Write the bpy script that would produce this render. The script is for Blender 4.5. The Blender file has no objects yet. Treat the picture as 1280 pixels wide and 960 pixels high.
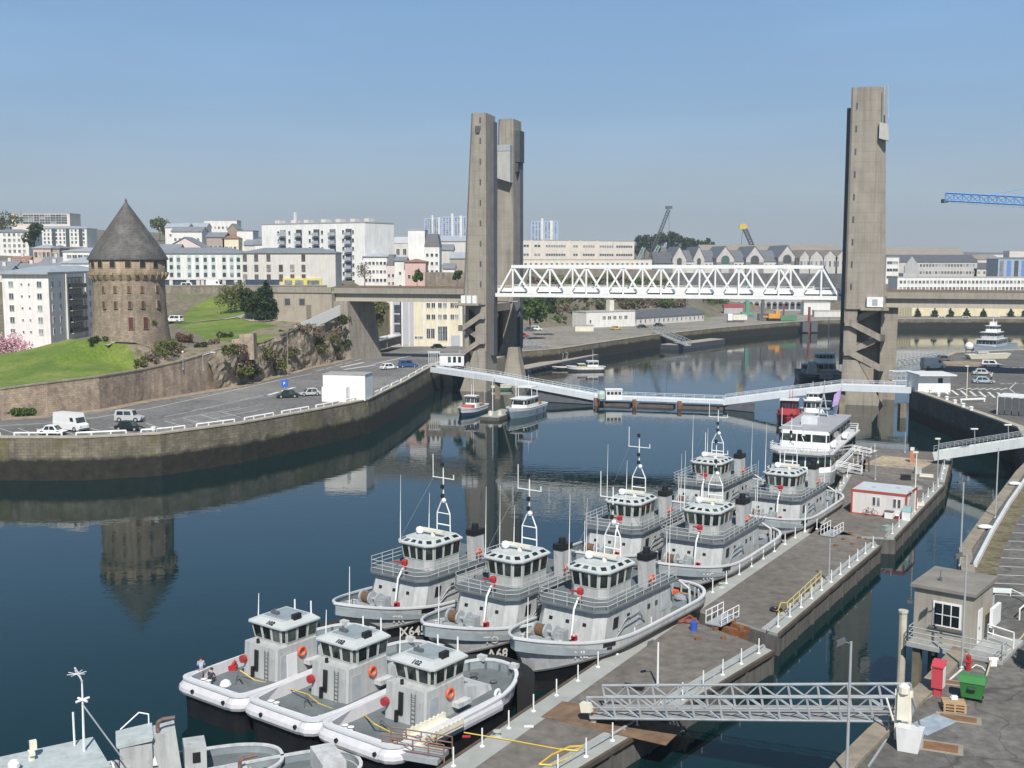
import bpy, math, random
from mathutils import Vector, Matrix
from mathutils.bvhtree import BVHTree
from mathutils.geometry import delaunay_2d_cdt
R = math.radians
random.seed(11)
SC = bpy.context.scene
COL = SC.collection

# ------------------------------------------------------------------ camera
F, H, TH = 1400.0, 31.0, math.atan(155 / 1400.0)
cam = bpy.data.objects.new('camera', bpy.data.cameras.new('camera'))
COL.objects.link(cam)
cam.location = (0, 0, H)
cam.rotation_euler = (R(90) - TH, 0, 0)
cam.data.sensor_width = 36
cam.data.lens = F / 1280 * 36
cam.data.clip_start = 0.5
cam.data.clip_end = 12000
SC.camera = cam

# ------------------------------------------------------------------ light
SUN_AZ, SUN_EL = R(177), R(48)
SUN_DIR = Vector((math.sin(SUN_AZ) * math.cos(SUN_EL), math.cos(SUN_AZ) * math.cos(SUN_EL), math.sin(SUN_EL)))
world = bpy.data.worlds.new('World')
SC.world = world
world.use_nodes = True
wn = world.node_tree
bg = wn.nodes['Background']
sky = wn.nodes.new('ShaderNodeTexSky')
sky.sky_type = 'NISHITA'
sky.sun_disc = False
sky.sun_elevation = SUN_EL
sky.sun_rotation = SUN_AZ
sky.air_density = 1.15
sky.dust_density = .5
sky.ozone_density = 3.0
sky.altitude = 50
gen = wn.nodes.new('ShaderNodeTexCoord'); sz = wn.nodes.new('ShaderNodeSeparateXYZ'); rp_ = wn.nodes.new('ShaderNodeValToRGB')
wn.links.new(gen.outputs['Generated'], sz.inputs[0]); wn.links.new(sz.outputs[2], rp_.inputs[0])
_e = rp_.color_ramp.elements
while len(_e) < 6: _e.new(.5)
for _el, (_p, _k) in zip(_e, ((0, (.330, .390, .445)), (.05, (.300, .372, .455)), (.13, (.200, .325, .50)), (.26, (.148, .295, .52)), (.5, (.058, .145, .225)), (1, (.026, .075, .155)))):
    _el.position = _p; _el.color = (*_k, 1)
cl_ = wn.nodes.new('ShaderNodeTexNoise'); mp_ = wn.nodes.new('ShaderNodeMapping'); mp_.inputs['Scale'].default_value = (1.2, 1.2, 7)
wn.links.new(gen.outputs['Generated'], mp_.inputs[0]); wn.links.new(mp_.outputs[0], cl_.inputs['Vector']); cl_.inputs['Scale'].default_value = 2.2; cl_.inputs['Detail'].default_value = 5
cr_ = wn.nodes.new('ShaderNodeMapRange'); wn.links.new(cl_.outputs[0], cr_.inputs[0])
for _i, _v in ((1, .45), (2, .8), (3, 9.6), (4, 11.2)): cr_.inputs[_i].default_value = _v
vm_ = wn.nodes.new('ShaderNodeVectorMath'); vm_.operation = 'SCALE'; wn.links.new(rp_.outputs[0], vm_.inputs[0]); wn.links.new(cr_.outputs[0], vm_.inputs['Scale'])
mx_ = wn.nodes.new('ShaderNodeMix'); mx_.data_type = 'RGBA'; mx_.inputs[0].default_value = .82
wn.links.new(sky.outputs[0], mx_.inputs[6]); wn.links.new(vm_.outputs[0], mx_.inputs[7]); wn.links.new(mx_.outputs[2], bg.inputs[0])
bg.inputs[1].default_value = 0.11
sl = bpy.data.lights.new('sun', 'SUN')
sl.energy = 4.9
sl.angle = R(0.5)
sl.color = (1.0, 0.945, 0.86)
sun = bpy.data.objects.new('sun', sl)
COL.objects.link(sun)
sun.location = (60, -60, 120)
sun.rotation_euler = SUN_DIR.to_track_quat('Z', 'Y').to_euler()
SC.view_settings.view_transform = 'Standard'
SC.view_settings.look = 'None'
SC.view_settings.exposure = 0.24
SC.view_settings.gamma = 1.0
SC.render.engine = 'CYCLES'
SC.cycles.use_denoising = True
SC.cycles.max_bounces = 6
SC.cycles.volume_bounces = 0
SC.cycles.transparent_max_bounces = 8
SC.cycles.volume_step_rate = 4.0
HAZE = 0.00025

# ------------------------------------------------------------------ pixel -> place
_c, _s = math.cos(TH), math.sin(TH)
def ray(px, py):
    u, v = (px - 640) / F, (480 - py) / F
    return Vector((u, _c + v * _s, -_s + v * _c))
def G(px, py, z=0.0):
    d = ray(px, py)
    t = (z - H) / d.z
    return Vector((d.x * t, d.y * t, z))
def GY(px, py, Y):
    d = ray(px, py)
    t = Y / d.y
    return Vector((d.x * t, Y, H + d.z * t))
def ZAT(py, Y):
    return GY(640, py, Y).z

# ------------------------------------------------------------------ mesh builder
class MB:
    def __init__(s):
        s.v, s.f, s.m, s.uv, s.M = [], [], [], {}, None
    def add(s, vs, fs, mi=0):
        b = len(s.v)
        if s.M is not None:
            s.v += [s.M @ Vector(p) for p in vs]
        else:
            s.v += [Vector(p) for p in vs]
        s.f += [tuple(b + i for i in f) for f in fs]
        s.m += [mi] * len(fs) if isinstance(mi, int) else list(mi)
        return s
    def hexa(s, p, mi=0):     # 8 points: bottom 4 ccw, top 4 ccw
        return s.add(p, [(3, 2, 1, 0), (4, 5, 6, 7), (0, 1, 5, 4), (1, 2, 6, 5), (2, 3, 7, 6), (3, 0, 4, 7)], mi)
    def bx(s, x0, x1, y0, y1, z0, z1, mi=0):
        return s.hexa([(x0, y0, z0), (x1, y0, z0), (x1, y1, z0), (x0, y1, z0), (x0, y0, z1), (x1, y0, z1), (x1, y1, z1), (x0, y1, z1)], mi)
    def bar(s, p, q, w, h, mi=0, up=(0, 0, 1)):     # rectangular bar from p to q
        p, q = Vector(p), Vector(q)
        d = (q - p).normalized()
        u = Vector(up)
        if abs(d.dot(u)) > .99: u = Vector((1, 0, 0))
        a = d.cross(u).normalized() * w / 2
        b = a.cross(d).normalized() * h / 2
        return s.hexa([p - a - b, p + a - b, q + a - b, q - a - b, p - a + b, p + a + b, q + a + b, q - a + b], mi)
    def tube(s, p, q, r, r2=None, n=6, mi=0, caps=True):
        p, q = Vector(p), Vector(q)
        r2 = r if r2 is None else r2
        d = (q - p).normalized()
        u = Vector((0, 0, 1)) if abs(d.z) < .95 else Vector((1, 0, 0))
        a = d.cross(u).normalized(); b = a.cross(d)
        vs = []
        for c, rr in ((p, r), (q, r2)):
            vs += [c + (a * math.cos(2 * math.pi * i / n) + b * math.sin(2 * math.pi * i / n)) * rr for i in range(n)]
        fs = [(i, (i + 1) % n, n + (i + 1) % n, n + i) for i in range(n)]
        if caps: fs += [tuple(range(n - 1, -1, -1)), tuple(range(n, 2 * n))]
        return s.add(vs, fs, mi)
    def path(s, pts, r, n=5, mi=0):
        for p, q in zip(pts[:-1], pts[1:]): s.tube(p, q, r, None, n, mi)
        return s
    def lathe(s, prof, n=12, c=(0, 0, 0), mi=0, a0=0.0):
        vs, fs = [], []
        for r, z in prof:
            vs += [(c[0] + r * math.cos(a0 + 2 * math.pi * i / n), c[1] + r * math.sin(a0 + 2 * math.pi * i / n), c[2] + z) for i in range(n)]
        for k in range(len(prof) - 1):
            fs += [(k * n + i, k * n + (i + 1) % n, (k + 1) * n + (i + 1) % n, (k + 1) * n + i) for i in range(n)]
        fs += [tuple(range(n - 1, -1, -1)), tuple(range((len(prof) - 1) * n, len(prof) * n))]
        return s.add(vs, fs, mi)
    def ball(s, c, r, n=8, mi=0, sq=1.0):
        k = n // 2
        return s.lathe([(max(.001, r * math.sin(math.pi * i / k)), -r * sq * math.cos(math.pi * i / k)) for i in range(k + 1)], n, c, mi)
    def torus(s, c, R1, r, axis='x', n=12, k=6, mi=0):
        vs, fs = [], []
        for i in range(n):
            a = 2 * math.pi * i / n
            for j in range(k):
                b = 2 * math.pi * j / k
                rr = R1 + r * math.cos(b); h = r * math.sin(b)
                p = (rr * math.cos(a), rr * math.sin(a), h)
                if axis == 'x': p = (p[2], p[0], p[1])
                if axis == 'y': p = (p[0], p[2], p[1])
                vs.append((c[0] + p[0], c[1] + p[1], c[2] + p[2]))
        for i in range(n):
            for j in range(k):
                fs.append((i * k + j, ((i + 1) % n) * k + j, ((i + 1) % n) * k + (j + 1) % k, i * k + (j + 1) % k))
        return s.add(vs, fs, mi)
    def prism(s, poly, z0, z1, mi=0, top=None):
        n = len(poly)
        z0 = z0 if isinstance(z0, (list, tuple)) else [z0] * n
        z1 = z1 if isinstance(z1, (list, tuple)) else [z1] * n
        vs = [(p[0], p[1], z) for p, z in zip(poly, z0)] + [(p[0], p[1], z) for p, z in zip(poly, z1)]
        fs = [(i, (i + 1) % n, n + (i + 1) % n, n + i) for i in range(n)] + [tuple(range(n - 1, -1, -1)), tuple(range(n, 2 * n))]
        return s.add(vs, fs, [mi] * (n + 1) + [mi if top is None else top])
    def loft(s, rings, mis=0, cap0=False, cap1=False, capmi=None):
        n = len(rings[0]); vs, fs, ms = [], [], []
        for r in rings: vs += list(r)
        for k in range(len(rings) - 1):
            for i in range(n):
                fs.append((k * n + i, k * n + (i + 1) % n, (k + 1) * n + (i + 1) % n, (k + 1) * n + i))
                ms.append(mis if isinstance(mis, int) else mis[k])
        if cap0: fs.append(tuple(range(n - 1, -1, -1))); ms.append(ms[0])
        if cap1: fs.append(tuple(range((len(rings) - 1) * n, len(rings) * n))); ms.append(capmi if capmi is not None else ms[-1])
        return s.add(vs, fs, ms)
    def panel(s, q, u0, u1, v0, v1, off, th=.02, mi=0):    # raised panel on a quad (4 pts: bl, br, tr, tl)
        q = [Vector(p) for p in q]
        def P(u, v): return (q[0] * (1 - u) + q[1] * u) * (1 - v) + (q[3] * (1 - u) + q[2] * u) * v
        n = (q[1] - q[0]).cross(q[3] - q[0]).normalized()
        a = [P(u0, v0), P(u1, v0), P(u1, v1), P(u0, v1)]
        return s.hexa([p + n * (off - th) for p in a] + [p + n * off for p in a], mi)
    def build(s, name, mats, parent=None, smooth=False, uv=False, loc=None):
        me = bpy.data.meshes.new(name)
        me.from_pydata([tuple(p) for p in s.v], [], s.f)
        mats = mats if isinstance(mats, (list, tuple)) else [mats]
        for m in mats: me.materials.append(m)
        if len(mats) > 1: me.polygons.foreach_set('material_index', s.m)
        if smooth: me.polygons.foreach_set('use_smooth', [True] * len(s.f))
        if uv:
            l = me.uv_layers.new(name='uv')
            for p in me.polygons:
                n = p.normal
                if abs(n.z) > .8: ax, ay = Vector((1, 0, 0)), Vector((0, 1, 0))
                else:
                    ax = Vector((-n.y, n.x, 0)).normalized(); ay = Vector((0, 0, 1))
                for li in p.loop_indices:
                    vi = me.loops[li].vertex_index
                    if vi in s.uv: l.data[li].uv = s.uv[vi]
                    else:
                        c = me.vertices[vi].co
                        l.data[li].uv = (c.dot(ax), c.dot(ay))
        me.update()
        return link(name, me, parent, loc)

def link(name, me, parent=None, loc=None):
    o = bpy.data.objects.new(name, me)
    COL.objects.link(o)
    if parent is not None: o.parent = parent
    if loc is not None: o.location = loc
    return o
def tag(o, label=None, cat=None, group=None, kind=None):
    if label: o['label'] = label
    if cat: o['category'] = cat
    if group: o['group'] = group
    if kind: o['kind'] = kind
    return o
def struct(o): return tag(o, kind='structure')
def thing(name, label, cat, loc=(0, 0, 0), rz=0.0, group=None):
    o = bpy.data.objects.new(name, None)
    COL.objects.link(o)
    o.location = loc; o.rotation_euler = (0, 0, rz); o.empty_display_size = .3
    return tag(o, label, cat, group)
KIDS = {}
def dup(o, parent=None, loc=None, rz=None, label=None, group=None, skip=()):
    c = o.copy(); COL.objects.link(c)
    if parent is not None: c.parent = parent
    if loc is not None: c.location = loc
    if rz is not None: c.rotation_euler = (0, 0, rz)
    if label: c['label'] = label
    if group: c['group'] = group
    for ch in list(o.children):
        if ch.name.split('.')[0] in skip: continue
        dup(ch, c)
    return c

# ------------------------------------------------------------------ materials
MATS = {}
def _nodes(name):
    m = bpy.data.materials.new(name); m.use_nodes = True
    nt = m.node_tree
    return m, nt, nt.nodes['Principled BSDF']
def N(nt, t, **kw):
    n = nt.nodes.new(t)
    for k, v in kw.items(): setattr(n, k, v)
    return n
def ramp(nt, fac, stops):
    r = N(nt, 'ShaderNodeValToRGB')
    e = r.color_ramp.elements
    while len(e) < len(stops): e.new(.5)
    for el, (p, c) in zip(e, stops):
        el.position = p; el.color = (*c, 1) if len(c) == 3 else c
    nt.links.new(fac, r.inputs[0])
    return r.outputs[0]
def mixc(nt, fac, a, b, mode='MIX'):
    m = N(nt, 'ShaderNodeMix', data_type='RGBA', blend_type=mode)
    for sock, val in ((m.inputs[0], fac), (m.inputs[6], a), (m.inputs[7], b)):
        if hasattr(val, 'is_linked') or hasattr(val, 'links'): nt.links.new(val, sock)
        elif isinstance(val, (int, float)): sock.default_value = val
        else: sock.default_value = (*val, 1) if len(val) == 3 else val
    return m.outputs[2]
def noise(nt, vec, scale, detail=4, rough=.6, dim=None):
    n = N(nt, 'ShaderNodeTexNoise')
    n.inputs['Scale'].default_value = scale; n.inputs['Detail'].default_value = detail; n.inputs['Roughness'].default_value = rough
    nt.links.new(vec, n.inputs['Vector'])
    return n.outputs[0]
def mapping(nt, vec, sc):
    m = N(nt, 'ShaderNodeMapping')
    m.inputs['Scale'].default_value = sc
    nt.links.new(vec, m.inputs[0])
    return m.outputs[0]
def bump(nt, bs, h, strength=.3, dist=.05):
    b = N(nt, 'ShaderNodeBump')
    b.inputs['Strength'].default_value = strength; b.inputs['Distance'].default_value = dist
    nt.links.new(h, b.inputs['Height']); nt.links.new(b.outputs[0], bs.inputs['Normal'])
def M(name, col, rough=.6, var=.15, scale=.8, metal=0.0, streak=0.0, rust=0.0, rustc=(.16, .07, .03), bmp=0.0):
    if name in MATS: return MATS[name]
    m, nt, bs = _nodes(name)
    tc = N(nt, 'ShaderNodeTexCoord').outputs['Object']
    base = col
    f = noise(nt, tc, scale, 5)
    a = tuple(c * (1 - var) for c in col); b = tuple(min(1, c * (1 + var)) for c in col)
    out = ramp(nt, f, [(.3, a), (.7, b)])
    if streak:
        f2 = noise(nt, mapping(nt, tc, (1.6, 1.6, .16)), 1.3, 4)
        k = ramp(nt, f2, [(.42, (1, 1, 1)), (.75, (1 - streak,) * 3)])
        out = mixc(nt, 1.0, out, k, 'MULTIPLY')
    if rust:
        f3 = noise(nt, mapping(nt, tc, (1, 1, .5)), 1.9, 6, .7)
        k = ramp(nt, f3, [(.60, (0, 0, 0)), (.74, (rust,) * 3)])
        out = mixc(nt, k, out, rustc)
    nt.links.new(out, bs.inputs['Base Color'])
    bs.inputs['Roughness'].default_value = rough
    bs.inputs['Metallic'].default_value = metal
    if bmp: bump(nt, bs, noise(nt, tc, scale * 6, 4), bmp, .05)
    MATS[name] = m
    return m
def stone(name, c1, c2, mortar, bw=.7, bh=.35, tide=None, msize=.03, rough=.85, blotch=.35, moss=None):
    if name in MATS: return MATS[name]
    m, nt, bs = _nodes(name)
    uv = N(nt, 'ShaderNodeUVMap').outputs[0]
    tc = N(nt, 'ShaderNodeTexCoord').outputs['Object']
    wob = noise(nt, uv, .9, 3)
    va = N(nt, 'ShaderNodeVectorMath', operation='MULTIPLY_ADD')
    va.inputs[1].default_value = (.35, .35, 0)
    nt.links.new(N(nt, 'ShaderNodeTexNoise').outputs['Color'], va.inputs[0])
    nt.links.new(uv, va.inputs[2])
    bt = N(nt, 'ShaderNodeTexBrick')
    nt.links.new(va.outputs[0], bt.inputs['Vector'])
    for k, v in (('Color1', c1), ('Color2', c2), ('Mortar', mortar)): bt.inputs[k].default_value = (*v, 1)
    bt.inputs['Scale'].default_value = 1; bt.inputs['Brick Width'].default_value = bw; bt.inputs['Row Height'].default_value = bh
    bt.inputs['Mortar Size'].default_value = msize; bt.inputs['Bias'].default_value = 0
    f = noise(nt, tc, .35, 6, .7)
    k = ramp(nt, f, [(.3, (1 - blotch,) * 3), (.68, (1 + blotch,) * 3)])
    out = mixc(nt, 1.0, bt.outputs['Color'], k, 'MULTIPLY')
    f2 = noise(nt, mapping(nt, tc, (1.2, 1.2, .22)), .9, 5)
    out = mixc(nt, 1.0, out, ramp(nt, f2, [(.4, (1, 1, 1)), (.72, (.62, .6, .56))]), 'MULTIPLY')
    if moss:
        f4 = noise(nt, tc, .22, 6, .65)
        out = mixc(nt, ramp(nt, f4, [(.5, (0, 0, 0)), (.66, (.8, .8, .8))]), out, moss)
    if tide:
        pos = N(nt, 'ShaderNodeNewGeometry').outputs['Position']
        sx = N(nt, 'ShaderNodeSeparateXYZ'); nt.links.new(pos, sx.inputs[0])
        nz = N(nt, 'ShaderNodeMath', operation='MULTIPLY_ADD')
        nt.links.new(noise(nt, tc, .5, 5), nz.inputs[0]); nz.inputs[1].default_value = 1.6
        nt.links.new(sx.outputs[2], nz.inputs[2])
        mr = N(nt, 'ShaderNodeMapRange')
        mr.inputs[1].default_value = tide - .2 + .8; mr.inputs[2].default_value = tide + .5 + .8
        nt.links.new(nz.outputs[0], mr.inputs[0])
        weed = ramp(nt, noise(nt, tc, 1.1, 6, .7), [(.35, (.006, .007, .005)), (.7, (.03, .027, .017))])
        out = mixc(nt, mr.outputs[0], weed, out)
    nt.links.new(out, bs.inputs['Base Color'])
    bs.inputs['Roughness'].default_value = rough
    bump(nt, bs, bt.outputs['Fac'], -.5, .04)
    MATS[name] = m
    return m
def ground(name, stops, scale=.12, rough=.9, fine=None, bmp=.3, crack=0.0):
    if name in MATS: return MATS[name]
    m, nt, bs = _nodes(name)
    pos = N(nt, 'ShaderNodeNewGeometry').outputs['Position']
    out = ramp(nt, noise(nt, pos, scale, 7, .65), stops)
    if fine:
        out = mixc(nt, 1.0, out, ramp(nt, noise(nt, pos, fine, 3, .6), [(.3, (.72,) * 3), (.7, (1.25,) * 3)]), 'MULTIPLY')
    if crack:
        wv = N(nt, 'ShaderNodeVectorMath', operation='MULTIPLY_ADD'); wn_ = N(nt, 'ShaderNodeTexNoise'); wn_.inputs['Scale'].default_value = .25; nt.links.new(pos, wn_.inputs['Vector'])
        nt.links.new(wn_.outputs['Color'], wv.inputs[0]); wv.inputs[1].default_value = (5, 5, 0); nt.links.new(pos, wv.inputs[2])
        vo = N(nt, 'ShaderNodeTexVoronoi', feature='DISTANCE_TO_EDGE'); vo.inputs['Scale'].default_value = crack; nt.links.new(wv.outputs[0], vo.inputs['Vector'])
        out = mixc(nt, 1.0, out, ramp(nt, vo.outputs['Distance'], [(.0, (.55,) * 3), (.014, (1, 1, 1))]), 'MULTIPLY')
        vp = N(nt, 'ShaderNodeTexVoronoi'); vp.inputs['Scale'].default_value = crack * .8; nt.links.new(wv.outputs[0], vp.inputs['Vector'])
        bw_ = N(nt, 'ShaderNodeRGBToBW'); nt.links.new(vp.outputs['Color'], bw_.inputs[0])
        out = mixc(nt, 1.0, out, ramp(nt, bw_.outputs[0], [(.25, (.86, .86, .86)), (.75, (1.1, 1.1, 1.1))]), 'MULTIPLY')
        out = mixc(nt, 1.0, out, ramp(nt, noise(nt, pos, .45, 6, .75), [(.60, (1, 1, 1)), (.72, (.68, .67, .66))]), 'MULTIPLY')
    nt.links.new(out, bs.inputs['Base Color'])
    bs.inputs['Roughness'].default_value = rough
    if bmp: bump(nt, bs, noise(nt, pos, 3.0, 5), bmp, .05)
    MATS[name] = m
    return m
def leafmat(name, c1, c2, scale=.9):
    if name in MATS: return MATS[name]
    m, nt, bs = _nodes(name)
    tc = N(nt, 'ShaderNodeTexCoord').outputs['Object']
    nt.links.new(ramp(nt, noise(nt, tc, scale, 3), [(.3, c1), (.7, c2)]), bs.inputs['Base Color'])
    bs.inputs['Roughness'].default_value = .7
    bs.inputs['Specular IOR Level'].default_value = .2
    MATS[name] = m
    return m
def glass(name, col=(.012, .016, .016), rough=.06):
    if name in MATS: return MATS[name]
    m, nt, bs = _nodes(name)
    tc = N(nt, 'ShaderNodeTexCoord').outputs['Object']
    oi = N(nt, 'ShaderNodeObjectInfo').outputs['Random']
    g_ = ramp(nt, noise(nt, tc, .9, 2), [(.35, col), (.7, tuple(c * 2.6 for c in col))])
    nt.links.new(mixc(nt, 1.0, g_, ramp(nt, oi, [(0, (.5,) * 3), (.7, (1.1,) * 3), (.8, (2.6, 2.5, 2.3)), (1, (3.6, 3.4, 3.0))]), 'MULTIPLY'), bs.inputs['Base Color'])
    bs.inputs['Roughness'].default_value = rough
    MATS[name] = m
    return m

GREY = M('navy_grey_paint', (.45, .465, .465), .45, .07, .6, streak=.30, rust=.45)
GREYB = M('bulwark_grey_paint', (.55, .56, .57), .42, .07, .5, streak=.34, rust=.5)
LILAC = M('gunwale_pale_paint', (.56, .555, .59), .4, .05, .7, streak=.12, rust=.2)
DECKG = M('deck_dark_grey', (.125, .145, .155), .75, .2, .7, rust=.15)
DECKB = M('deck_blue_grey', (.235, .275, .30), .7, .2, .7, rust=.12)
BLACKH = M('hull_black', (.014, .014, .016), .38, .3, .7, streak=.2, rust=.6, rustc=(.12, .06, .03))
RUBBER = M('black_rubber', (.011, .011, .013), .7, .25, 1.2)
WHITE = M('white_paint', (.78, .79, .79), .4, .05, .8, streak=.12)
WHITEC = M('cream_white', (.72, .69, .58), .5, .08, .8, streak=.15)
WHITEL = M('white_lettering', (.82, .82, .8), .5, .04)
BLACK = M('black_paint', (.012, .012, .014), .45, .2)
RED = M('red_paint', (.36, .025, .03), .4, .15)
ORANGE = M('orange_buoy', (.72, .11, .03), .5, .15)
BROWN = M('brown_rope', (.13, .075, .04), .8, .3, 2)
ROPE = M('beige_rope', (.50, .44, .32), .85, .2, 3)
RUST = M('rusty_steel', (.20, .085, .035), .8, .35, 1.2)
YELL = M('yellow_paint', (.58, .42, .06), .5, .15)
STEEL = M('galvanised_steel', (.42, .45, .47), .45, .12, 1, metal=.25, streak=.15)
STEELD = M('dark_steel', (.10, .11, .12), .5, .2, 1)
GLASS = glass('boat_glass')
WGLASS = glass('window_glass', (.05, .056, .064), .12)
ALU = M('white_grey_bridge', (.62, .66, .70), .45, .06, .3, streak=.12)
CONC = M('pier_concrete', (.335, .295, .245), .9, .10, .25, streak=.30, bmp=.2)
CONCP = M('pontoon_concrete', (.135, .13, .12), .9, .22, .5, streak=.5, rust=.35)

# ------------------------------------------------------------------ lettering (flat meshes from the built-in font)
_TXT = {}
def text2d(s, size):
    k = (s, size)
    if k not in _TXT:
        cu = bpy.data.curves.new('lettering', 'FONT'); cu.body = s; cu.size = size
        cu.resolution_u = 2; cu.offset = size * .022
        o = bpy.data.objects.new('lettering', cu); COL.objects.link(o)
        me = bpy.data.meshes.new_from_object(o.evaluated_get(bpy.context.evaluated_depsgraph_get()))
        _TXT[k] = ([tuple(v.co) for v in me.vertices], [tuple(p.vertices) for p in me.polygons])
        bpy.data.objects.remove(o); bpy.data.curves.remove(cu); bpy.data.meshes.remove(me)
    return _TXT[k]
def lettering(s, size, fn, name, mat, parent, bold=0):
    vs, fs = text2d(s, size)
    mb = MB(); mb.add([fn(v[0], v[1]) for v in vs], fs)
    return mb.build(name, mat, parent)
for _t in (('X645', 1.15), ('A68', 1.15), ('78', 1.15), ('A61', 1.15), ('FR', .9), ('TO', .9), ('NL', .9), ('MG', .9), ('101', .5), ('102', .5), ('103', .5), ('102', .42), ('P', .7)):
    text2d(*_t)

# ================================================================== SETTING
ASPH = ground('asphalt', [(.3, (.135, .132, .13)), (.5, (.17, .166, .164)), (.75, (.21, .205, .20))], .06, .9, 1.3, .3, .09)
ASPHD = ground('asphalt_dark', [(.3, (.10, .096, .088)), (.55, (.13, .124, .115)), (.75, (.165, .157, .145))], .10, .9, 1.6, .3, .16)
GRASS = ground('lawn', [(.25, (.065, .105, .014)), (.45, (.10, .16, .02)), (.58, (.145, .195, .03)), (.7, (.21, .205, .07)), (.85, (.13, .12, .05))], .16, .95, 2.2, .6)
SCRUB = ground('scrub', [(.25, (.09, .085, .05)), (.5, (.17, .145, .11)), (.7, (.07, .10, .035))], .05, .95, .8)
EARTH = ground('earth', [(.3, (.22, .17, .12)), (.6, (.32, .26, .19)), (.8, (.15, .14, .08))], .09, .95, .9)
PATHM = ground('path_gravel', [(.3, (.30, .27, .24)), (.7, (.40, .37, .33))], .3, .95, 2)
PAINT = M('road_paint', (.62, .62, .6), .7, .2, 1.5)
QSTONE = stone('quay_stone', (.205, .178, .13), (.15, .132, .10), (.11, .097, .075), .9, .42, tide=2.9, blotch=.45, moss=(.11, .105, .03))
QSTONE_SHADED = stone('quay_stone_shaded', (.10, .10, .10), (.07, .07, .072), (.035, .035, .035), 1.2, .45, tide=2.0)  # shaded copy of the quay stone, the wall's shadow put into its colour
RSTONE = stone('retaining_stone', (.43, .335, .25), (.29, .23, .175), (.25, .20, .155), .55, .35, blotch=.35)
GSTONE = stone('terrace_stone', (.30, .26, .21), (.22, .19, .155), (.15, .13, .11), .6, .35, blotch=.3)
COPING = M('coping_stone', (.40, .36, .29), .85, .2, .5, streak=.2)

# ---- water
def water_material():
    m, nt, bs = _nodes('harbour_water')
    pos = N(nt, 'ShaderNodeNewGeometry').outputs['Position']
    bs.inputs['Base Color'].default_value = (.002, .016, .018, 1)
    bs.inputs['Roughness'].default_value = .025
    bs.inputs['IOR'].default_value = 1.33
    n1 = noise(nt, mapping(nt, pos, (.42, .75, 1)), 1.0, 3, .5)
    n2 = noise(nt, mapping(nt, pos, (1.3, 2.0, 1)), 1.0, 2, .5)
    big = noise(nt, mapping(nt, pos, (.02, .028, 1)), 1.0, 3, .5)
    # a disturbed streak lying across the basin, the wake of a boat that has gone by
    sx = N(nt, 'ShaderNodeSeparateXYZ'); nt.links.new(pos, sx.inputs[0])
    ln = N(nt, 'ShaderNodeMath', operation='MULTIPLY_ADD')
    nt.links.new(sx.outputs[0], ln.inputs[0]); ln.inputs[1].default_value = .74; nt.links.new(sx.outputs[1], ln.inputs[2])
    dd = N(nt, 'ShaderNodeMath', operation='SUBTRACT'); nt.links.new(ln.outputs[0], dd.inputs[0]); dd.inputs[1].default_value = 159.0
    ab = N(nt, 'ShaderNodeMath', operation='ABSOLUTE'); nt.links.new(dd.outputs[0], ab.inputs[0])
    mr = N(nt, 'ShaderNodeMapRange'); nt.links.new(ab.outputs[0], mr.inputs[0])
    mr.inputs[1].default_value = 15.0; mr.inputs[2].default_value = 5.0; mr.inputs[3].default_value = 0.0; mr.inputs[4].default_value = 1.0
    amp = N(nt, 'ShaderNodeMapRange'); nt.links.new(big, amp.inputs[0])
    amp.inputs[1].default_value = .35; amp.inputs[2].default_value = .72; amp.inputs[3].default_value = .10; amp.inputs[4].default_value = 1.0
    ad = N(nt, 'ShaderNodeMath', operation='MULTIPLY_ADD'); nt.links.new(mr.outputs[0], ad.inputs[0]); ad.inputs[1].default_value = .2
    nt.links.new(amp.outputs[0], ad.inputs[2])
    h = N(nt, 'ShaderNodeMath', operation='MULTIPLY_ADD'); nt.links.new(n2, h.inputs[0]); h.inputs[1].default_value = .35; nt.links.new(n1, h.inputs[2])
    hh = N(nt, 'ShaderNodeMath', operation='MULTIPLY'); nt.links.new(h.outputs[0], hh.inputs[0]); nt.links.new(ad.outputs[0], hh.inputs[1])
    bump(nt, bs, hh.outputs[0], 1.0, .020)
    return m
WATER = water_material()
w = MB(); w.add([(-2500, -400, 0), (2500, -400, 0), (2500, 3500, 0), (-2500, 3500, 0)], [(0, 1, 2, 3)])
struct(w.build('water', WATER))

def XY(v): return Vector((v.x, v.y))
def sstep(a, b, x):
    t = max(0, min(1, (x - a) / (b - a))); return t * t * (3 - 2 * t)
def zq(x, y): return 6.0 - 1.5 * sstep(285, 330, y)

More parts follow.
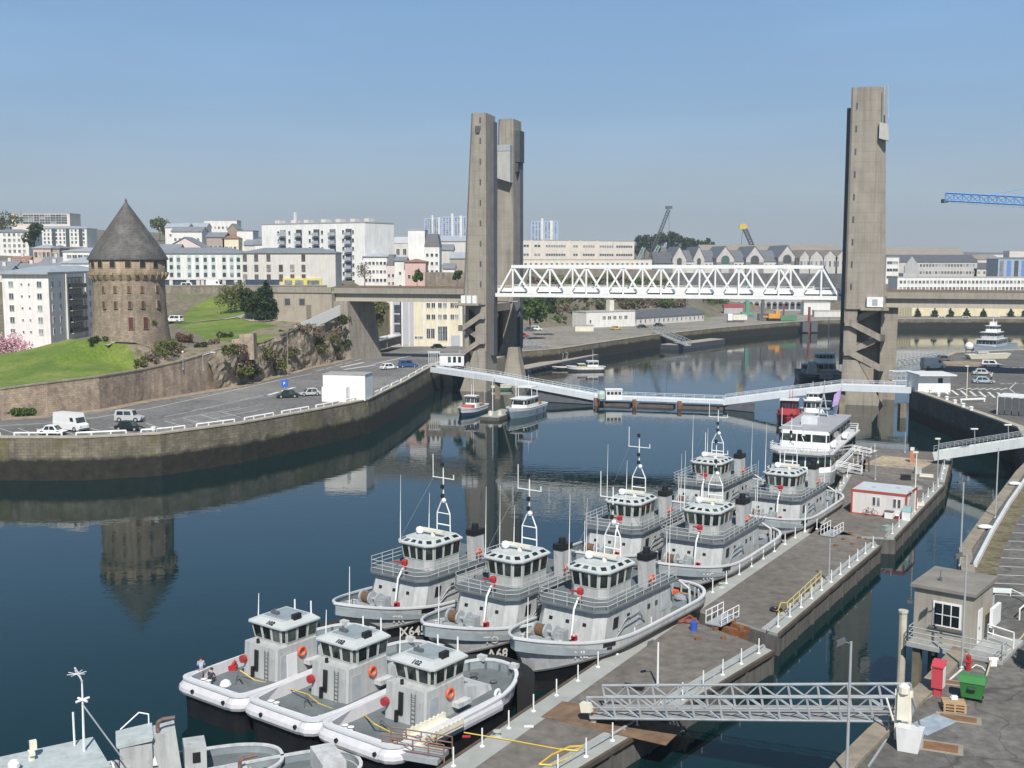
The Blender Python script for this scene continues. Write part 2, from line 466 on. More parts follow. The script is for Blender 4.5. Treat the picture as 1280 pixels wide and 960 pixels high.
# ---- quay lines
QL = [G(px, py, 6.0) for px, py in ((-260, 549), (-120, 549), (0, 548), (100, 548), (200, 543), (300, 530), (400, 512), (460, 500), (505, 478), (540, 458))]
QL += [Vector((-15.5, 286, 5.9)), Vector((0, 320, 4.7))]
QL += [G(px, py, 4.5) for px, py in ((700, 436), (760, 427), (815, 419), (900, 410), (960, 405), (1012, 401))]
QL += [Vector((165, 505, 4.5)), Vector((240, 505, 4.5)), Vector((460, 480, 4.5))]
def resample(pts, step):
    out = [pts[0]]
    for a, b in zip(pts[:-1], pts[1:]):
        n = max(1, int((b - a).length / step))
        out += [a.lerp(b, i / n) for i in range(1, n + 1)]
    return out
def flat_ground(name, poly, zf, mat, step=22):
    poly2 = [Vector((p[0], p[1])) for p in poly]
    n = len(poly2)
    x0, x1 = min(p.x for p in poly2), max(p.x for p in poly2)
    y0, y1 = min(p.y for p in poly2), max(p.y for p in poly2)
    pts = list(poly2)
    y = y0
    while y < y1:
        x = x0
        while x < x1:
            q = Vector((x + .37, y + .61)); ins = False
            for i in range(n):
                a, b = poly2[i], poly2[(i + 1) % n]
                if (a.y > q.y) != (b.y > q.y) and q.x < (b.x - a.x) * (q.y - a.y) / (b.y - a.y) + a.x: ins = not ins
            if ins: pts.append(q)
            x += step
        y += step
    v, e, f, *_ = delaunay_2d_cdt(pts, [(i, (i + 1) % n) for i in range(n)], [], 1, 1e-4)
    mb = MB(); mb.add([(p.x, p.y, zf(p.x, p.y)) for p in v], f, [0 if sum(v[i].y for i in q) / 3 < 345 else 1 for q in f] if isinstance(mat, list) else 0)
    return struct(mb.build(name, mat))
flat_ground('quay_ground', QL + [Vector((460, 640, 0)), Vector((-520, 640, 0)), Vector((-520, 150, 0))], zq, [ASPH, ground('harbour_ground', [(.3, (.17, .155, .13)), (.5, (.24, .22, .19)), (.75, (.31, .28, .235))], .05, .95, .8)])
QR = [Vector((8, 40, 5.5)), G(1069, 958, 5.5), G(1105, 921, 5.5), G(1165, 866, 5.5), G(1229, 793, 5.5), G(1212, 690, 5.5), G(1246, 640, 5.5), G(1280, 592, 5.5),
      Vector((70, 146, 5.5)), Vector((78.2, 169, 5.5)), G(1145, 488, 5.5), Vector((88, 240, 5.5)), G(1160, 457, 5.5), G(1196, 441, 5.5), G(1290, 437, 5.5)]
flat_ground('parking_quay', QR + [Vector((420, 330, 0)), Vector((420, 30, 0))], lambda x, y: 5.5, ASPHD)

def wall_strip(name, label, cat, pts, z0, mat, thick=1.0, top=0.0, cop=None, step=6.0, group=None, batter=0.0, side=1):
    """a masonry wall standing along a line: pts carry the top height; side says which hand faces outwards"""
    pts = resample(pts, step); n = len(pts)
    mb = MB(); L = 0
    nor = []
    for i in range(n):
        a, b = pts[max(0, i - 1)], pts[min(n - 1, i + 1)]
        d = (b - a); d.z = 0; d.normalize()
        nor.append(Vector((d.y, -d.x, 0)) * side)
    z0f = z0 if callable(z0) else (lambda p: z0)
    vs = []; uvs = []
    for i, p in enumerate(pts):
        if i: L += (Vector((p.x, p.y)) - Vector((pts[i - 1].x, pts[i - 1].y))).length
        zb = z0f(p); zt = p.z + top
        o = p + nor[i] * .02
        vs += [(o.x + nor[i].x * batter, o.y + nor[i].y * batter, zb), (o.x, o.y, zt), (p.x - nor[i].x * thick, p.y - nor[i].y * thick, zt), (p.x - nor[i].x * thick, p.y - nor[i].y * thick, zb)]
        uvs += [(L, zb), (L, zt), (L, zt + thick), (L, zb)]
    fs = []
    for i in range(n - 1):
        for k in range(4):
            fs.append((i * 4 + k, i * 4 + 4 + k, i * 4 + 4 + (k + 1) % 4, i * 4 + (k + 1) % 4))
    fs += [(0, 1, 2, 3), ((n - 1) * 4 + 3, (n - 1) * 4 + 2, (n - 1) * 4 + 1, (n - 1) * 4)]
    mb.add(vs, fs); mb.uv = {i: u for i, u in enumerate(uvs)}
    w = mb.build(name, mat, uv=True)
    tag(w, label, cat, group)
    if cop:
        c = MB(); cv = []; cf = []
        for i, p in enumerate(pts):
            zt = p.z + top
            o = p + nor[i] * .14; q = p - nor[i] * (thick - .1)
            cv += [(o.x, o.y, zt + .005), (o.x, o.y, zt + .22), (q.x, q.y, zt + .22), (q.x, q.y, zt + .005)]
        for i in range(n - 1):
            for k in range(4): cf.append((i * 4 + k, i * 4 + 4 + k, i * 4 + 4 + (k + 1) % 4, i * 4 + (k + 1) % 4))
        cf += [(0, 1, 2, 3), ((n - 1) * 4 + 3, (n - 1) * 4 + 2, (n - 1) * 4 + 1, (n - 1) * 4)]
        c.add(cv, cf); c.build('coping', cop, w)
    return w
wall_strip('quay_wall', 'curved brown stone quay wall with dark weed band below the coastal road', 'quay wall', QL[:11], -2, QSTONE, 1.2, .02, COPING, batter=.35)
wall_strip('quay_wall', 'long low weedy quay wall beyond the lift bridge below the white shed', 'quay wall', QL[11:18], -2, QSTONE, 1.2, .02, COPING, batter=.4)
wall_strip('quay_wall', 'distant quay wall under the yellow hall at the head of the harbour', 'quay wall', QL[17:], -2, QSTONE, 1.2, .02, COPING)
wall_strip('quay_wall', 'near stone quay edge with the grey watch hut and green bin on top', 'quay wall', QR[:9], -2, QSTONE, 1.0, .02, M('coping_dull', (.26, .225, .175), .9, .25, .8, streak=.2), step=3)
wall_strip('quay_wall', 'sheer black quay wall in shadow below the car park on the right bank', 'quay wall', QR[8:11], -2, QSTONE_SHADED, 1.2, .02, COPING)
wall_strip('quay_wall', 'short quay wall at the back of the right bank car park facing the grey warship', 'quay wall', QR[10:], -2, QSTONE_SHADED, 1.2, .02, COPING)

# ---- hill and town ground: triangulated through surveyed points
RW = [(-200, 524, 494), (-60, 523, 492), (0, 522, 490), (60, 518, 482), (125, 511, 474), (180, 500, 465), (225, 493, 455), (285, 483, 437)]
CL = [(310, 478, 431), (330, 472, 428), (355, 466, 418), (380, 459, 408), (405, 454, 402), (432, 447, 394)]
def wp(px, pb, pt):
    b = G(px, pb, 6.0); return Vector((b.x, b.y, ZAT(pt, b.y)))
FRONT = [wp(*p) for p in RW] + [wp(*p) for p in CL]
ctrl = [(-150, 470, 200), (0, 471, 195), (35, 437, 214), (85, 424, 212), (110, 425, 207), (135, 428, 206), (160, 431, 206), (182, 434, 208), (165, 428, 228), (100, 423, 228), (60, 455, 200), (120, 450, 205), (0, 452, 240), (10, 448, 258), (-100, 440, 280), (60, 428, 268), (125, 420, 285),
        (205, 425, 222), (222, 436, 222), (240, 436, 240), (260, 424, 255), (290, 428, 240), (305, 418, 258), (325, 411, 270), (350, 408, 277), (375, 408, 278), (405, 398, 290),
        (217, 406, 285), (260, 400, 292), (300, 396, 292), (335, 392, 295), (355, 395, 292), (240, 384, 318), (300, 384, 318), (340, 378, 318), (370, 384, 310), (400, 378, 318),
        (150, 358, 345), (200, 357.5, 326), (300, 357.5, 326), (420, 357.5, 326), (60, 355, 330), (-80, 352, 330), (440, 356, 345), (520, 356, 350), (570, 356, 352),
        (60, 338, 400), (-80, 335, 400), (60, 318, 500), (-80, 312, 500), (60, 290, 700), (-100, 290, 700), (200, 322, 500), (330, 330, 460), (250, 304, 640), (330, 300, 640),
        (440, 345, 420), (500, 348, 430), (560, 350, 440), (470, 310, 560), (550, 325, 560), (430, 300, 760), (560, 310, 800), (60, 284, 1100), (300, 296, 1100), (560, 300, 1100), (-200, 284, 1100),
        (650, 420, 350), (640, 400, 375), (700, 405, 425), (800, 398, 470), (860, 396, 500), (670, 368, 430), (740, 362, 480), (810, 362, 520), (870, 372, 560), (650, 352, 520), (740, 345, 600), (820, 345, 620), (640, 330, 680), (750, 331, 720), (820, 328, 760),
        (900, 393, 560), (1000, 392, 590), (960, 372, 600), (1050, 375, 610), (900, 345, 660), (1040, 348, 660), (900, 331, 760), (1040, 334, 760), (1110, 392, 560), (1200, 392, 560), (1290, 392, 560), (1120, 370, 600), (1290, 370, 600), (1120, 345, 700), (1290, 345, 700),
        (1400, 345, 700), (1400, 392, 560), (700, 312, 1200), (900, 318, 1200), (1150, 322, 1200), (1400, 322, 1200), (-300, 286, 2400), (200, 298, 2400), (700, 316, 2400), (1150, 321, 2400), (1600, 321, 2400)]
CP = [GY(*c) for c in ctrl]
# foot of the slope behind the road, level with the quay
FOOT = [G(432, 446, 5.9), Vector((-40, 312, 5.6)), Vector((-52, 340, 4.5)), Vector((-20, 372, 4.5)), G(655, 412, 4.5), G(735, 405, 4.5), G(800, 400, 4.5), G(870, 398, 4.5), G(905, 395, 4.5), Vector((120, 540, 4.5)), Vector((250, 545, 4.5)), Vector((440, 545, 4.5))]
tin = [Vector((-520, 165, 10))] + FRONT + FOOT + [Vector((900, 560, 5)), Vector((1900, 2600, 35)), Vector((-1800, 2600, 96)), Vector((-1100, 700, 50)), Vector((-520, 300, 18))]
nb = len(tin)
allp = tin + CP
for p in allp[len(FRONT) + 1:nb]: pass
v2, e2, f2, ov, *_ = delaunay_2d_cdt([Vector((p.x, p.y)) for p in allp], [(i, (i + 1) % nb) for i in range(nb)], [], 1, 1e-3)
hz = [allp[o[0]].z if o else 0 for o in ov]
hv = [Vector((p.x, p.y, z)) for p, z in zip(v2, hz)]
# subdivide so that the ground has some unevenness
def jit(p):
    k = sstep(180, 260, p.y)
    return .25 * k * math.sin(p.x * .31 + 1.7 * math.sin(p.y * .13)) * math.sin(p.y * .27)
hm = MB()
for tri in f2:
    q = [hv[i] for i in tri]
    n = 4 if min(p.y for p in q) < 340 else 2
    idx = {}
    vs = []
    for i in range(n + 1):
        for j in range(n + 1 - i):
            p = q[0] * ((n - i - j) / n) + q[1] * (i / n) + q[2] * (j / n)
            e = min(i, j, n - i - j) == 0
            idx[(i, j)] = len(vs); vs.append(p if e else p + Vector((0, 0, jit(p))))
    fs = []
    for i in range(n):
        for j in range(n - i):
            fs.append((idx[(i, j)], idx[(i + 1, j)], idx[(i, j + 1)]))
            if i + j < n - 1: fs.append((idx[(i + 1, j)], idx[(i + 1, j + 1)], idx[(i, j + 1)]))
    c = (q[0] + q[1] + q[2]) / 3
    pxc, pyc = 640 + F * c.x / c.y, 325 + F * (H - c.z) / c.y
    mi_ = 0 if c.y < 322 and c.x < -35 else 1
    if mi_ == 0 and 168 < pxc < 292 and pyc > 428: mi_ = 2
    if pxc < 203 and c.y > 232: mi_ = 1
    if 330 < pxc < 432 and pyc > 398: mi_ = 2
    hm.add(vs, fs, mi_)
hill = struct(hm.build('hill', [GRASS, SCRUB, ground('rocky_bank', [(.3, (.12, .10, .07)), (.5, (.25, .20, .15)), (.62, (.12, .12, .05)), (.8, (.30, .25, .19))], .28, .95, 1.2, .6)]))
_bv = BVHTree.FromPolygons(hm.v, hm.f)
def HZ(x, y, default=6.0):
    h = _bv.ray_cast(Vector((x, y, 400)), Vector((0, 0, -1)))
    return h[0].z if h[0] is not None else zq(x, y)
def ONHILL(px, py):
    h = _bv.ray_cast(Vector((0, 0, H)), ray(px, py).normalized())
    return h[0] if h[0] is not None else G(px, py, 6.0)

RWALL = [wp(*p) for p in RW]
RBASE = {i: G(p[0], p[1], 6.0) for i, p in enumerate(RW)}
wall_strip('retaining_wall', 'long rough stone retaining wall holding the bright green lawn above the road', 'wall', RWALL, 5.0, RSTONE, .9, .35, GSTONE, step=5)

# ---- cliff below the park, broken rock
def rough_face(name, tops, zb, mat, amp, seed, cols=60, rows=9, out=1.0, uv=True):
    rnd = random.Random(seed)
    mb = MB(); n = len(tops)
    L = [0]
    for a, b in zip(tops[:-1], tops[1:]): L.append(L[-1] + (b - a).length)
    def at(t):
        d = t * L[-1]
        for i in range(n - 1):
            if d <= L[i + 1] + 1e-6:
                return tops[i].lerp(tops[i + 1], (d - L[i]) / (L[i + 1] - L[i])), (tops[i + 1] - tops[i]).normalized()
    vs = []
    ph = [rnd.uniform(0, 6) for _ in range(6)]
    for j in range(rows + 1):
        for i in range(cols + 1):
            p, d = at(i / cols)
            nn = Vector((d.y, -d.x, 0))
            v = j / rows
            z = zb + (p.z - zb) * v
            k = amp * (math.sin(i * .9 + ph[0] + v * 3) * .4 + math.sin(i * .37 + ph[1] - v * 5) * .5 + math.sin(v * 9 + i * 1.7 + ph[2]) * .3 + rnd.uniform(-.35, .35))
            o = out * (1 - v) + (k if 0 < j < rows else (k * .5 if j == 0 else 0)) - (.3 if j == rows else 0)
            vs.append(Vector((p.x, p.y, z)) + nn * o)
    W = cols + 1
    fs = [(j * W + i, j * W + i + 1, (j + 1) * W + i + 1, (j + 1) * W + i) for j in range(rows) for i in range(cols)]
    mb.add(vs, fs)
    return mb.build(name, mat, uv=uv)
ROCK = ground('cliff_rock', [(.25, (.10, .085, .065)), (.45, (.22, .18, .135)), (.62, (.32, .26, .19)), (.8, (.12, .115, .06))], .22, .95, 1.1, .8)
clf = struct(rough_face('cliff', [wp(*p) + Vector((0, 0, .2)) for p in [(262, 487.3, 444), (276, 485, 439)] + CL] + [Vector((-41.5, 300, 18.5))], 5.6, ROCK, .7, 3, 70, 10, 1.2))

# ---- road markings
def strip(mb, pts, w, z=None):
    for a, b in zip(pts[:-1], pts[1:]):
        d = Vector((b.x - a.x, b.y - a.y, 0)).normalized(); n = Vector((-d.y, d.x, 0)) * w / 2
        mb.add([a + n, a - n, b - n, b + n], [(0, 1, 2, 3)])
mk = MB()
Q6 = lambda px, py: G(px, py, 6.006)
strip(mk, resample([Q6(*p) for p in ((-120, 536), (0, 532), (60, 529), (120, 522), (190, 510), (250, 497), (300, 486), (345, 476), (390, 467))], 4), .22)
for k in range(5):
    a, b = (395 + k * 12, 464 - k * 3.2), (404 + k * 12, 461.6 - k * 3.2)
    strip(mk, [Q6(*a), Q6(*b)], .22)
for i in range(15):       # bays along the quay
    t = i / 14
    px = -40 + 320 * t
    yb = 548 - 27 * max(0, (px - 100) / 200) ** 1.6
    strip(mk, [Q6(px + 20, yb - 4), Q6(px - 6, yb - 13 + 2 * t)], .12)
for a, b in (((205, 521), (275, 507)), ((215, 525), (300, 509)), ((240, 513), (330, 495)), ((262, 524), (330, 511)), ((300, 500), (350, 489)), ((280, 515), (330, 505)), ((330, 497), (352, 493))):
    strip(mk, [Q6(*a), Q6(*b)], .13)
for a, b in (((425, 459), (455, 453)), ((430, 462), (470, 456)), ((335, 494), (348, 490)), ((352, 489), (368, 484))):
    strip(mk, [Q6(*a), Q6(*b)], .8)
for i in range(9):
    strip(mk, [Q6(465 + i * 4.5, 455 - i * 1.0), Q6(478 + i * 4.5, 453 - i * 1.0)], .25)
struct(mk.build('road_markings', PAINT))
# pavement with kerb at the foot of the retaining wall
pv = MB()
ft = resample([G(p[0], p[1] + 1.5, 6.0) for p in RW + CL], 6)
for i in range(len(ft) - 1):
    a, b = ft[i], ft[i + 1]
    d = (b - a).normalized(); n = Vector((d.y, -d.x, 0)) * 2.4
    pv.hexa([a, a + n, b + n, b, a + Vector((0, 0, .13)), a + n + Vector((0, 0, .13)), b + n + Vector((0, 0, .13)), b + Vector((0, 0, .13))])
struct(pv.build('pavement', EARTH))

# right bank markings
mr_ = MB()
Q5 = lambda px, py: G(px, py, 5.506)
for i in range(9):
    strip(mr_, [Q5(1178 + i * 11.5, 487 + i * .6), Q5(1186 + i * 11.5, 493 + i * .8)], .5)
for i in range(7):
    strip(mr_, [Q5(1196 + i * 9, 487.3), Q5(1205 + i * 9, 485)], .4)
strip(mr_, [Q5(1183, 497), Q5(1243, 493.5)], .25)
for i in range(4):
    strip(mr_, [Q5(1256 + i * 9, 459.6), Q5(1262 + i * 9, 459.6)], .5)
    strip(mr_, [Q5(1250 + i * 9, 479.6), Q5(1256 + i * 9, 479.6)], .5)
strip(mr_, resample([Q5(1270, 478), Q5(1262, 486), Q5(1272, 494), Q5(1290, 500)], 3), .18)
for i in range(13):       # parking bays on the near quay
    y = 612 + i * 10.6
    strip(mr_, [Q5(1262 - i * 2.6, y), Q5(1330, y + 3.5)], .11)
strip(mr_, [Q5(1225, 742), Q5(1330, 748)], .11)
struct(mr_.build('parking_markings', PAINT))
gm = MB()
strip(gm, resample([Q5(1285, 610) , Q5(1262, 650), Q5(1240, 690), Q5(1232, 720)], 3), 1.6)
tag(gm.build('grass_verge', ground('verge', [(.35, (.10, .09, .045)), (.6, (.17, .14, .09)), (.75, (.08, .10, .03))], .5, .95, 2)), 'patchy dry grass growing along the quay edge by the parking bays', kind='stuff')
dp = MB()
strip(dp, [G(1165, 453, 5.504), G(1240, 456, 5.504)], 14)
struct(dp.build('dirt_ground', EARTH))
# park paths laid on the hill
pp = MB()
for pts in (((206, 405), (240, 403), (280, 399), (300, 396), (318, 391), (330, 388)), ((300, 396), (320, 402), (345, 399), (362, 397), (380, 394)), ((335, 388), (360, 384), (372, 388), (392, 380)), ((130, 432), (150, 428), (170, 429))):
    P = [ONHILL(*p) for p in pts]
    P = resample(P, 1.5)
    P = [Vector((p.x, p.y, HZ(p.x, p.y) + .10)) for p in P]
    strip(pp, P, 2.6)
struct(pp.build('path', PATHM))

# ================================================================== LIFT BRIDGE
BO = Vector((-6.8, 290, 0)); BA = math.atan2(-.287, .958)
BM = Matrix.Translation(BO) @ Matrix.Rotation(BA, 4, 'Z')
def BW(a, b, z=0): return BM @ Vector((a, b, z))
def concrete_pier(name):
    m, nt, bs = _nodes(name)
    tc = N(nt, 'ShaderNodeTexCoord').outputs['Object']
    out = ramp(nt, noise(nt, tc, .22, 6, .65), [(.3, (.24, .215, .185)), (.7, (.33, .30, .255))])
    wv = N(nt, 'ShaderNodeTexWave', wave_type='BANDS', bands_direction='Z', wave_profile='SAW')
    wv.inputs['Scale'].default_value = .135; wv.inputs['Distortion'].default_value = .25; wv.inputs['Detail'].default_value = 2
    nt.links.new(tc, wv.inputs['Vector'])
    out = mixc(nt, 1.0, out, ramp(nt, wv.outputs['Fac'], [(.0, (.80, .80, .80)), (.08, (1, 1, 1)), (.9, (1.02, 1.02, 1.02))]), 'MULTIPLY')
    f2 = noise(nt, mapping(nt, tc, (1.1, 1.1, .05)), 1.0, 4)
    out = mixc(nt, 1.0, out, ramp(nt, f2, [(.38, (1.08, 1.08, 1.08)), (.55, (.95, .95, .94)), (.7, (.66, .65, .63))]), 'MULTIPLY')
    nt.links.new(out, bs.inputs['Base Color']); bs.inputs['Roughness'].default_value = .92
    bump(nt, bs, wv.outputs['Fac'], .15, .05)
    return m
PIER = concrete_pier('pier_board_concrete')
WB = M('bridge_white', (.80, .81, .80), .4, .03, .4, streak=.1)
SHADE = M('recess_shade_steel', (.06, .07, .085), .7, .2, .4)  # shade inside openings and gaps as a flat dark colour; also dark steel

def pillar(parent, kind, b0, D, inner, sgn, ztop, top_w, bot_w, zlow=19.5, chamf=.7, outer_ch=0.0, base=True):
    """one hollow leg: inner is the span-side face, sgn points away from the span"""
    def ring(z):
        t = (ztop - z) / (ztop - zlow)
        wd = top_w + (bot_w - top_w) * t
        oc = chamf + outer_ch
        pts = [(0, chamf * .6), (chamf * .6, 0), (wd - oc, 0), (wd, oc * 1.3), (wd, D - oc), (wd - chamf, D), (chamf * .6, D), (0, D - chamf * .6)]
        return [(inner + sgn * p[0], b0 + p[1], z) for p in pts]
    mb = MB()
    r = [ring(z) for z in (zlow, 30, 45, 60, ztop)]
    mb.loft(r, 0, True, True)
    o = mb.build('pillar', PIER, parent)
    return o

def stairs(parent, a_in, sgn, b, z0, z1, width=7.0):
    """zigzag of solid concrete flights on the outer front of a tower"""
    mb = MB()
    n = 2; dz = (z1 - z0) / n
    for k in range(n):
        za, zb = z0 + k * dz, z0 + (k + .5) * dz
        zc = z0 + (k + 1) * dz
        x0, x1 = a_in + sgn * .2, a_in + sgn * width
        # front flight climbs from the outer landing in towards the leg, the rear flight goes back out
        for (xs, zs, xe, ze, bb) in ((x1 - sgn * 1.2, za, x0 + sgn * 1.2, zb, b - 1.7), (x0 + sgn * 1.2, zb, x1 - sgn * 1.2, zc, b + .3)):
            for e in (0, 1.45):
                mb.hexa([(xs, bb + e, zs - .5), (xe, bb + e, ze - .5), (xe, bb + e + .22, ze - .5), (xs, bb + e + .22, zs - .5),
                         (xs, bb + e, zs + 1.05), (xe, bb + e, ze + 1.05), (xe, bb + e + .22, ze + 1.05), (xs, bb + e + .22, zs + 1.05)])
            mb.hexa([(xs, bb + .22, zs - .5), (xe, bb + .22, ze - .5), (xe, bb + 1.45, ze - .5), (xs, bb + 1.45, zs - .5),
                     (xs, bb + .22, zs - .2), (xe, bb + .22, ze - .2), (xe, bb + 1.45, ze - .2), (xs, bb + 1.45, zs - .2)])
        for (xa, xb, zz) in ((x0, x0 + sgn * 1.2, zb), (x1 - sgn * 1.2, x1, zc), (x1 - sgn * 1.2, x1, za)):
            lo, hi = min(xa, xb), max(xa, xb)
            mb.bx(lo, hi, b - 1.72, b + 2.02, zz - .52, zz - .21)
            mb.bx(lo + .01, hi - .01, b - 1.71, b - 1.5, zz - .2, zz + 1.06)
    return mb.build('staircase', PIER, parent)

def tower(label, inner, sgn, legs, ztop):
    t = thing('bridge_tower', label, 'bridge tower', BO, BA, 'towers of the lift bridge')
    for (b0, D, tw, bw, oc, zt) in legs:
        pillar(t, 0, b0, D, inner, sgn, zt, tw, bw, 19.5, .7, oc)
        # slit windows up the front
        for k in range(9):
            z = 24 + k * 5.2
            mb = MB(); x = inner + sgn * 1.35
            mb.bx(x - .2, x + .2, b0 - .04, b0 + .1, z, z + 1.5)
            if b0 < 5: mb.build('slit_window', SHADE, t)
    return t

TL = tower('grey concrete twin legged lift tower on the left bank end of the white span', 0, -1, [(0, 8.8, 4.0, 6.5, 0, 68.2), (24.5, 8.8, 4.4, 6.2, 0, 69.6)], 71)
TR = tower('grey concrete twin legged lift tower on the right bank between white span and car park', 91, 1, [(0, 8.8, 7.6, 9.3, 1.2, 70.6), (24.5, 8.8, 7.0, 9.0, .8, 70.6)], 71)
# lower legs, plinths, cross wall, dark strips for the shaded span-side faces, and plant boxes
for t, inn, sgn, wlo in ((TL, 0, -1, 6.5), (TR, 91, 1, 9.6)):
    for b0 in (0, 24.5):
        mb = MB()
        x0, x1 = sorted((inn, inn + sgn * 3.0)); mb.bx(x0, x1, b0 + .5, b0 + 8.3, -6, 19.49)
        x0, x1 = sorted((inn + sgn * (wlo - 1.2), inn + sgn * (wlo - .3))); mb.bx(x0, x1, b0 + 1.8, b0 + 8.3, -6, 19.49)
        x0, x1 = sorted((inn + sgn * 3.0, inn + sgn * (wlo - 1.2))); mb.bx(x0, x1, b0 + 5.2, b0 + 8.3, -6, 19.49)
        mb.build('lower_leg', PIER, t)
        mb = MB()
        x0, x1 = sorted((inn - sgn * .6, inn + sgn * (wlo + 1.0))); X0, X1 = sorted((inn + sgn * .1, inn + sgn * 3.2))
        mb.hexa([(x0, b0 - 1.2, -5), (x1, b0 - 1.2, -5), (x1, b0 + 9.8, -5), (x0, b0 + 9.8, -5), (X0, b0 - .2, 7.5), (X1, b0 - .2, 7.5), (X1, b0 + 9, 7.5), (X0, b0 + 9, 7.5)])
        mb.build('plinth', PIER, t)
    mb = MB()
    x0, x1 = sorted((inn + sgn * .8, inn + sgn * 3.2)); mb.bx(x0, x1, 8.31, 24.99, -6, 4.5)
    mb.build('cross_wall', PIER, t); mb = MB(); x0, x1 = sorted((inn + sgn * .8, inn + sgn * 4)); mb.bx(x0, x1, 8.31, 24.99, 17.2, 19.3)
    mb.build('cross_beam', PIER, t)
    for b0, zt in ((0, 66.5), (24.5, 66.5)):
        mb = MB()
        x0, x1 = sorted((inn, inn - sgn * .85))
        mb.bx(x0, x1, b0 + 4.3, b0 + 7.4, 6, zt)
        mb.build('shaded_face_strip', M('shaded_face_dark', (.10, .105, .115), .6, .2, .4), t)  # dark slab stands in for the shaded, recessed span-side face
stairs(TL, 0, -1, 1.2, 6.6, 19.6, 7.4)
stairs(TR, 91, 1, 1.2, 5.6, 19.6, 9.4)
# buttress between the legs of the left tower
mb = MB()
mb.hexa([(1, 10, -5), (7.6, 10, -5), (7.6, 15, -5), (1, 15, -5), (2.6, 11.5, 7.6), (5.2, 11.5, 7.6), (5.2, 14, 7.6), (2.6, 14, 7.6)])
mb.build('buttress', PIER, TL)
# counterweights and lift plant
mb = MB()
yb = 24.5
def curved(mb, x0, x1, y0, y1, z0, z1, dep):
    prof = [(0, z1), (0, z0 + 0), (.33, z0 - 0.2), (.66, z0 - .7), (1, z0 - 1.6)]
    mb.hexa([(x0, y0, z0), (x1, y0, z0 - 1.2), (x1, y1, z0 - 1.2), (x0, y1, z0), (x0, y0, z1), (x1, y0, z1), (x1, y1, z1), (x0, y1, z1)])
curved(mb, -3.9, -.1, yb - 2.3, yb - .01, 53.4, 60.6, 0)
cw = mb.build('counterweight', M('plant_box_pale', (.42, .415, .40), .6, .08, .4, streak=.2), TL)
mb = MB(); mb.bx(-3.9, -.1, yb - 2.35, yb - .01, 60.7, 62.3); mb.build('plant_cap', STEEL, TL)
mb = MB(); mb.bx(-.09, 1.4, yb + 2.0, yb + 6.5, 58, 66.6); mb.bx(-.05, .8, yb + 2.2, yb + 6.2, 55.4, 57.98); mb.build('hanging_weight', SHADE, TL)
mb = MB(); mb.bx(-2.6, -1.2, -.5, -.03, 64.2, 64.9); mb.hexa([(-2.4, -.4, 63.2), (-1.5, -.4, 63.2), (-1.5, -.02, 63.2), (-2.4, -.02, 63.2), (-2.6, -.5, 64.19), (-1.2, -.5, 64.19), (-1.2, -.02, 64.19), (-2.6, -.02, 64.19)]); mb.build('siren', STEELD, TL)
mb = MB(); mb.bx(-4.25, -3.9, 1, 1.5, 57, 63); mb.bx(-4.5, -4.1, 1, 1.5, 50.5, 56.5); mb.build('cable_box', WHITE, TL)
for k in range(3):
    mb = MB(); mb.bx(-6.0 + k * 1.55, -4.85 + k * 1.55, -2.2, -1.2, 19.9, 21.9); mb.build('equipment_cabinet', WHITE, TL)
mb = MB(); mb.bx(-8.0, -1.2, -2.4, -.02, 19.32, 19.84); mb.build('balcony', PIER, TL)
# right tower fittings
mb = MB(); mb.hexa([(97.4, -1.0, 58.8), (99.6, -.2, 58.2), (99.6, 1.5, 58.2), (97.4, .6, 58.8), (97.4, -1.0, 62.4), (99.4, -.2, 62.0), (99.4, 1.5, 62.0), (97.4, .6, 62.4)])
mb.build('counterweight', M('plant_box_pale', (.42, .415, .40), .6, .08, .4, streak=.2), TR)
mb = MB(); mb.tube((99.2, .2, 63.5), (98.9, .4, 70.8), .22, n=6); mb.tube((98.4, -.2, 64), (98.2, 0, 70.8), .14, n=6); mb.build('vent_pipe', STEEL, TR)
mb = MB(); mb.bx(96.0, 99.6, -.9, -.06, 20.1, 22.4); cbn = mb.build('equipment_cabinet', WHITE, TR)
mb = MB(); mb.bx(97.2, 98.4, -.95, -.9, 20.4, 21.9); mb.build('door_panel', STEEL, cbn)
mb = MB(); mb.bx(94.6, 100.9, -1.6, -.02, 19.3, 19.9); mb.build('balcony', PIER, TR)

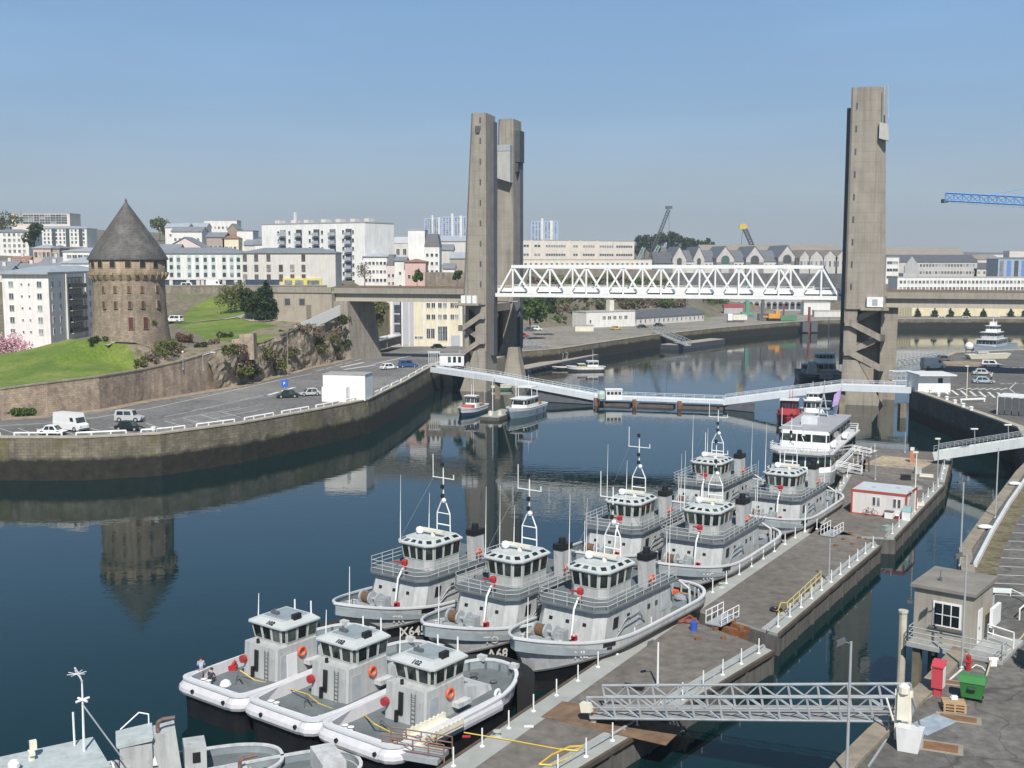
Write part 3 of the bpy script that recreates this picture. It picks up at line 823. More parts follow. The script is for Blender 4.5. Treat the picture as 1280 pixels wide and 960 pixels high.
# ---- the lift span
sp = thing('lift_span', 'white steel truss span hung between the two grey lift towers', 'bridge', BO, BA)
L0, L1 = 1.25, 87.8
NB = 9; bay = (L1 - L0) / NB
zb, zt = 21.9, 29.3
for bpl, nm in ((5.6, 'truss'), (22.3, 'truss')):
    mb = MB(); of = 0 if bpl < 15 else 2.0
    mb.bar((L0 - .3, bpl, zb), (L1 + .3, bpl, zb), .7, .95)
    mb.bar((L0 + bay * .42, bpl, zt), (L1 - bay * .42, bpl, zt), .7, .8)
    for k in range(NB):
        bot0, bot1 = L0 + bay * k + (of if k else 0), L0 + bay * (k + 1) + (of if k < NB - 1 else 0)
        topx = of + L0 + bay * (k + .5) if 0 < k < NB - 1 else (L0 + bay * .46 if k == 0 else L1 - bay * .46)
        mb.bar((bot0 + .1, bpl, zb), (topx, bpl, zt), .46, .46, up=(0, 1, 0))
        mb.bar((topx, bpl, zt), (bot1 - .1, bpl, zb), .46, .46, up=(0, 1, 0))
        mb.bar((topx, bpl, zb), (topx, bpl, zt), .40, .32, up=(0, 1, 0))
        if k:
            mb.hexa([(bot0 - 1.5, bpl - .38, zb + .3), (bot0 + 1.5, bpl - .38, zb + .3), (bot0 + 1.5, bpl + .38, zb + .3), (bot0 - 1.5, bpl + .38, zb + .3),
                     (bot0 - .7, bpl - .38, zb + 1.7), (bot0 + .7, bpl - .38, zb + 1.7), (bot0 + .7, bpl + .38, zb + 1.7), (bot0 - .7, bpl + .38, zb + 1.7)])
    mb.build(nm, WB, sp)
mb = MB()
for k in range(NB):
    topx = L0 + bay * (k + .5) if 0 < k < NB - 1 else (L0 + bay * .46 if k == 0 else L1 - bay * .46)
    mb.bar((topx, 6.0, zt), (topx, 21.9, zt), .3, .35)
mb.build('top_bracing', WB, sp)
mb = MB(); mb.bx(L0, L1, 6.4, 21.3, 22.2, 22.75); mb.build('roadway', M('span_roadway', (.13, .13, .13), .9, .15), sp)
mb = MB()
for y in (6.25, 21.4):
    mb.bx(L0, L1, y - .08, y + .08, 22.76, 23.75); mb.bar((L0, y, 24.25), (L1, y, 24.25), .1, .1)
    for k in range(46): mb.bar((L0 + k * 1.97, y, 23.75), (L0 + k * 1.97, y, 24.25), .07, .07)
mb.build('parapet', WB, sp)
mb = MB()
for k in range(NB + 1): mb.bx(L0 + bay * k - .25, L0 + bay * k + .25, 6.1, 21.8, 21.45, 22.19)
mb.build('floor_beam', SHADE, sp)
mb = MB()
mb.bx(4.2, 6.8, 6.2, 7.8, 20.2, 20.35); mb.path([(4.2, 6.2, 20.3), (4.2, 6.2, 21.6)], .08); mb.path([(6.8, 6.2, 20.3), (6.8, 6.2, 21.6)], .08)
mb.build('service_cradle', WB, sp)

# ---- approach viaducts
def viaduct(label, a0, a1, tow=0):
    t = thing('approach_viaduct', label, 'viaduct', BO, BA, 'viaducts leading to the lift towers')
    mb = MB()
    b0, b1 = 9.6, 23.6
    zt0 = 23.3
    mb.bx(a0, a1, b0 + 1.0, b1 - 1.0, 19.6, 21.79)
    mb.build('girder', M('viaduct_girder', (.42, .385, .325), .85, .08, .3, streak=.2), t)
    mb = MB()
    mb.bx(a0, a1, b0, b0 + .45, 21.8, zt0); mb.bx(a0, a1, b1 - .45, b1, 21.8, zt0); mb.bx(a0, a1, b0 + .46, b1 - .46, 21.81, 22.3)
    mb.build('deck', M('viaduct_deck', (.30, .275, .235), .9, .1, .3, streak=.3), t)
    mb = MB()
    mb.bx(a0, a1, b0 + .1, b0 + .3, zt0 + .01, zt0 + .35); mb.bx(a0, a1, b1 - .3, b1 - .1, zt0 + .01, zt0 + .35)
    mb.build('parapet_rail', M('rail_brown', (.17, .12, .085), .7, .2), t)
    return t
vl = viaduct('grey concrete approach viaduct on the left bank carried over the coast road', -47.5, -7.2)
vr = viaduct('long grey concrete approach viaduct on the right bank behind the car park', 100.6, 260)
mb = MB()
mb.hexa([(-47.6, 9.0, 4.5), (-42.2, 9.0, 2), (-39.5, 24, 2), (-47.6, 24, 2), (-47.6, 9.4, 19.58), (-43.6, 9.4, 19.58), (-41.5, 23, 19.58), (-47.6, 23, 19.58)])
mb.build('pier', PIER, vl)
for a in (160, 215):
    mb = MB(); mb.bx(a, a + 3, 11, 22, -6, 19.59); mb.build('pier', PIER, vr)
mb = MB(); mb.bx(100.4, 103.5, 12, 22.5, -6, 19.59); mb.build('pier', PIER, vr)
# abutment with stairs on the left
ab = thing('bridge_abutment', 'stone abutment with small openings and steps at the town end of the viaduct', 'abutment', BO, BA)
mb = MB(); mb.bx(-75, -47.7, 8.4, 24, 10, 21.9); mb.build('abutment_wall', M('abutment_stone', (.37, .33, .27), .9, .12, .4, streak=.2), ab)
mb = MB(); mb.bx(-75, -47.7, 8.1, 8.6, 21.91, 23.5); mb.build('parapet', M('viaduct_deck', (.30, .275, .235)), ab)
for a in (-62.5, -58):
    mb = MB(); mb.bx(a, a + 2.2, 8.33, 8.5, 18.2, 20.4); mb.bx(a + .4, a + 2.0, 8.31, 8.34, 18.4, 20.2, 1); mb.build('opening', [CONC, SHADE], ab)
mb = MB()
mb.hexa([(-66, 5.4, 12), (-54, 5.4, 12), (-54, 8.3, 12), (-66, 8.3, 12), (-66, 5.4, 13.0), (-54, 5.4, 18.6), (-54, 8.3, 18.6), (-66, 8.3, 13.0)])
mb.build('steps', M('abutment_stone', (.37, .33, .27)), ab)

# true size: the crossing stands about 265 m off
for o in (TL, TR, sp, vl, vr, ab):
    o.location = (BO.x * .91, BO.y * .91, 31 * .09); o.scale = (.91, .91, .91)
for o in (TR, vr): o.location += Vector((.958, -.287, 0)) * -1.9
def BW(a, b, z=0):
    p = BM @ Vector((a, b, z)); return Vector((p.x * .91, p.y * .91, 31 + (z - 31) * .91))

# ================================================================== ROUND TOWER
TWR = stone('tower_stone', (.36, .28, .205), (.235, .19, .15), (.20, .165, .13), .5, .28, blotch=.3)
TWR2 = stone('tower_stone_pale', (.40, .31, .215), (.32, .25, .175), (.22, .18, .14), .7, .4, blotch=.2)
SLATE = stone('slate_cone', (.145, .138, .13), (.10, .097, .092), (.07, .069, .067), .45, .3, blotch=.3, rough=.75)
tb = GY(164, 428, 218)
rt = thing('round_tower', 'round medieval stone tower with conical slate roof standing on the lawn', 'tower', (tb.x, tb.y, 0))
def lathe_uv(prof, n, name, mat, parent, smooth=True, c=(0, 0, 0)):
    mb = MB(); vs = []; uv = []
    for r, z in prof:
        for i in range(n + 1):
            a = 2 * math.pi * i / n + math.pi / 2
            vs.append((c[0] + r * math.cos(a), c[1] + r * math.sin(a), c[2] + z)); uv.append((2 * math.pi * max(3, r) * i / n if r > 3 else 19 * i / n, z))
    W = n + 1
    fs = [(k * W + i, k * W + i + 1, (k + 1) * W + i + 1, (k + 1) * W + i) for k in range(len(prof) - 1) for i in range(n)]
    mb.add(vs, fs); mb.uv = {i: u for i, u in enumerate(uv)}
    return mb.build(name, mat, parent, smooth, True)
zc = ZAT(325, 218)      # eaves
zco = ZAT(350, 218); zpa = ZAT(341, 218)
lathe_uv([(8.4, 10.5), (8.05, 15.0), (7.55, 18), (7.25, 22), (7.1, zco)], 48, 'body', TWR, rt)
pr_ = lathe_uv([(7.1, zco + .001), (7.63, zpa - .4), (7.63, zpa), (7.63, zc + .4), (7.0, zc + .4)], 48, 'parapet', TWR2, rt)
lathe_uv([(7.95, zc + .02), (8.0, zc + .18), (6.85, zc + 2.0), (.12, ZAT(252, 218)), (.01, ZAT(250, 218))], 48, 'roof', SLATE, rt)
mb = MB(); mb.lathe([(.25, 0), (.25, .5), (.05, .9)], 8, (0, 0, ZAT(252, 218) - .2)); mb.build('finial', STEELD, rt)
DARKW = M('window_dark', (.02, .018, .016), .6, .2)
for i in range(30):      # corbels
    a = 2 * math.pi * i / 30
    if math.sin(a) > .35: continue
    mb = MB(); mb.M = Matrix.Rotation(a, 4, 'Z')
    mb.hexa([(7.1, -.22, zco + .1), (7.3, -.22, zco + .1), (7.3, .22, zco + .1), (7.1, .22, zco + .1), (7.1, -.22, zpa - .35), (7.95, -.22, zpa - .35), (7.95, .22, zpa - .35), (7.1, .22, zpa - .35)])
    mb.bx(7.1, 8.0, -.3, .3, zpa - .34, zpa + .12)
    mb.build('corbel', TWR2, rt)
def tower_opening(px, py, w, h, nm, mats, arch=False):
    # angle from picture column
    x = (px - 158.5) / 49.0 * 7.6
    a = math.asin(max(-.98, min(.98, x / 7.7))) - math.pi / 2 + math.atan2(-tb.x, tb.y) * -1 * 0
    z = ZAT(py, 211)
    rr = 7.68 if py < 338 else (7.18 + max(0, (py - 350)) * .011)
    view = math.atan2(-tb.y, -tb.x)        # towards the camera
    a = view + math.asin(max(-.98, min(.98, x / 7.7)))
    mb = MB(); mb.M = Matrix.Rotation(a, 4, 'Z')
    mb.bx(rr - .35, rr + .05, -w / 2 - .10, w / 2 + .10, z - h / 2 - .08, z + h / 2 + .10, 0)
    mb.bx(rr + .02, rr + .08, -w / 2, w / 2, z - h / 2, z + h / 2, 1)
    return mb.build(nm, mats, rt)
for px in (115, 124, 139, 158, 176, 192, 205): tower_opening(px, 330, 1.05, 1.25, 'window', [TWR2, DARKW])
for px in (125, 140, 158, 175, 195): tower_opening(px, 361.5, .62, 1.25, 'window', [TWR2, M('window_shutter', (.12, .07, .035), .7, .2)])
for px in (126, 140.5, 158.5, 175, 195): tower_opening(px, 381, .65, 1.35, 'window', [TWR2, M('window_brown', (.07, .045, .03), .7, .2)])
for px in (159, 177): tower_opening(px, 404, .9, 2.2, 'door', [TWR2, M('door_red_brown', (.10, .035, .028), .6, .2)])
mb = MB()
c = ONHILL(150, 426)
mb.M = Matrix.Translation((c.x - tb.x, c.y - tb.y, 0))
mb.bx(-3.5, 5.2, -3.0, 3.5, 12.5, 15.1); mb.bx(-1.5, 2.0, -3.8, -3.01, 12.5, 14.3)
mb.build('entrance_terrace', GSTONE, rt)

rt.scale = (.94, .94, 1)
# ================================================================== HOUSES
def wallm(n, c): return M('render_' + n, c, .8, .07, .25, streak=.22)
WH = wallm('white', (.74, .73, .70)); WH2 = wallm('offwhite', (.62, .60, .56)); CRM = wallm('cream', (.72, .66, .50)); PNK = wallm('pink', (.62, .43, .40)); YEL = wallm('yellow', (.68, .61, .42))
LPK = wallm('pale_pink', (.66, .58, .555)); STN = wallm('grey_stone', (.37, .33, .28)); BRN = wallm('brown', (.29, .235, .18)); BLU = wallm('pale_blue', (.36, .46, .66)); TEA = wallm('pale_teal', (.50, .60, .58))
GRY = wallm('grey', (.42, .42, .42)); CPK = wallm('cream_pink', (.74, .68, .60))
RF = M('roof_slate', (.20, .215, .24), .6, .15, .5); RFL = M('roof_light', (.34, .37, .41), .55, .1, .4); RFD = M('roof_dark', (.10, .105, .115), .6, .15, .5); RFT = M('roof_tile', (.27, .15, .10), .8, .2, .6)
RFB = M('roof_brown_zinc', (.27, .24, .20), .7, .12, .3); RFM = M('roof_mid_slate', (.155, .165, .18), .6, .15, .4); FLAT = M('roof_flat', (.36, .35, .34), .9, .12, .3)
WFR = M('window_frame', (.70, .70, .68), .5, .03); WFB = M('window_frame_brown', (.20, .12, .07), .6, .1); TEAL = M('spandrel_teal', (.47, .57, .56), .5, .06); BLUEP = M('panel_blue', (.12, .23, .52), .5, .1)
_win = {}
def window_mesh(w, h, frame, gl, fw=.09):
    k = (round(w, 2), round(h, 2), frame.name, gl.name)
    if k not in _win:
        mb = MB()
        mb.bx(-w / 2 - fw, w / 2 + fw, -.07, .02, -h / 2 - fw, -h / 2); mb.bx(-w / 2 - fw, w / 2 + fw, -.07, .02, h / 2, h / 2 + fw)
        mb.bx(-w / 2 - fw, -w / 2, -.07, .02, -h / 2, h / 2); mb.bx(w / 2, w / 2 + fw, -.07, .02, -h / 2, h / 2)
        mb.bx(-w / 2, w / 2, -.02, .015, -h / 2, h / 2, 1)
        if w > .9: mb.bx(-.035, .035, -.05, -.021, -h / 2, h / 2)
        o = mb.build('window', [frame, gl]); _win[k] = o.data; bpy.data.objects.remove(o)
    return _win[k]
def put_windows(root, spots, w, h, frame=None, gl=None, side='front', length=0, depth=0, name='window'):
    me = window_mesh(w, h, frame or WFR, gl or WGLASS)
    for (x, z) in spots:
        o = link(name, me, root)
        if side == 'front': o.location = (x, -.02, z)
        elif side == 'right': o.location = (length + .02, x, z); o.rotation_euler = (0, 0, R(90))
        elif side == 'left': o.location = (-.02, x, z); o.rotation_euler = (0, 0, R(-90))
def grid(n, m, x0, x1, z0, z1, skip=()):
    return [((x0 + (x1 - x0) * (i + .5) / n), (z0 + (z1 - z0) * (j + .5) / m)) for i in range(n) for j in range(m) if (i, j) not in skip]
def block(name, label, cat, pxl, pxr, pyt, Y, dep, wall, roof='flat', roofm=None, win=None, Y2=None, zb=None, group=None, rise=2.5, over=.35, sidewin=None, ww=1.1, wh=1.4, frame=None, gl=None, gable_side=False, chim=0, sink=1.5):
    a = GY(pxl, pyt, Y); b = GY(pxr, pyt, Y2 or Y)
    d = Vector((b.x - a.x, b.y - a.y, 0)); L = d.length; rz = math.atan2(d.y, d.x)
    if zb is None:
        zb = min(HZ(a.x, a.y), HZ(b.x, b.y), HZ((a.x + b.x) / 2, (a.y + b.y) / 2)) - sink
    zt = max(a.z, zb + 2)
    h = zt - zb
    t = thing(name, label, cat, (a.x, a.y, zb), rz, group)
    mb = MB()
    if roof == 'gable_front':     # ridge runs away from us: gable end in front
        mb.prism([(0, 0), (L, 0), (L, dep), (0, dep)], 0, h - rise)
        for y in (0, dep): pass
        mb.add([(0, 0, h - rise), (L, 0, h - rise), (L / 2, 0, h), (0, dep, h - rise), (L, dep, h - rise), (L / 2, dep, h)], [(0, 1, 2), (3, 5, 4), (0, 2, 5, 3), (1, 4, 5, 2)])
    elif roof == 'gable':
        mb.prism([(0, 0), (L, 0), (L, dep), (0, dep)], 0, h - rise)
        mb.add([(0, 0, h - rise), (0, dep, h - rise), (0, dep / 2, h), (L, 0, h - rise), (L, dep, h - rise), (L, dep / 2, h)], [(0, 2, 1), (3, 4, 5), (0, 3, 5, 2), (1, 2, 5, 4)])
    else:
        mb.bx(0, L, 0, dep, 0, h if roof == 'flat' else h - rise)
    mb.build('wall', wall, t)
    rm = roofm or FLAT
    mb = MB()
    o = over
    if roof == 'flat':
        mb.bx(-.12, L + .12, -.12, dep + .12, h + .005, h + .35); mb.bx(.4, L - .4, .4, dep - .4, h + .352, h + .40)
    elif roof == 'hip':
        e = h - rise; r = min(dep / 2, L / 2) * .92
        mb.add([(-o, -o, e), (L + o, -o, e), (L + o, dep + o, e), (-o, dep + o, e), (r, dep / 2, h), (L - r, dep / 2, h), (-o, -o, e - .25), (L + o, -o, e - .25), (L + o, dep + o, e - .25), (-o, dep + o, e - .25)],
               [(0, 1, 5, 4), (1, 2, 5), (2, 3, 4, 5), (3, 0, 4), (6, 7, 1, 0), (7, 8, 2, 1), (8, 9, 3, 2), (9, 6, 0, 3), (9, 8, 7, 6)])
    elif roof == 'gable':
        e = h - rise
        mb.add([(-o, -o, e - .1), (L + o, -o, e - .1), (L + o, dep / 2, h + .05), (-o, dep / 2, h + .05), (-o, dep + o, e - .1), (L + o, dep + o, e - .1),
                (-o, -o, e + .15), (L + o, -o, e + .15), (L + o, dep / 2, h + .32), (-o, dep / 2, h + .32), (-o, dep + o, e + .15), (L + o, dep + o, e + .15)],
               [(0, 1, 2, 3), (3, 2, 5, 4), (6, 9, 8, 7), (9, 10, 11, 8), (0, 6, 7, 1), (4, 5, 11, 10), (0, 3, 9, 6), (3, 4, 10, 9), (1, 7, 8, 2), (2, 8, 11, 5)])
    elif roof == 'gable_front':
        e = h - rise
        mb.add([(-o, -o, e - .1), (L / 2, -o, h + .05), (L + o, -o, e - .1), (-o, dep + o, e - .1), (L / 2, dep + o, h + .05), (L + o, dep + o, e - .1),
                (-o, -o, e + .15), (L / 2, -o, h + .35), (L + o, -o, e + .15), (-o, dep + o, e + .15), (L / 2, dep + o, h + .35), (L + o, dep + o, e + .15)],
               [(0, 3, 4, 1), (1, 4, 5, 2), (6, 7, 10, 9), (7, 8, 11, 10), (0, 1, 7, 6), (1, 2, 8, 7), (3, 9, 10, 4), (4, 10, 11, 5), (0, 6, 9, 3), (2, 5, 11, 8)])
    elif roof == 'mansard':
        e = h - rise
        mb.hexa([(-.15, -.15, e + .005), (L + .15, -.15, e + .005), (L + .15, dep + .15, e + .005), (-.15, dep + .15, e + .005), (.7, .9, h), (L - .7, .9, h), (L - .7, dep - .9, h), (.7, dep - .9, h)])
    r_ = mb.build('roof', rm, t)
    for k in range(chim):
        mb = MB(); x = L * (k + .5) / chim
        mb.bx(x - .5, x + .5, dep / 2 - .4, dep / 2 + .4, h - .8, h + 1.3); mb.build('chimney', WH2 if wall is not BRN else BRN, r_)
    if win:
        n, m, x0, x1, z0, z1 = win
        put_windows(t, grid(n, m, x0 * L, x1 * L, z0 * h, z1 * h), ww, wh, frame, gl)
    if sidewin:
        sd, n, m, x0, x1, z0, z1 = sidewin
        put_windows(t, grid(n, m, x0 * dep, x1 * dep, z0 * h, z1 * h), ww, wh, frame, gl, sd, L, dep)
    t['_L'] = L; t['_h'] = h
    return t, L, h

# ---- white flats left of the round tower: two faces meeting at a corner
A0, A1, A2 = GY(2, 341, 258), GY(60, 341, 256), GY(138, 341, 300)
ap = thing('apartment_block', 'white five storey flats with balconies behind the left side of the round tower', 'apartment block', (0, 0, 0))
zt_ = ZAT(343, 256); zb_ = 7.5
A3 = A0 + (A2 - A1)
mb = MB(); mb.prism([(A0.x, A0.y), (A1.x, A1.y), (A2.x, A2.y), (A3.x, A3.y)], zb_, zt_); mb.build('wall', wallm('flats_white', (.80, .755, .74)), ap)
cx, cy = (A0.x + A2.x) / 2, (A0.y + A2.y) / 2
mb = MB()
ov_ = [(p.x + (p.x - cx) * .04, p.y + (p.y - cy) * .04) for p in (A0, A1, A2, A3)]
inn_ = [(cx + (p.x - cx) * .35, cy + (p.y - cy) * .35) for p in (A0, A1, A2, A3)]
mb.loft([[(x, y, zt_ + .01) for x, y in ov_], [(x, y, zt_ + .5) for x, y in ov_], [(x, y, zt_ + 1.9) for x, y in inn_]], 0, True, True)
mb.build('roof', RFL, ap)
def face_frame(p, q):
    d = Vector((q.x - p.x, q.y - p.y, 0)); L = d.length; d.normalize()
    return p, d, Vector((d.y, -d.x, 0)), L, math.atan2(d.y, d.x)
p_, d_, n_, L_, rz_ = face_frame(A0, A1)
hh = 2.72
for j in range(5):
    z = zt_ - 2.3 - j * hh
    for u, w_, h_ in ((.19, 1.1, 1.35), (.80, 1.1, 1.35), (.42, .4, .45), (.58, .4, .45)):
        o = link('window', window_mesh(w_, h_, WFR, WGLASS), ap); q = p_ + d_ * (L_ * u) + n_ * .03
        o.location = (q.x, q.y, z); o.rotation_euler = (0, 0, rz_)
p_, d_, n_, L_, rz_ = face_frame(A1, A2)
for j in range(5):
    z = zt_ - 2.3 - j * hh
    for u in (.05, .155, .62, .70):
        o = link('window', window_mesh(.95, 1.4, WFR, WGLASS), ap); q = p_ + d_ * (L_ * u) + n_ * .03
        o.location = (q.x, q.y, z); o.rotation_euler = (0, 0, rz_)
    for u0, u1 in ((.27, .50), (.76, .97)):
        mb = MB(); x0, x1 = L_ * u0, L_ * u1
        mb.M = Matrix.Translation((p_.x, p_.y, 0)) @ Matrix.Rotation(rz_, 4, 'Z')
        mb.bx(x0, x1, -.06, .0, z - .95, z + 1.5, 1)
        for k in range(4): mb.bx(x0 + (x1 - x0) * (k + .3) / 4, x0 + (x1 - x0) * (k + .75) / 4, -.09, -.061, z - .9, z + 1.1, 2)
        mb.bx(x0, x1, -1.1, -.1, z - 1.15, z - 1.0, 0)
        mb.bx(x0, x1, -1.1, -1.04, z - .99, z - .1, 3)
        mb.build('balcony', [GRY, M('balcony_recess', (.25, .24, .23), .8), WGLASS, M('balcony_rail', (.085, .075, .075), .6, .2)], ap)
for u in (.235, .535, .735):
    mb = MB(); mb.M = Matrix.Translation((p_.x, p_.y, 0)) @ Matrix.Rotation(rz_, 4, 'Z'); mb.bx(L_ * u - .4, L_ * u + .4, -.5, -.005, zb_, zt_ - .02); mb.build('pilaster', WH2, ap)

# ---- terrace of long white buildings behind the park
def strips(t, L, h, xs, w, z0, z1, n, glassmat=WGLASS):
    for x in xs:
        mb = MB(); mb.bx(x - w / 2, x + w / 2, -.05, .0, z0, z1, 0)
        dz = (z1 - z0) / n
        for k in range(n): mb.bx(x - w / 2 + .15, x + w / 2 - .15, -.08, -.051, z0 + dz * k + .15, z0 + dz * (k + .62), 1)
        mb.build('window_strip', [TEAL, glassmat], t)
t, L, h = block('terrace_building', 'long white building with tall teal window strips right behind the round tower', 'building', 190, 302, 309, 332, 12, WH, 'hip', RF, rise=1.6, zb=22.3)
strips(t, L, h, [L * u for u in (.12, .21, .29, .41, .50, .59, .68, .80, .885, .96)], 1.25, 3.6, h - 2.2, 3)
mb = MB(); mb.bx(0, L, -2.5, -.01, 0, 2.9); sf = mb.build('shop_front', M('shop_dark', (.05, .07, .11), .4, .3), t)
mb = MB()
for u in (.10, .23, .42, .53, .58, .70, .82, .95): mb.bx(L * u - .5, L * u + .5, -2.7, -2.51, 0, 3.1)
mb.bx(0, L, -2.8, -2.51, 2.91, 3.3); mb.build('pillar', WH2, sf)
t, L, h = block('terrace_building', 'white building with brown shutters and a yellow shop at its foot', 'building', 301, 419, 309.5, 330, 12, WH2, 'hip', RF, rise=1.4, zb=22.3)
put_windows(t, [(L * u, z) for u in (.04, .16, .29) for z in (h - 3, h - 6, h - 8.8)] + [(L * u, z) for u in (.42, .54) for z in (h - 6, h - 8.8)] + [(L * .66, z) for z in (h - 3, h - 6, h - 8.8)], 1.0, 1.9, WFB)
mb = MB(); mb.bx(L * .44, L * .85, -.5, -.01, .3, 3.4); mb.bx(L * .46, L * .54, -.55, -.501, .3, 2.8, 1); mb.bx(L * .57, L * .66, -.55, -.501, .3, 2.8, 1); mb.bx(L * .70, L * .83, -.55, -.501, .3, 2.8, 1)
mb.build('shop_front', [M('shop_yellow', (.66, .58, .16), .5), WGLASS], t)
mb = MB(); mb.bx(L * .05, L * .40, -1.2, -.01, .3, 3.0); mb.build('awning_front', M('shop_dark', (.05, .07, .11)), t)
# ---- tall white block
t, L, h = block('apartment_block', 'tall bright white flat roofed block with grey balconies standing above the terrace', 'apartment block', 327, 456, 281, 395, 16, wallm('bright_white', (.80, .80, .78)), 'flat', zb=20, Y2=372)
put_windows(t, [(L * u, h - 3.0 - 2.75 * j) for u in (.17, .28, .48, .60, .80, .89) for j in range(7)] , .9, 1.3, WFR)
for u in (.215, .375, .545, .70, .85):
    for j in range(7):
        if u < .6 and j > 2: continue
        mb = MB(); z = h - 4.0 - 2.75 * j; x = L * u
        mb.bx(x - 1.3, x + 1.3, -.06, -.005, z + .1, z + 2.1, 1); mb.bx(x - 1.4, x + 1.4, -1.0, -.061, z - .1, z + .05, 0); mb.bx(x - 1.4, x + 1.4, -1.0, -.94, z + .051, z + .95, 0)
        mb.build('balcony', [M('balcony_grey', (.38, .42, .47), .5), WGLASS], t)
for u in (.06, .22, .35, .52, .66, .8, .93):
    mb = MB(); mb.bx(L * u - 1, L * u + 1, 5, 8, h + .41, h + 1.6); mb.build('rooftop_box', WH2, t)
mb = MB(); mb.bx(L * .255 - .3, L * .255 + .3, 4, 4.8, h + .41, h + 4.2); mb.build('chimney', WH, t)
for k in range(10):      # narrow parapet cornice dentils
    pass
# ---- group of houses between the white block and the left lift tower
HG = 'town houses between the white block and the lift tower'
block('town_house', 'white house with rows of small square windows beside the tall white block', 'house', 454, 484, 314, 372, 10, WH, 'hip', RFL, (6, 4, .03, .97, .25, .86), rise=1.6, ww=.8, wh=1.0, frame=WFR)
block('town_house', 'narrow pale pink house with black mansard roof beside the small windowed white one', 'house', 483, 494, 318, 371, 10, LPK, 'mansard', RFD, (2, 4, .05, .95, .15, .70), rise=3.6, ww=.7, wh=1.0)
block('town_house', 'narrow plain white house left of the pink one', 'house', 493, 507, 322, 370, 10, WH, 'gable', RF, (1, 3, .3, .7, .2, .85), rise=1.0, ww=.7, wh=1.0)
block('town_house', 'bright pink house with flat roof line above the green ivy wall', 'house', 506, 532, 323.5, 368, 10, PNK, 'hip', RFT, (3, 2, .05, .98, .42, .86), rise=.9, ww=.9, wh=1.2, frame=WFR)
block('town_house', 'pale house with arched dark dormers behind the narrow mansard house', 'house', 491, 512, 296, 425, 12, WH2, 'mansard', RFL, (2, 3, .1, .9, .3, .80), rise=2.4, ww=1.2, wh=2.2)
t, L, h = block('apartment_block', 'tall narrow blind white gable standing above the pink house', 'apartment block', 510, 531, 288, 400, 14, wallm('bright_white', (.80, .80, .78)), 'flat', FLAT)
t, L, h = block('apartment_block', 'white six storey block with dark mansard top right of the blind gable', 'apartment block', 530.5, 549, 292, 398, 14, WH, 'mansard', RFD, (3, 6, .03, .97, .22, .80), rise=4.6, ww=.9, wh=1.1)
block('town_house', 'brown rubble stone gable house on the slope above the white houses', 'house', 455, 480, 291, 470, 12, BRN, 'gable', RF, rise=1.8)
block('town_house', 'small white house with dark dormers high beside the bare trees', 'house', 451, 465, 279, 500, 10, WH, 'mansard', RFD, (2, 1, .1, .9, .5, .9), rise=2.5, ww=1.2, wh=2)
block('town_house', 'cluttered grey house on the slope just left of the lift tower', 'house', 548, 566, 306, 430, 10, WH2, 'gable', RF, (3, 2, .05, .95, .3, .75), rise=2, ww=1, wh=1.3)
block('town_house', 'beige house with grey roof touching the left edge of the lift tower', 'house', 562, 584, 316, 415, 10, STN, 'gable', RFL, (4, 2, .05, .95, .3, .75), rise=2, ww=.9, wh=1.3)
block('town_house', 'small white cottage under the cluttered grey house', 'house', 554, 568, 330, 396, 9, WH, 'gable', RF, (2, 1, .1, .9, .3, .8), rise=1.6, ww=1, wh=1.2)
block('town_house', 'white house row behind the beige one near the lift tower', 'house', 549, 590, 296, 520, 10, WH2, 'gable', RFL, (7, 1, .02, .98, .4, .7), rise=2, ww=1, wh=1.4)
wall_strip('garden_wall', 'brown stone garden wall with bushes below the white mansard block', 'wall', [GY(531, 340, 366), GY(600, 341, 366)], lambda p: p.z - 6, GSTONE, .8, 0)
wall_strip('terrace_wall', 'grey brown stone terrace wall below the white buildings at the back of the park', 'wall', [GY(196, 357.2, 323), GY(300, 357.2, 323), GY(408, 357.2, 323)], lambda p: p.z - 6.5, GSTONE, .8, 0, COPING)

# ---- blue tower blocks far away
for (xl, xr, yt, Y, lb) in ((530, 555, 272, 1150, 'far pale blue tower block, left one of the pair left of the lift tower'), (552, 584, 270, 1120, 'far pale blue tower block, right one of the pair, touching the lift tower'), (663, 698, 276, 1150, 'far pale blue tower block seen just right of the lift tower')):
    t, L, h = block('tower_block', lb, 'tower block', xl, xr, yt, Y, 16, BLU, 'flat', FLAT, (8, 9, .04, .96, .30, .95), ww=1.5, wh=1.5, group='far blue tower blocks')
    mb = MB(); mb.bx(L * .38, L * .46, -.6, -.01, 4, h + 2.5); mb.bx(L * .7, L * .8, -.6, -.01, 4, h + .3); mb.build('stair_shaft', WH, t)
# ---- far left town
block('apartment_block', 'far large white slab block with brown balconies on the skyline at the left', 'apartment block', 14, 87, 267, 720, 18, CPK, 'flat', FLAT, (9, 4, .10, .95, .52, .96), ww=3.6, wh=1.5)
t, L, h = block('apartment_block', 'white flat roofed block at the left edge behind the dark tree', 'apartment block', -20, 35, 286, 480, 14, WH, 'hip', RF, (5, 4, .40, .95, .2, .9), rise=1.2, ww=1, wh=1.3)
t, L, h = block('apartment_block', 'long row of white flats with dark stair gaps below the skyline slab', 'apartment block', 33, 108, 282, 560, 14, WH, 'hip', RFL, (12, 4, .2, .98, .25, .88), rise=1.2, ww=.9, wh=1.2)
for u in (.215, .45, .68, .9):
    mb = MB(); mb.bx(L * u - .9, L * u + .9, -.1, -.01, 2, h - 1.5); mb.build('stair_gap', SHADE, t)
block('town_house', 'small pink house with cream window bays in the roofs left of the tower', 'house', 41, 63, 305, 420, 9, PNK, 'hip', RFL, (4, 1, .03, .97, .45, .75), rise=1.4, ww=1.1, wh=2.0, frame=CRM)
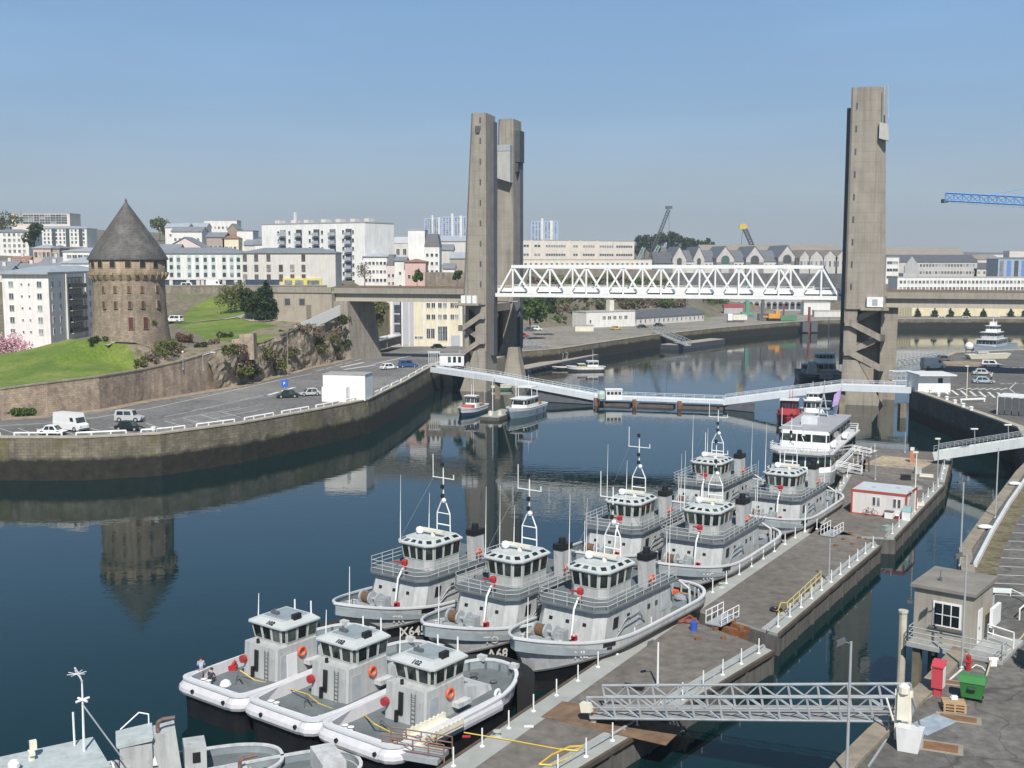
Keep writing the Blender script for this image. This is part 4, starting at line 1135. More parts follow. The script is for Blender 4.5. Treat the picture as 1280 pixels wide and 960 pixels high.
block('town_house', 'grey stone house joined to the small pink one', 'house', 63, 74, 306, 421, 9, STN, 'hip', RF, (2, 1, .1, .9, .45, .75), rise=1.2, ww=1, wh=1.5)
block('hall_building', 'white hall with long pale blue roof edge left of the slate cone', 'hall', 78, 122, 309, 400, 18, WH, 'hip', RFL, (5, 1, .1, .9, .55, .8), rise=1.3, ww=1.6, wh=1.2)
block('hall_building', 'low white hall with grey green roof behind the flats', 'hall', 76, 114, 321, 350, 12, WH, 'hip', RFL, (3, 1, .5, .98, .5, .75), rise=1.8, ww=1.2, wh=1.2)
rr = random.Random(5)
def roofs(lbs, spots, grp):
    for i, (xl, xr, yt, Y, wm, rm, nw) in enumerate(spots):
        block('town_house', lbs[i] if i < len(lbs) else lbs[-1], 'house', xl, xr, yt, Y, 9, wm, 'gable', rm, (nw, 2, .05, .95, .25, .72) if nw else None, rise=2.2, ww=.9, wh=1.2, group=grp, chim=1)
roofs(['white cottage with slate roof in the valley of roofs at the left edge', 'beige house with brown tiled roof left of the pink house', 'pale house with slate roof below the dark tree', 'long white house with slate roof above the flats', 'stone house with slate roof between the hall and flats', 'white house with tall chimney over the flats at the left edge'],
      [(-8, 18, 327, 380, WH, RF, 3), (10, 34, 321, 430, STN, RFT, 3), (20, 44, 330, 360, WH2, RF, 3), (42, 80, 329, 350, WH, RF, 5), (50, 78, 322, 400, STN, RF, 3), (-15, 10, 333, 340, WH2, RF, 2)], 'houses in the roofs left of the round tower')
# houses above the long terrace, right of the cone
HB = 'houses stacked on the slope above the long terrace'
for args in (
    ('pale pink house with a stepped gable just right of the slate cone', 204, 258, 297, 430, LPK, 'gable_front', RF, (3, 1, .45, .98, .5, .72), 4.5),
    ('grey brown house with arched windows in the middle of the slope houses', 258, 280, 291, 440, M('render_taupe', (.36, .29, .26), .8, .06), 'gable', RF, (3, 1, .1, .9, .5, .75), 1.6),
    ('cream yellow house beside the grey brown one on the slope', 278, 298, 293, 440, CRM, 'hip', RFT, (3, 1, .1, .9, .5, .75), 1.4),
    ('white house with three windows at the right end of the slope houses', 296, 316, 289, 445, WH, 'flat', RF, (3, 1, .05, .95, .55, .85), 1),
    ('long white house with slate roof above the pale pink gable', 214, 252, 284, 520, WH, 'gable', RF, (6, 1, .05, .95, .5, .7), 2),
    ('white house with low roof at the top left of the slope houses', 206, 235, 279.5, 600, WH, 'gable', RFL, (3, 1, .1, .9, .4, .7), 2),
    ('white house with long slate roof at the top of the slope', 226, 258, 279, 620, WH, 'gable', RFL, (3, 1, .1, .9, .4, .7), 2),
    ('white flat roofed house with rooftop boxes on the skyline of the slope', 255, 296, 276, 640, WH, 'flat', FLAT, (5, 1, .15, .75, .6, .85), 1),
    ('brown gabled house half hidden behind the white skyline house', 284, 297, 280, 600, BRN, 'gable_front', RF, None, 3),
    ('white house with sloping balcony left of the tall white block', 318, 340, 299, 425, WH, 'gable', RF, (2, 1, .1, .9, .4, .7), 2),
    ('small white house with slate roof low over the terrace ridge', 305, 326, 300, 440, WH2, 'gable', RF, (2, 1, .1, .9, .4, .7), 2),
    ('grey roofed stone house low beside the slate cone', 196, 222, 306, 400, STN, 'gable', RF, None, 2.5)):
    lb, xl, xr, yt, Y, wm, rf, rm, wn_, rs = args
    block('town_house', lb, 'house', xl, xr, yt, Y, 10, wm, rf, rm, wn_, rise=rs, ww=1.0, wh=1.3, group=HB)
# ---- cream building below the viaduct
t, L, h = block('harbour_office', 'cream building with grey panels and tall windows under the left viaduct', 'office building', 487, 578, 371, 345, 14, CRM, 'flat', FLAT, zb=4.3)
for u, w_ in ((.105, 3.0), (.20, 2.6), (.30, 1.2)):
    mb = MB(); mb.bx(L * u - w_ / 2, L * u + w_ / 2, -.12, -.01, .5, h - .3, 0)
    if w_ > 2.7:
        for k in range(4): mb.bx(L * u - 1.0, L * u + 1.0, -.16, -.121, 1.5 + k * 3, 4 + k * 3, 1)
    mb.build('panel', [M('panel_grey', (.42, .44, .50), .6, .06), WGLASS], t)
for u in (.03, .17, .47, .65, .80, .985):
    mb = MB(); mb.bx(L * u - .25, L * u + .25, -.3, -.01, .2, h - .3); mb.build('pilaster', WH, t)
put_windows(t, [(L * u, z) for u in (.53, .60, .69, .76, .86, .92) for z in (h * .60, h * .83)], 1.1, 1.5, WFR)
put_windows(t, [(L * u, h * .27) for u in (.53, .59)], 1.1, 3.0, WFR)
put_windows(t, [(L * u, h * .27) for u in (.69, .76)], 1.5, 4.4, WFR)
put_windows(t, [(L * u, 2.9) for u in (.36, .39, .43, .46)], .8, .7, WFR)
mb = MB(); mb.bx(L * .84, L * .96, -.1, -.01, .3, 3.6); mb.build('garage_door', M('panel_grey', (.42, .44, .50)), t)
# ---- cream slab on the hill behind the span
t, L, h = block('barracks_building', 'long pale cream slab with rows of small windows behind the white span', 'building', 640, 793, 300, 640, 14, CPK, 'flat', FLAT, zb=18, Y2=690)
for j in range(3):
    for u0, u1 in ((.02, .13), (.17, .22), (.26, .42), (.48, .52), (.56, .66), (.70, .82), (.84, .985)):
        mb = MB(); z = h - 3.2 - j * 5.0
        mb.bx(L * u0, L * u1, -.06, -.01, z - .75, z + .75, 0)
        n = max(2, int((u1 - u0) * L / 1.7))
        for k in range(n): mb.bx(L * u0 + (u1 - u0) * L * (k + .12) / n, L * u0 + (u1 - u0) * L * (k + .86) / n, -.09, -.061, z - .6, z + .6, 1)
        mb.build('window_band', [WH2, WGLASS], t)
for u in (.15, .24, .45, .54, .68):
    mb = MB(); mb.bx(L * u - .5, L * u + .5, -.4, -.011, 2, h + .2); mb.build('pilaster', CPK, t)
t, L, h = block('barracks_building', 'lower cream wing in front of the long slab behind the white span', 'building', 650, 815, 325, 610, 12, CPK, 'flat', FLAT, zb=18, Y2=640)
put_windows(t, [(L * (.04 + .92 * k / 24), h - 2.4) for k in range(25)], 1.3, 1.5)
wall_strip('hill_wall', 'high grey brown retaining wall on the slope seen through the left half of the span', 'wall', [GY(640, 336, 585), GY(740, 336, 590), GY(835, 337, 600)], lambda p: p.z - 10, GSTONE, 1, 0)
wall_strip('hill_wall', 'dark grey arsenal terrace wall seen through the right half of the span', 'wall', [GY(836, 341, 605), GY(1060, 342, 605)], lambda p: p.z - 16, stone('arsenal_wall', (.16, .16, .165), (.12, .12, .125), (.08, .08, .08), 2, .8), 1, 0)
# ---- arsenal halls with stone gables
for i, (x, yt, wpx, Y, lb) in enumerate(((849.5, 308.5, 17, 650, 'leftmost arsenal hall end, pale stone gable with arched window'), (874, 308.5, 14, 655, 'second arsenal hall end, narrow pale stone gable with arched window'), (907, 308, 22, 650, 'third arsenal hall end, stone gable with green arched window'), (944, 308, 22, 650, 'fourth arsenal hall end, stone gable darkened round its big arch'), (984.5, 307, 22, 650, 'fifth and widest arsenal hall end, stone gable with two dark arches'))):
    t, L, h = block('arsenal_hall', lb, 'hall', x - wpx / 2, x + wpx / 2, yt, Y, 44, M('gable_stone', (.52, .50, .48), .85, .1, .3, streak=.2), 'gable_front', RFM, zb=19, rise=7.0, group='stone gabled arsenal halls')
    mb = MB()
    r_ = L * (.17 if i < 2 else .24); zc_ = h - 7.6
    pts = [(L / 2 - r_, zc_ - 2.5), (L / 2 + r_, zc_ - 2.5)] + [(L / 2 + r_ * math.cos(math.pi * k / 8), zc_ + r_ * math.sin(math.pi * k / 8)) for k in range(9)]
    mb.add([(p[0], -.25, p[1]) for p in pts] + [(p[0], -.01, p[1]) for p in pts], [tuple(range(len(pts)))] + [(k, (k + 1) % len(pts), len(pts) + (k + 1) % len(pts), len(pts) + k) for k in range(len(pts))])
    mb.build('arched_window', M('arch_dark', (.07, .075, .08), .5, .2) if i != 2 else M('arch_green', (.07, .12, .10), .5, .2), t)
    if i > 1:
        mb = MB(); mb.bx(0, L * .28, -.3, -.01, 0, h - 9); mb.bx(L * .72, L, -.3, -.01, 0, h - 9); mb.build('buttress', M('gable_stone_dark', (.22, .21, .21), .9, .1), t)
    # lean-to range to the right of each gable
    if i < 4:
        x2 = (867, 896, 933, 973.5)[i]
        t2, L2, hb2 = block('arsenal_shed', ('slate roofed shed between the first and second arsenal gables', 'slate roofed shed between the second and third arsenal gables', 'slate roofed shed between the third and fourth arsenal gables', 'slate roofed shed between the fourth and fifth arsenal gables')[i], 'shed', x + wpx / 2, x2, 313, Y + 3, 40, WH2, 'gable', RFM, zb=19, rise=6.5, group='slate sheds between the arsenal gables')
        n = max(3, int(L2 / 2.4)); put_windows(t2, [(L2 * (k + .5) / n, hb2 - 9.0) for k in range(n)], 1.2, 2.6, WFR)
block('arsenal_hall', 'long brown roofed hall rising behind the stone arsenal gables', 'hall', 880, 1055, 306, 700, 40, STN, 'gable', RFB, zb=20, rise=7)
block('arsenal_shed', 'slate lean-to at the left end of the arsenal gables', 'shed', 818, 841, 316, 650, 20, RF, 'gable', RFD, zb=20, rise=6)
for i, (xl, xr) in enumerate(((1000, 1013), (1012, 1030), (1029, 1047), (1045, 1062))):
    t, L, h = block('workshop', ('pale sawtooth workshop gable, the leftmost of four beside the right lift tower', 'pale sawtooth workshop gable, second of four beside the right lift tower', 'pale sawtooth workshop gable, third of four beside the right lift tower', 'pale sawtooth workshop gable half behind the right lift tower')[i], 'workshop', xl, xr, 313, 640, 30, M('gable_stone', (.52, .50, .48)), 'gable_front', RFB, zb=19, rise=4.2, group='sawtooth workshops beside the right lift tower')
    put_windows(t, [(L * (k + .5) / 3, h - 7.6) for k in range(3)], 1.1, 3.2, WFR)
# ---- behind the right tower
block('arsenal_hall', 'huge long brown zinc roofed hall on the skyline right of the right lift tower', 'hall', 1095, 1218, 309, 760, 60, STN, 'gable', RFB, zb=20, rise=12)
t, L, h = block('arsenal_shed', 'stone two storey range with slate roof below the huge brown roof', 'building', 1112, 1222, 319, 690, 20, M('gable_stone', (.52, .50, .48)), 'gable', RFD, zb=17, rise=4.2)
put_windows(t, [(L * (.36 + .6 * k / 17), z) for k in range(18) for z in (h - 6.2, h - 10.6)], 1.3, 1.7)
mb = MB(); mb.add([(L * .17, -1.2, 2), (L * .33, -1.2, 2), (L * .33, -1.2, h - 6.5), (L * .25, -1.2, h - .8), (L * .17, -1.2, h - 6.5), (L * .17, -.01, 2), (L * .33, -.01, 2), (L * .33, -.01, h - 6.5), (L * .25, -.01, h - .8), (L * .17, -.01, h - 6.5)], [(0, 1, 2, 3, 4), (0, 4, 9, 5), (4, 3, 8, 9), (3, 2, 7, 8), (2, 1, 6, 7)]); mb.build('stair_gable', GRY, t)
block('workshop', 'white flat building with dark bands hard against the right lift tower', 'building', 1108, 1124, 322, 640, 12, WH, 'flat', FLAT, (2, 3, .05, .95, .2, .95), ww=3, wh=1.6)
block('town_house', 'small white house with slate roof right of the stone range', 'house', 1218, 1244, 329, 690, 12, WH2, 'gable', RFD, (3, 1, .1, .9, .45, .6), rise=3.4, zb=17, ww=1.3, wh=1.6)
block('workshop', 'distant sawtooth workshop between the slate house and the blue building', 'workshop', 1222, 1252, 319, 780, 30, LPK, 'gable', RFB, rise=3, zb=18)
t, L, h = block('office_building', 'blue framed glass building at the right edge of the far bank', 'office building', 1248, 1330, 324, 650, 16, M('render_bluegrey', (.34, .40, .46), .6), 'flat', M('roof_blue', (.12, .26, .52), .5), zb=17)
for k in range(9):
    mb = MB(); x = L * (k + .5) / 9; mb.bx(x - 1.2, x + 1.2, -.1, -.01, 1.5, h - .8, 0 if k % 2 else 1); mb.build('panel', [BLUEP, WGLASS], t)
block('apartment_block', 'far pinkish white block on the skyline above the blue building', 'apartment block', 1262, 1330, 314, 1500, 20, CPK, 'flat', FLAT)
block('apartment_block', 'far low white block on the skyline left of the pinkish one', 'apartment block', 1222, 1254, 318.5, 1500, 20, WH, 'flat', FLAT)
t, L, h = block('quay_offices', 'very long white two storey building just above the right viaduct', 'building', 1122, 1340, 347, 560, 14, WH, 'flat', FLAT, zb=14)
for z in (h - 2.2, h - 5.4):
    put_windows(t, [(L * (.02 + .96 * k / 44), z) for k in range(45)], 1.2, 1.5)
mb = MB(); mb.bx(L * .04, L * .12, 2, 9, h + .41, h + 2.2); mb.build('rooftop_box', GRY, t)
t, L, h = block('dock_hall', 'pale yellow hall with green slatted panel on the far bank under the right viaduct', 'hall', 1117, 1340, 380, 535, 14, YEL, 'flat', FLAT, zb=4.4)
mb = MB(); mb.bx(L * .02, L * .105, -.1, -.01, 0, h - .3)
for k in range(6): mb.bx(L * (.025 + .0135 * k), L * (.03 + .0135 * k), -.2, -.101, 0, h - .4, 1)
mb.build('slat_panel', [M('slat_green', (.38, .36, .24), .7), M('slat_brown', (.26, .21, .13), .7)], t)
# ---- low sheds below the span
t, L, h = block('harbour_shed', 'low white flat roofed building with a square chimney tower on the far left quay', 'shed', 733, 794, 391, 440, 10, WH, 'flat', FLAT, zb=4.5, Y2=452)
put_windows(t, [(L * u, h - 2.2) for u in (.34, .37, .45, .48, .56, .59, .68, .71, .79, .82)] + [(L * .08, 2.4)], .75, 1.3)
mb = MB(); mb.bx(L * .56, L * .65, 3, 5.5, h + .41, h + 4.6); mb.build('chimney', WHITEC, t)
t, L, h = block('harbour_shed', 'long low shed with dark grey roof continuing from the white chimney building', 'shed', 791, 880, 390, 455, 11, WH2, 'gable', RFD, rise=2.6, zb=4.5, Y2=492)
put_windows(t, [(L * (.04 + .94 * k / 15), h - 4.0) for k in range(16)], 1.1, 1.4)
block('site_container', 'cream site container standing by the road below the brown slope', 'container', 719, 742, 407.5, 418, 3, WHITEC, 'flat', FLAT, zb=4.5, over=.05)
block('site_container', 'big white site cabin below the right end of the span', 'site cabin', 1005, 1038, 378.5, 545, 6, WH, 'flat', FLAT, zb=4.5)
block('site_container', 'long white site cabin left of the right lift tower on the far bank', 'site cabin', 1018, 1062, 389, 525, 4, WH2, 'flat', FLAT, zb=4.5)
block('site_container', 'small white cabin on the working platform beside the green dredger', 'site cabin', 924, 934, 396, 500, 4, WH, 'flat', FLAT, zb=4.5)
t, L, h = block('arcade_wall', 'stone arcade of dark arches on the far bank below the span', 'arcade', 905, 1002, 376, 585, 6, GRY, 'flat', FLAT, zb=4.6)
for k in range(13):
    x = L * (k + .5) / 13
    mb = MB(); mb.bx(x - 1.1, x + 1.1, -.2, -.01, 1, h - 1.6); mb.tube((x, -.2, h - 1.6), (x, -.01, h - 1.6), 1.1, n=12); mb.build('arch', SHADE, t)

# ================================================================== PONTOONS
PDECK = ground('pontoon_deck', [(.25, (.105, .093, .08)), (.5, (.145, .130, .115)), (.75, (.195, .178, .155))], .16, .9, 1.1)
PEDGE = M('pontoon_edge', (.33, .34, .325), .85, .12, .6, streak=.0, rust=.25)
ZP = 1.8
def pontoon(label, c4, inset=1.5, stanch=None, group='concrete pontoon sections'):
    """c4: left-near, right-near, right-far, left-far corners (world)"""
    ln, rn, rf, lf = [Vector((p.x, p.y, 0)) for p in c4]
    t = thing('pontoon', label, 'pontoon', (ln.x, ln.y, 0), 0, group)
    o = Vector((ln.x, ln.y, 0))
    P = [p - o for p in (ln, rn, rf, lf)]
    mb = MB()
    d = (P[2] - P[1]).normalized()
    # hull with raked ends under water line
    mb.prism([(p.x, p.y) for p in P], -.9, ZP - .25, 0)
    mb.build('float_hull', CONCP, t)
    n = Vector((d.y, -d.x, 0))
    mb = MB()
    for a, b, s in ((P[1], P[2], 1), (P[0], P[3], -1)):
        L = (b - a).length; dd = (b - a).normalized(); nn = Vector((dd.y, -dd.x, 0)) * s
        k = max(3, int(L / 4.2))
        for i in range(k + 1):
            q = a + dd * (L * i / k)
            e = .18
            m0, m1 = (q - dd * e, q + dd * e) if 0 < i < k else ((q, q + 2 * e * dd) if i == 0 else (q - 2 * e * dd, q))
            mb.hexa([m0 + Vector((0, 0, -.5)), m1 + Vector((0, 0, -.5)), m1 + nn * .14 + Vector((0, 0, -.5)), m0 + nn * .14 + Vector((0, 0, -.5)),
                     m0 + Vector((0, 0, ZP - .26)), m1 + Vector((0, 0, ZP - .26)), m1 + nn * .14 + Vector((0, 0, ZP - .26)), m0 + nn * .14 + Vector((0, 0, ZP - .26))])
        # dark rubbing rail along the top
        mb.hexa([a + Vector((0, 0, ZP - .24)), b + Vector((0, 0, ZP - .24)), b + nn * .22 + Vector((0, 0, ZP - .24)), a + nn * .22 + Vector((0, 0, ZP - .24)),
                 a + Vector((0, 0, ZP + .05)), b + Vector((0, 0, ZP + .05)), b + nn * .22 + Vector((0, 0, ZP + .05)), a + nn * .22 + Vector((0, 0, ZP + .05))], 1)
    mb.build('fender_frame', [M('pontoon_rib', (.105, .10, .092), .9, .2, .8, streak=.3), M('fender_timber', (.085, .065, .05), .85, .3, 1)], t)
    mb = MB(); mb.prism([(p.x, p.y) for p in P], ZP - .249, ZP, 0); mb.build('edge_slab', PEDGE, t)
    def ins(a, b, k): return a + (b - a).normalized() * k
    A = [ins(P[0], P[1], inset), ins(P[1], P[0], inset), ins(P[2], P[3], inset), ins(P[3], P[2], inset)]
    mb = MB(); mb.prism([(p.x, p.y) for p in A], ZP + .001, ZP + .03, 0); mb.build('deck', PDECK, t)
    # cable pipe along the right edge
    mb = MB(); a, b = ins(P[1], P[0], .9), ins(P[2], P[3], .9)
    mb.tube(a + Vector((0, 0, ZP + .16)), b + Vector((0, 0, ZP + .16)), .09, n=6)
    k = 8
    for i in range(k + 1):
        q = a.lerp(b, i / k); mb.bx(q.x - .12, q.x + .12, q.y - .12, q.y + .12, ZP + .001, ZP + .1)
    mb.build('service_pipe', STEEL, t)
    if stanch:
        me = None
        for a, b, ii in ((P[1], P[2], .55), (P[0], P[3], .45)):
            k = stanch
            for i in range(k):
                f = (i + .5) / k
                q = a.lerp(b, f); e = (P[3] if ii == .55 else P[2]).lerp(P[0] if ii == .55 else P[1], 1 - f if ii == .55 else 1 - f)
                inner = P[0].lerp(P[3], f) if ii == .55 else P[1].lerp(P[2], f)
                q = ins(q, inner, ii)
                if me is None:
                    mb = MB(); mb.tube((0, 0, 0), (0, 0, 1.15), .05, n=6); mb.lathe([(.16, 0), (.16, .04), (.06, .1)], 8)
                    me_o = mb.build('stanchion', WHITE, t); me = me_o.data; me_o.location = (q.x, q.y, ZP)
                else:
                    link('stanchion', me, t, (q.x, q.y, ZP))
        # low mooring bollards
        for f in (.2, .7):
            q = ins(P[0].lerp(P[3], f), P[1], .75)
            mb = MB(); mb.lathe([(.34, 0), (.30, .05), (.18, .1), (.18, .28), (.27, .32), (.27, .38), (.1, .42)], 10); b_ = mb.build('bollard', M('bollard_grey', (.38, .42, .40), .6, .1), t); b_.location = (q.x, q.y, ZP)
    return t
zz = lambda px, py: G(px, py, ZP)
dir1 = (zz(965, 812) - zz(780, 922)).normalized()
PA = [zz(560, 950) - dir1 * 6, zz(670, 990), zz(790, 915), zz(682, 838)]
Pn = [zz(682, 838), zz(690, 985), zz(962, 816), zz(838, 768)]
S1a, S1b = zz(540, 968), zz(838, 767)
S1c, S1d = zz(966, 813), zz(650, 1005)
P1 = pontoon('nearest concrete pontoon section, with the gangway resting on its deck', [S1a, S1d, S1c, S1b], 1.7, 11)
P2 = pontoon('second concrete pontoon section, carrying the yellow handrail', [zz(858, 757), zz(972, 792), zz(1100, 682), zz(1020, 652)], 1.6, 11)
P3 = pontoon('third pontoon section, carrying the white cabin with red frame', [zz(1012, 667), zz(1118, 672), zz(1180, 606), zz(1062, 585)], .9, 9)
P4 = pontoon('far pontoon section with pale dusty deck beside the white passenger boat', [zz(1060, 584), zz(1181, 603), zz(1190, 566), zz(1092, 562)], .8, 6)
P5 = pontoon('low grey landing stage between the passenger boat and the dusty pontoon', [zz(1030, 588), zz(1085, 590), zz(1085, 566), zz(1052, 570)], .4)
# rusty hinge ironwork at the joints
def hinge(label, px, py, L, W, rz):
    p = zz(px, py)
    t = thing('coupling_gear', label, 'pontoon hinge', (p.x, p.y, ZP - .3), rz, 'rusty hinges joining the pontoons')
    rnd = random.Random(int(px))
    for k in range(5):
        mb = MB(); y = -W / 2 + W * (k + .5) / 5
        mb.bx(-L / 2, L / 2, y - .2, y + .2, -.4, .12 + .1 * (k % 2)); mb.lathe([(.22, 0), (.22, .5)], 8, (L * .3 * (1 if k % 2 else -1), y, 0))
        mb.build('hinge_bar', RUST, t)
hinge('rusty hinge beams between the nearest and the second pontoon', 905, 790, 2.4, 7.5, R(-38))
hinge('rusty hinge beams between the second pontoon and the cabin pontoon', 1062, 676, 2.2, 7.5, R(-30))
# small access ramps across the joints
def ramp_(label, px, py, rz):
    p = zz(px, py)
    t = thing('access_ramp', label, 'ramp', (p.x, p.y, ZP + .05), rz, 'little railed ramps over the pontoon joints')
    mb = MB(); mb.bx(-1.6, 1.6, -.7, .7, .05, .14); mb.build('plate', STEEL, t)
    for y in (-.7, .7):
        mb = MB()
        for x in (-1.5, -.5, .5, 1.5): mb.tube((x, y, .14), (x, y, 1.1), .04, n=5)
        mb.tube((-1.5, y, 1.1), (1.5, y, 1.1), .045, n=5); mb.tube((-1.5, y, .62), (1.5, y, .62), .035, n=5); mb.build('railing', WHITE, t)
ramp_('white railed ramp over the joint behind the third grey tug', 903, 777, R(52))
ramp_('white railed ramp over the joint by the cabin pontoon', 1040, 668, R(55))

# ================================================================== HULLS
def hull_outline(L, B, bow_k, stern_k, stern_len, n=18, bow_len=None, square=False):
    """half outline as list of (x, y) from bow to stern, y >= 0"""
    pts = []
    bl = bow_len or L * .42; sl_ = stern_len
    if square:
        r = 1.0
        pts = [(L / 2, 0), (L / 2, B / 2 - r)] + [(L / 2 - r + r * math.sin(math.pi / 2 * (1 - k / 4)), B / 2 - r + r * math.cos(math.pi / 2 * (1 - k / 4))) for k in range(1, 5)]
    else:
        for k in range(n + 1):
            s = k / n
            x = L / 2 - bl * s
            y = B / 2 * (1 - (1 - s) ** bow_k) ** (1 / 1.25)
            pts.append((x, y))
    x1 = -L / 2 + sl_
    x0 = pts[-1][0]
    for k in range(1, 6): pts.append((x0 + (x1 - x0) * k / 5, B / 2))
    for k in range(1, 11):
        a = math.pi / 2 * k / 10
        pts.append((x1 - sl_ * math.sin(a), B / 2 * max(0, math.cos(a)) ** (1 / stern_k)))
    return pts
def loop(pts): return pts + [(x, -y) for x, y in reversed(pts[1:-1])]
class Hull:
    def __init__(s, L, B, z_bow, z_mid, z_st, bow_k=2.2, stern_k=1.3, stern_len=4.0, flare=.80, rake=1.3, square=False, dk=.95, line=1.15, bow_len=None, linebow=.5):
        s.pts = loop(hull_outline(L, B, bow_k, stern_k, stern_len, square=square, bow_len=bow_len))
        s.L, s.B, s.zb, s.zm, s.zs, s.flare, s.rake, s.dk, s.line, s.lb, s.sq = L, B, z_bow, z_mid, z_st, flare, rake, dk, line, linebow, square
    def top(s, x):
        u = x / (s.L / 2)
        return s.zm + (s.zb - s.zm) * max(0, u) ** 2 + (s.zs - s.zm) * max(0, -u) ** 2
    def knuckle(s, x):
        u = x / (s.L / 2)
        return s.line + s.lb * max(0, u) ** 2
    def at(s, x, y, z):
        zt = s.top(x); f = 1 - max(0, min(1, z / zt)) if z >= 0 else 1 - z * .05
        u = max(0, x / (s.L / 2)); b = u ** 2 * (1 if not s.sq else .3)
        fl = 1 - (.06 + (1 - s.flare) * b) * f
        return Vector((x - s.rake * b * f + (.5 * f if x < -s.L * .3 else 0), y * fl, z))
    def build(s, t, mats, deckmat, railmat=None, railr=.09, thick=.14, deckname='deck', inner=None):
        mb = MB()
        r0 = [s.at(x, y, -2.2) for x, y in s.pts]; r1 = [s.at(x, y, .02) for x, y in s.pts]
        r2 = [s.at(x, y, s.knuckle(x)) for x, y in s.pts]; r3 = [s.at(x, y, s.top(x)) for x, y in s.pts]
        rm = [s.at(x, y, (s.knuckle(x) + s.top(x)) / 2) for x, y in s.pts]
        k = 1 - 2 * thick / s.B
        kx = 1 - 2 * thick / s.L
        r4 = [Vector((p.x * kx, p.y * k, p.z)) for p in r3]
        r5 = [Vector((p.x * kx, p.y * k, s.top(x) - s.dk)) for p, (x, y) in zip(r3, s.pts)]
        mb.loft([r0, r1, r2, rm, r3, r4, r5], [0, 0, 1, 1, 1, 2])
        h = mb.build('hull', list(mats) + [inner or DECKB], t)
        mb = MB(); mb.add([p + Vector((0, 0, .01)) for p in r5], [tuple(range(len(r5)))]); mb.build(deckname, deckmat, t)
        if railmat:
            mb = MB(); q = [p + Vector((0, 0, .04)) for p in r3]
            n = len(q)
            a = [Vector((p.x * (1 + .1 / s.L), p.y * (1 + .1 / s.B), p.z - .05)) for p in r3]
            b = [Vector((p.x * (1 + .1 / s.L), p.y * (1 + .1 / s.B), p.z + .09)) for p in r3]
            c = [Vector((p.x * kx * .995, p.y * k * .985, p.z + .09)) for p in r3]
            d = [Vector((p.x * kx * .995, p.y * k * .985, p.z - .05)) for p in r3]
            mb.loft([a, b, c, d, a], 0); mb.build('bulwark_rail', railmat, t)
        return h
    def side(s, x0, z0, sg=1, off=.03):
        """map text (u along, v up) onto the hull side, starting at x0 and running aft"""
        half = [(x, y) for x, y in s.pts if y >= -1e-6][:]
        half = sorted(half, key=lambda p: -p[0])
        def yw(x):
            for a, b in zip(half[:-1], half[1:]):
                if b[0] <= x <= a[0]:
                    f = 0 if a[0] == b[0] else (a[0] - x) / (a[0] - b[0]); return a[1] + (b[1] - a[1]) * f
            return s.B / 2
        def fn(u, v):
            x = x0 - u
            z = z0 + v + (s.top(x) - s.top(x0)) * .6
            p = s.at(x, yw(x), z); q = s.at(x - .1, yw(x - .1), z)
            d = (q - p).normalized(); nn = Vector((-d.y, d.x, 0)) * -1
            if nn.y < 0: nn = -nn
            p = p + nn * off
            return (p.x, p.y * sg, p.z)
        return fn

def deckhouse(mb, pts_b, pts_t, z0, z1, mi=0):
    mb.loft([[(x, y, z0) for x, y in pts_b], [(x, y, z1) for x, y in pts_t]], mi, True, True)
def octo(xa, xf, hw, ch):       # plan: front chamfered
    return [(xf, -hw + ch), (xf, hw - ch), (xf - ch, hw), (xa, hw), (xa, -hw), (xf - ch, -hw)]
def rail_mesh(pts, z, h=1.0, bars=2, step=1.1, r=.03, closed=False):
    mb = MB()
    P = [Vector((p[0], p[1], z)) for p in pts]
    if closed: P.append(P[0])
    for a, b in zip(P[:-1], P[1:]):
        for k in range(bars):
            zz_ = Vector((0, 0, h * (k + 1) / bars)); mb.tube(a + zz_, b + zz_, r, n=4, caps=False)
        n = max(1, int((b - a).length / step))
        for i in range(n + 1):
            q = a.lerp(b, i / n); mb.tube(q, q + Vector((0, 0, h)), r, n=4, caps=False)
    return mb
def lifebuoy(parent, c, axis='y'):
    mb = MB(); mb.torus((0, 0, 0), .30, .085, axis, 14, 6)
    o = mb.build('lifebuoy', ORANGE, parent); o.location = c; return o
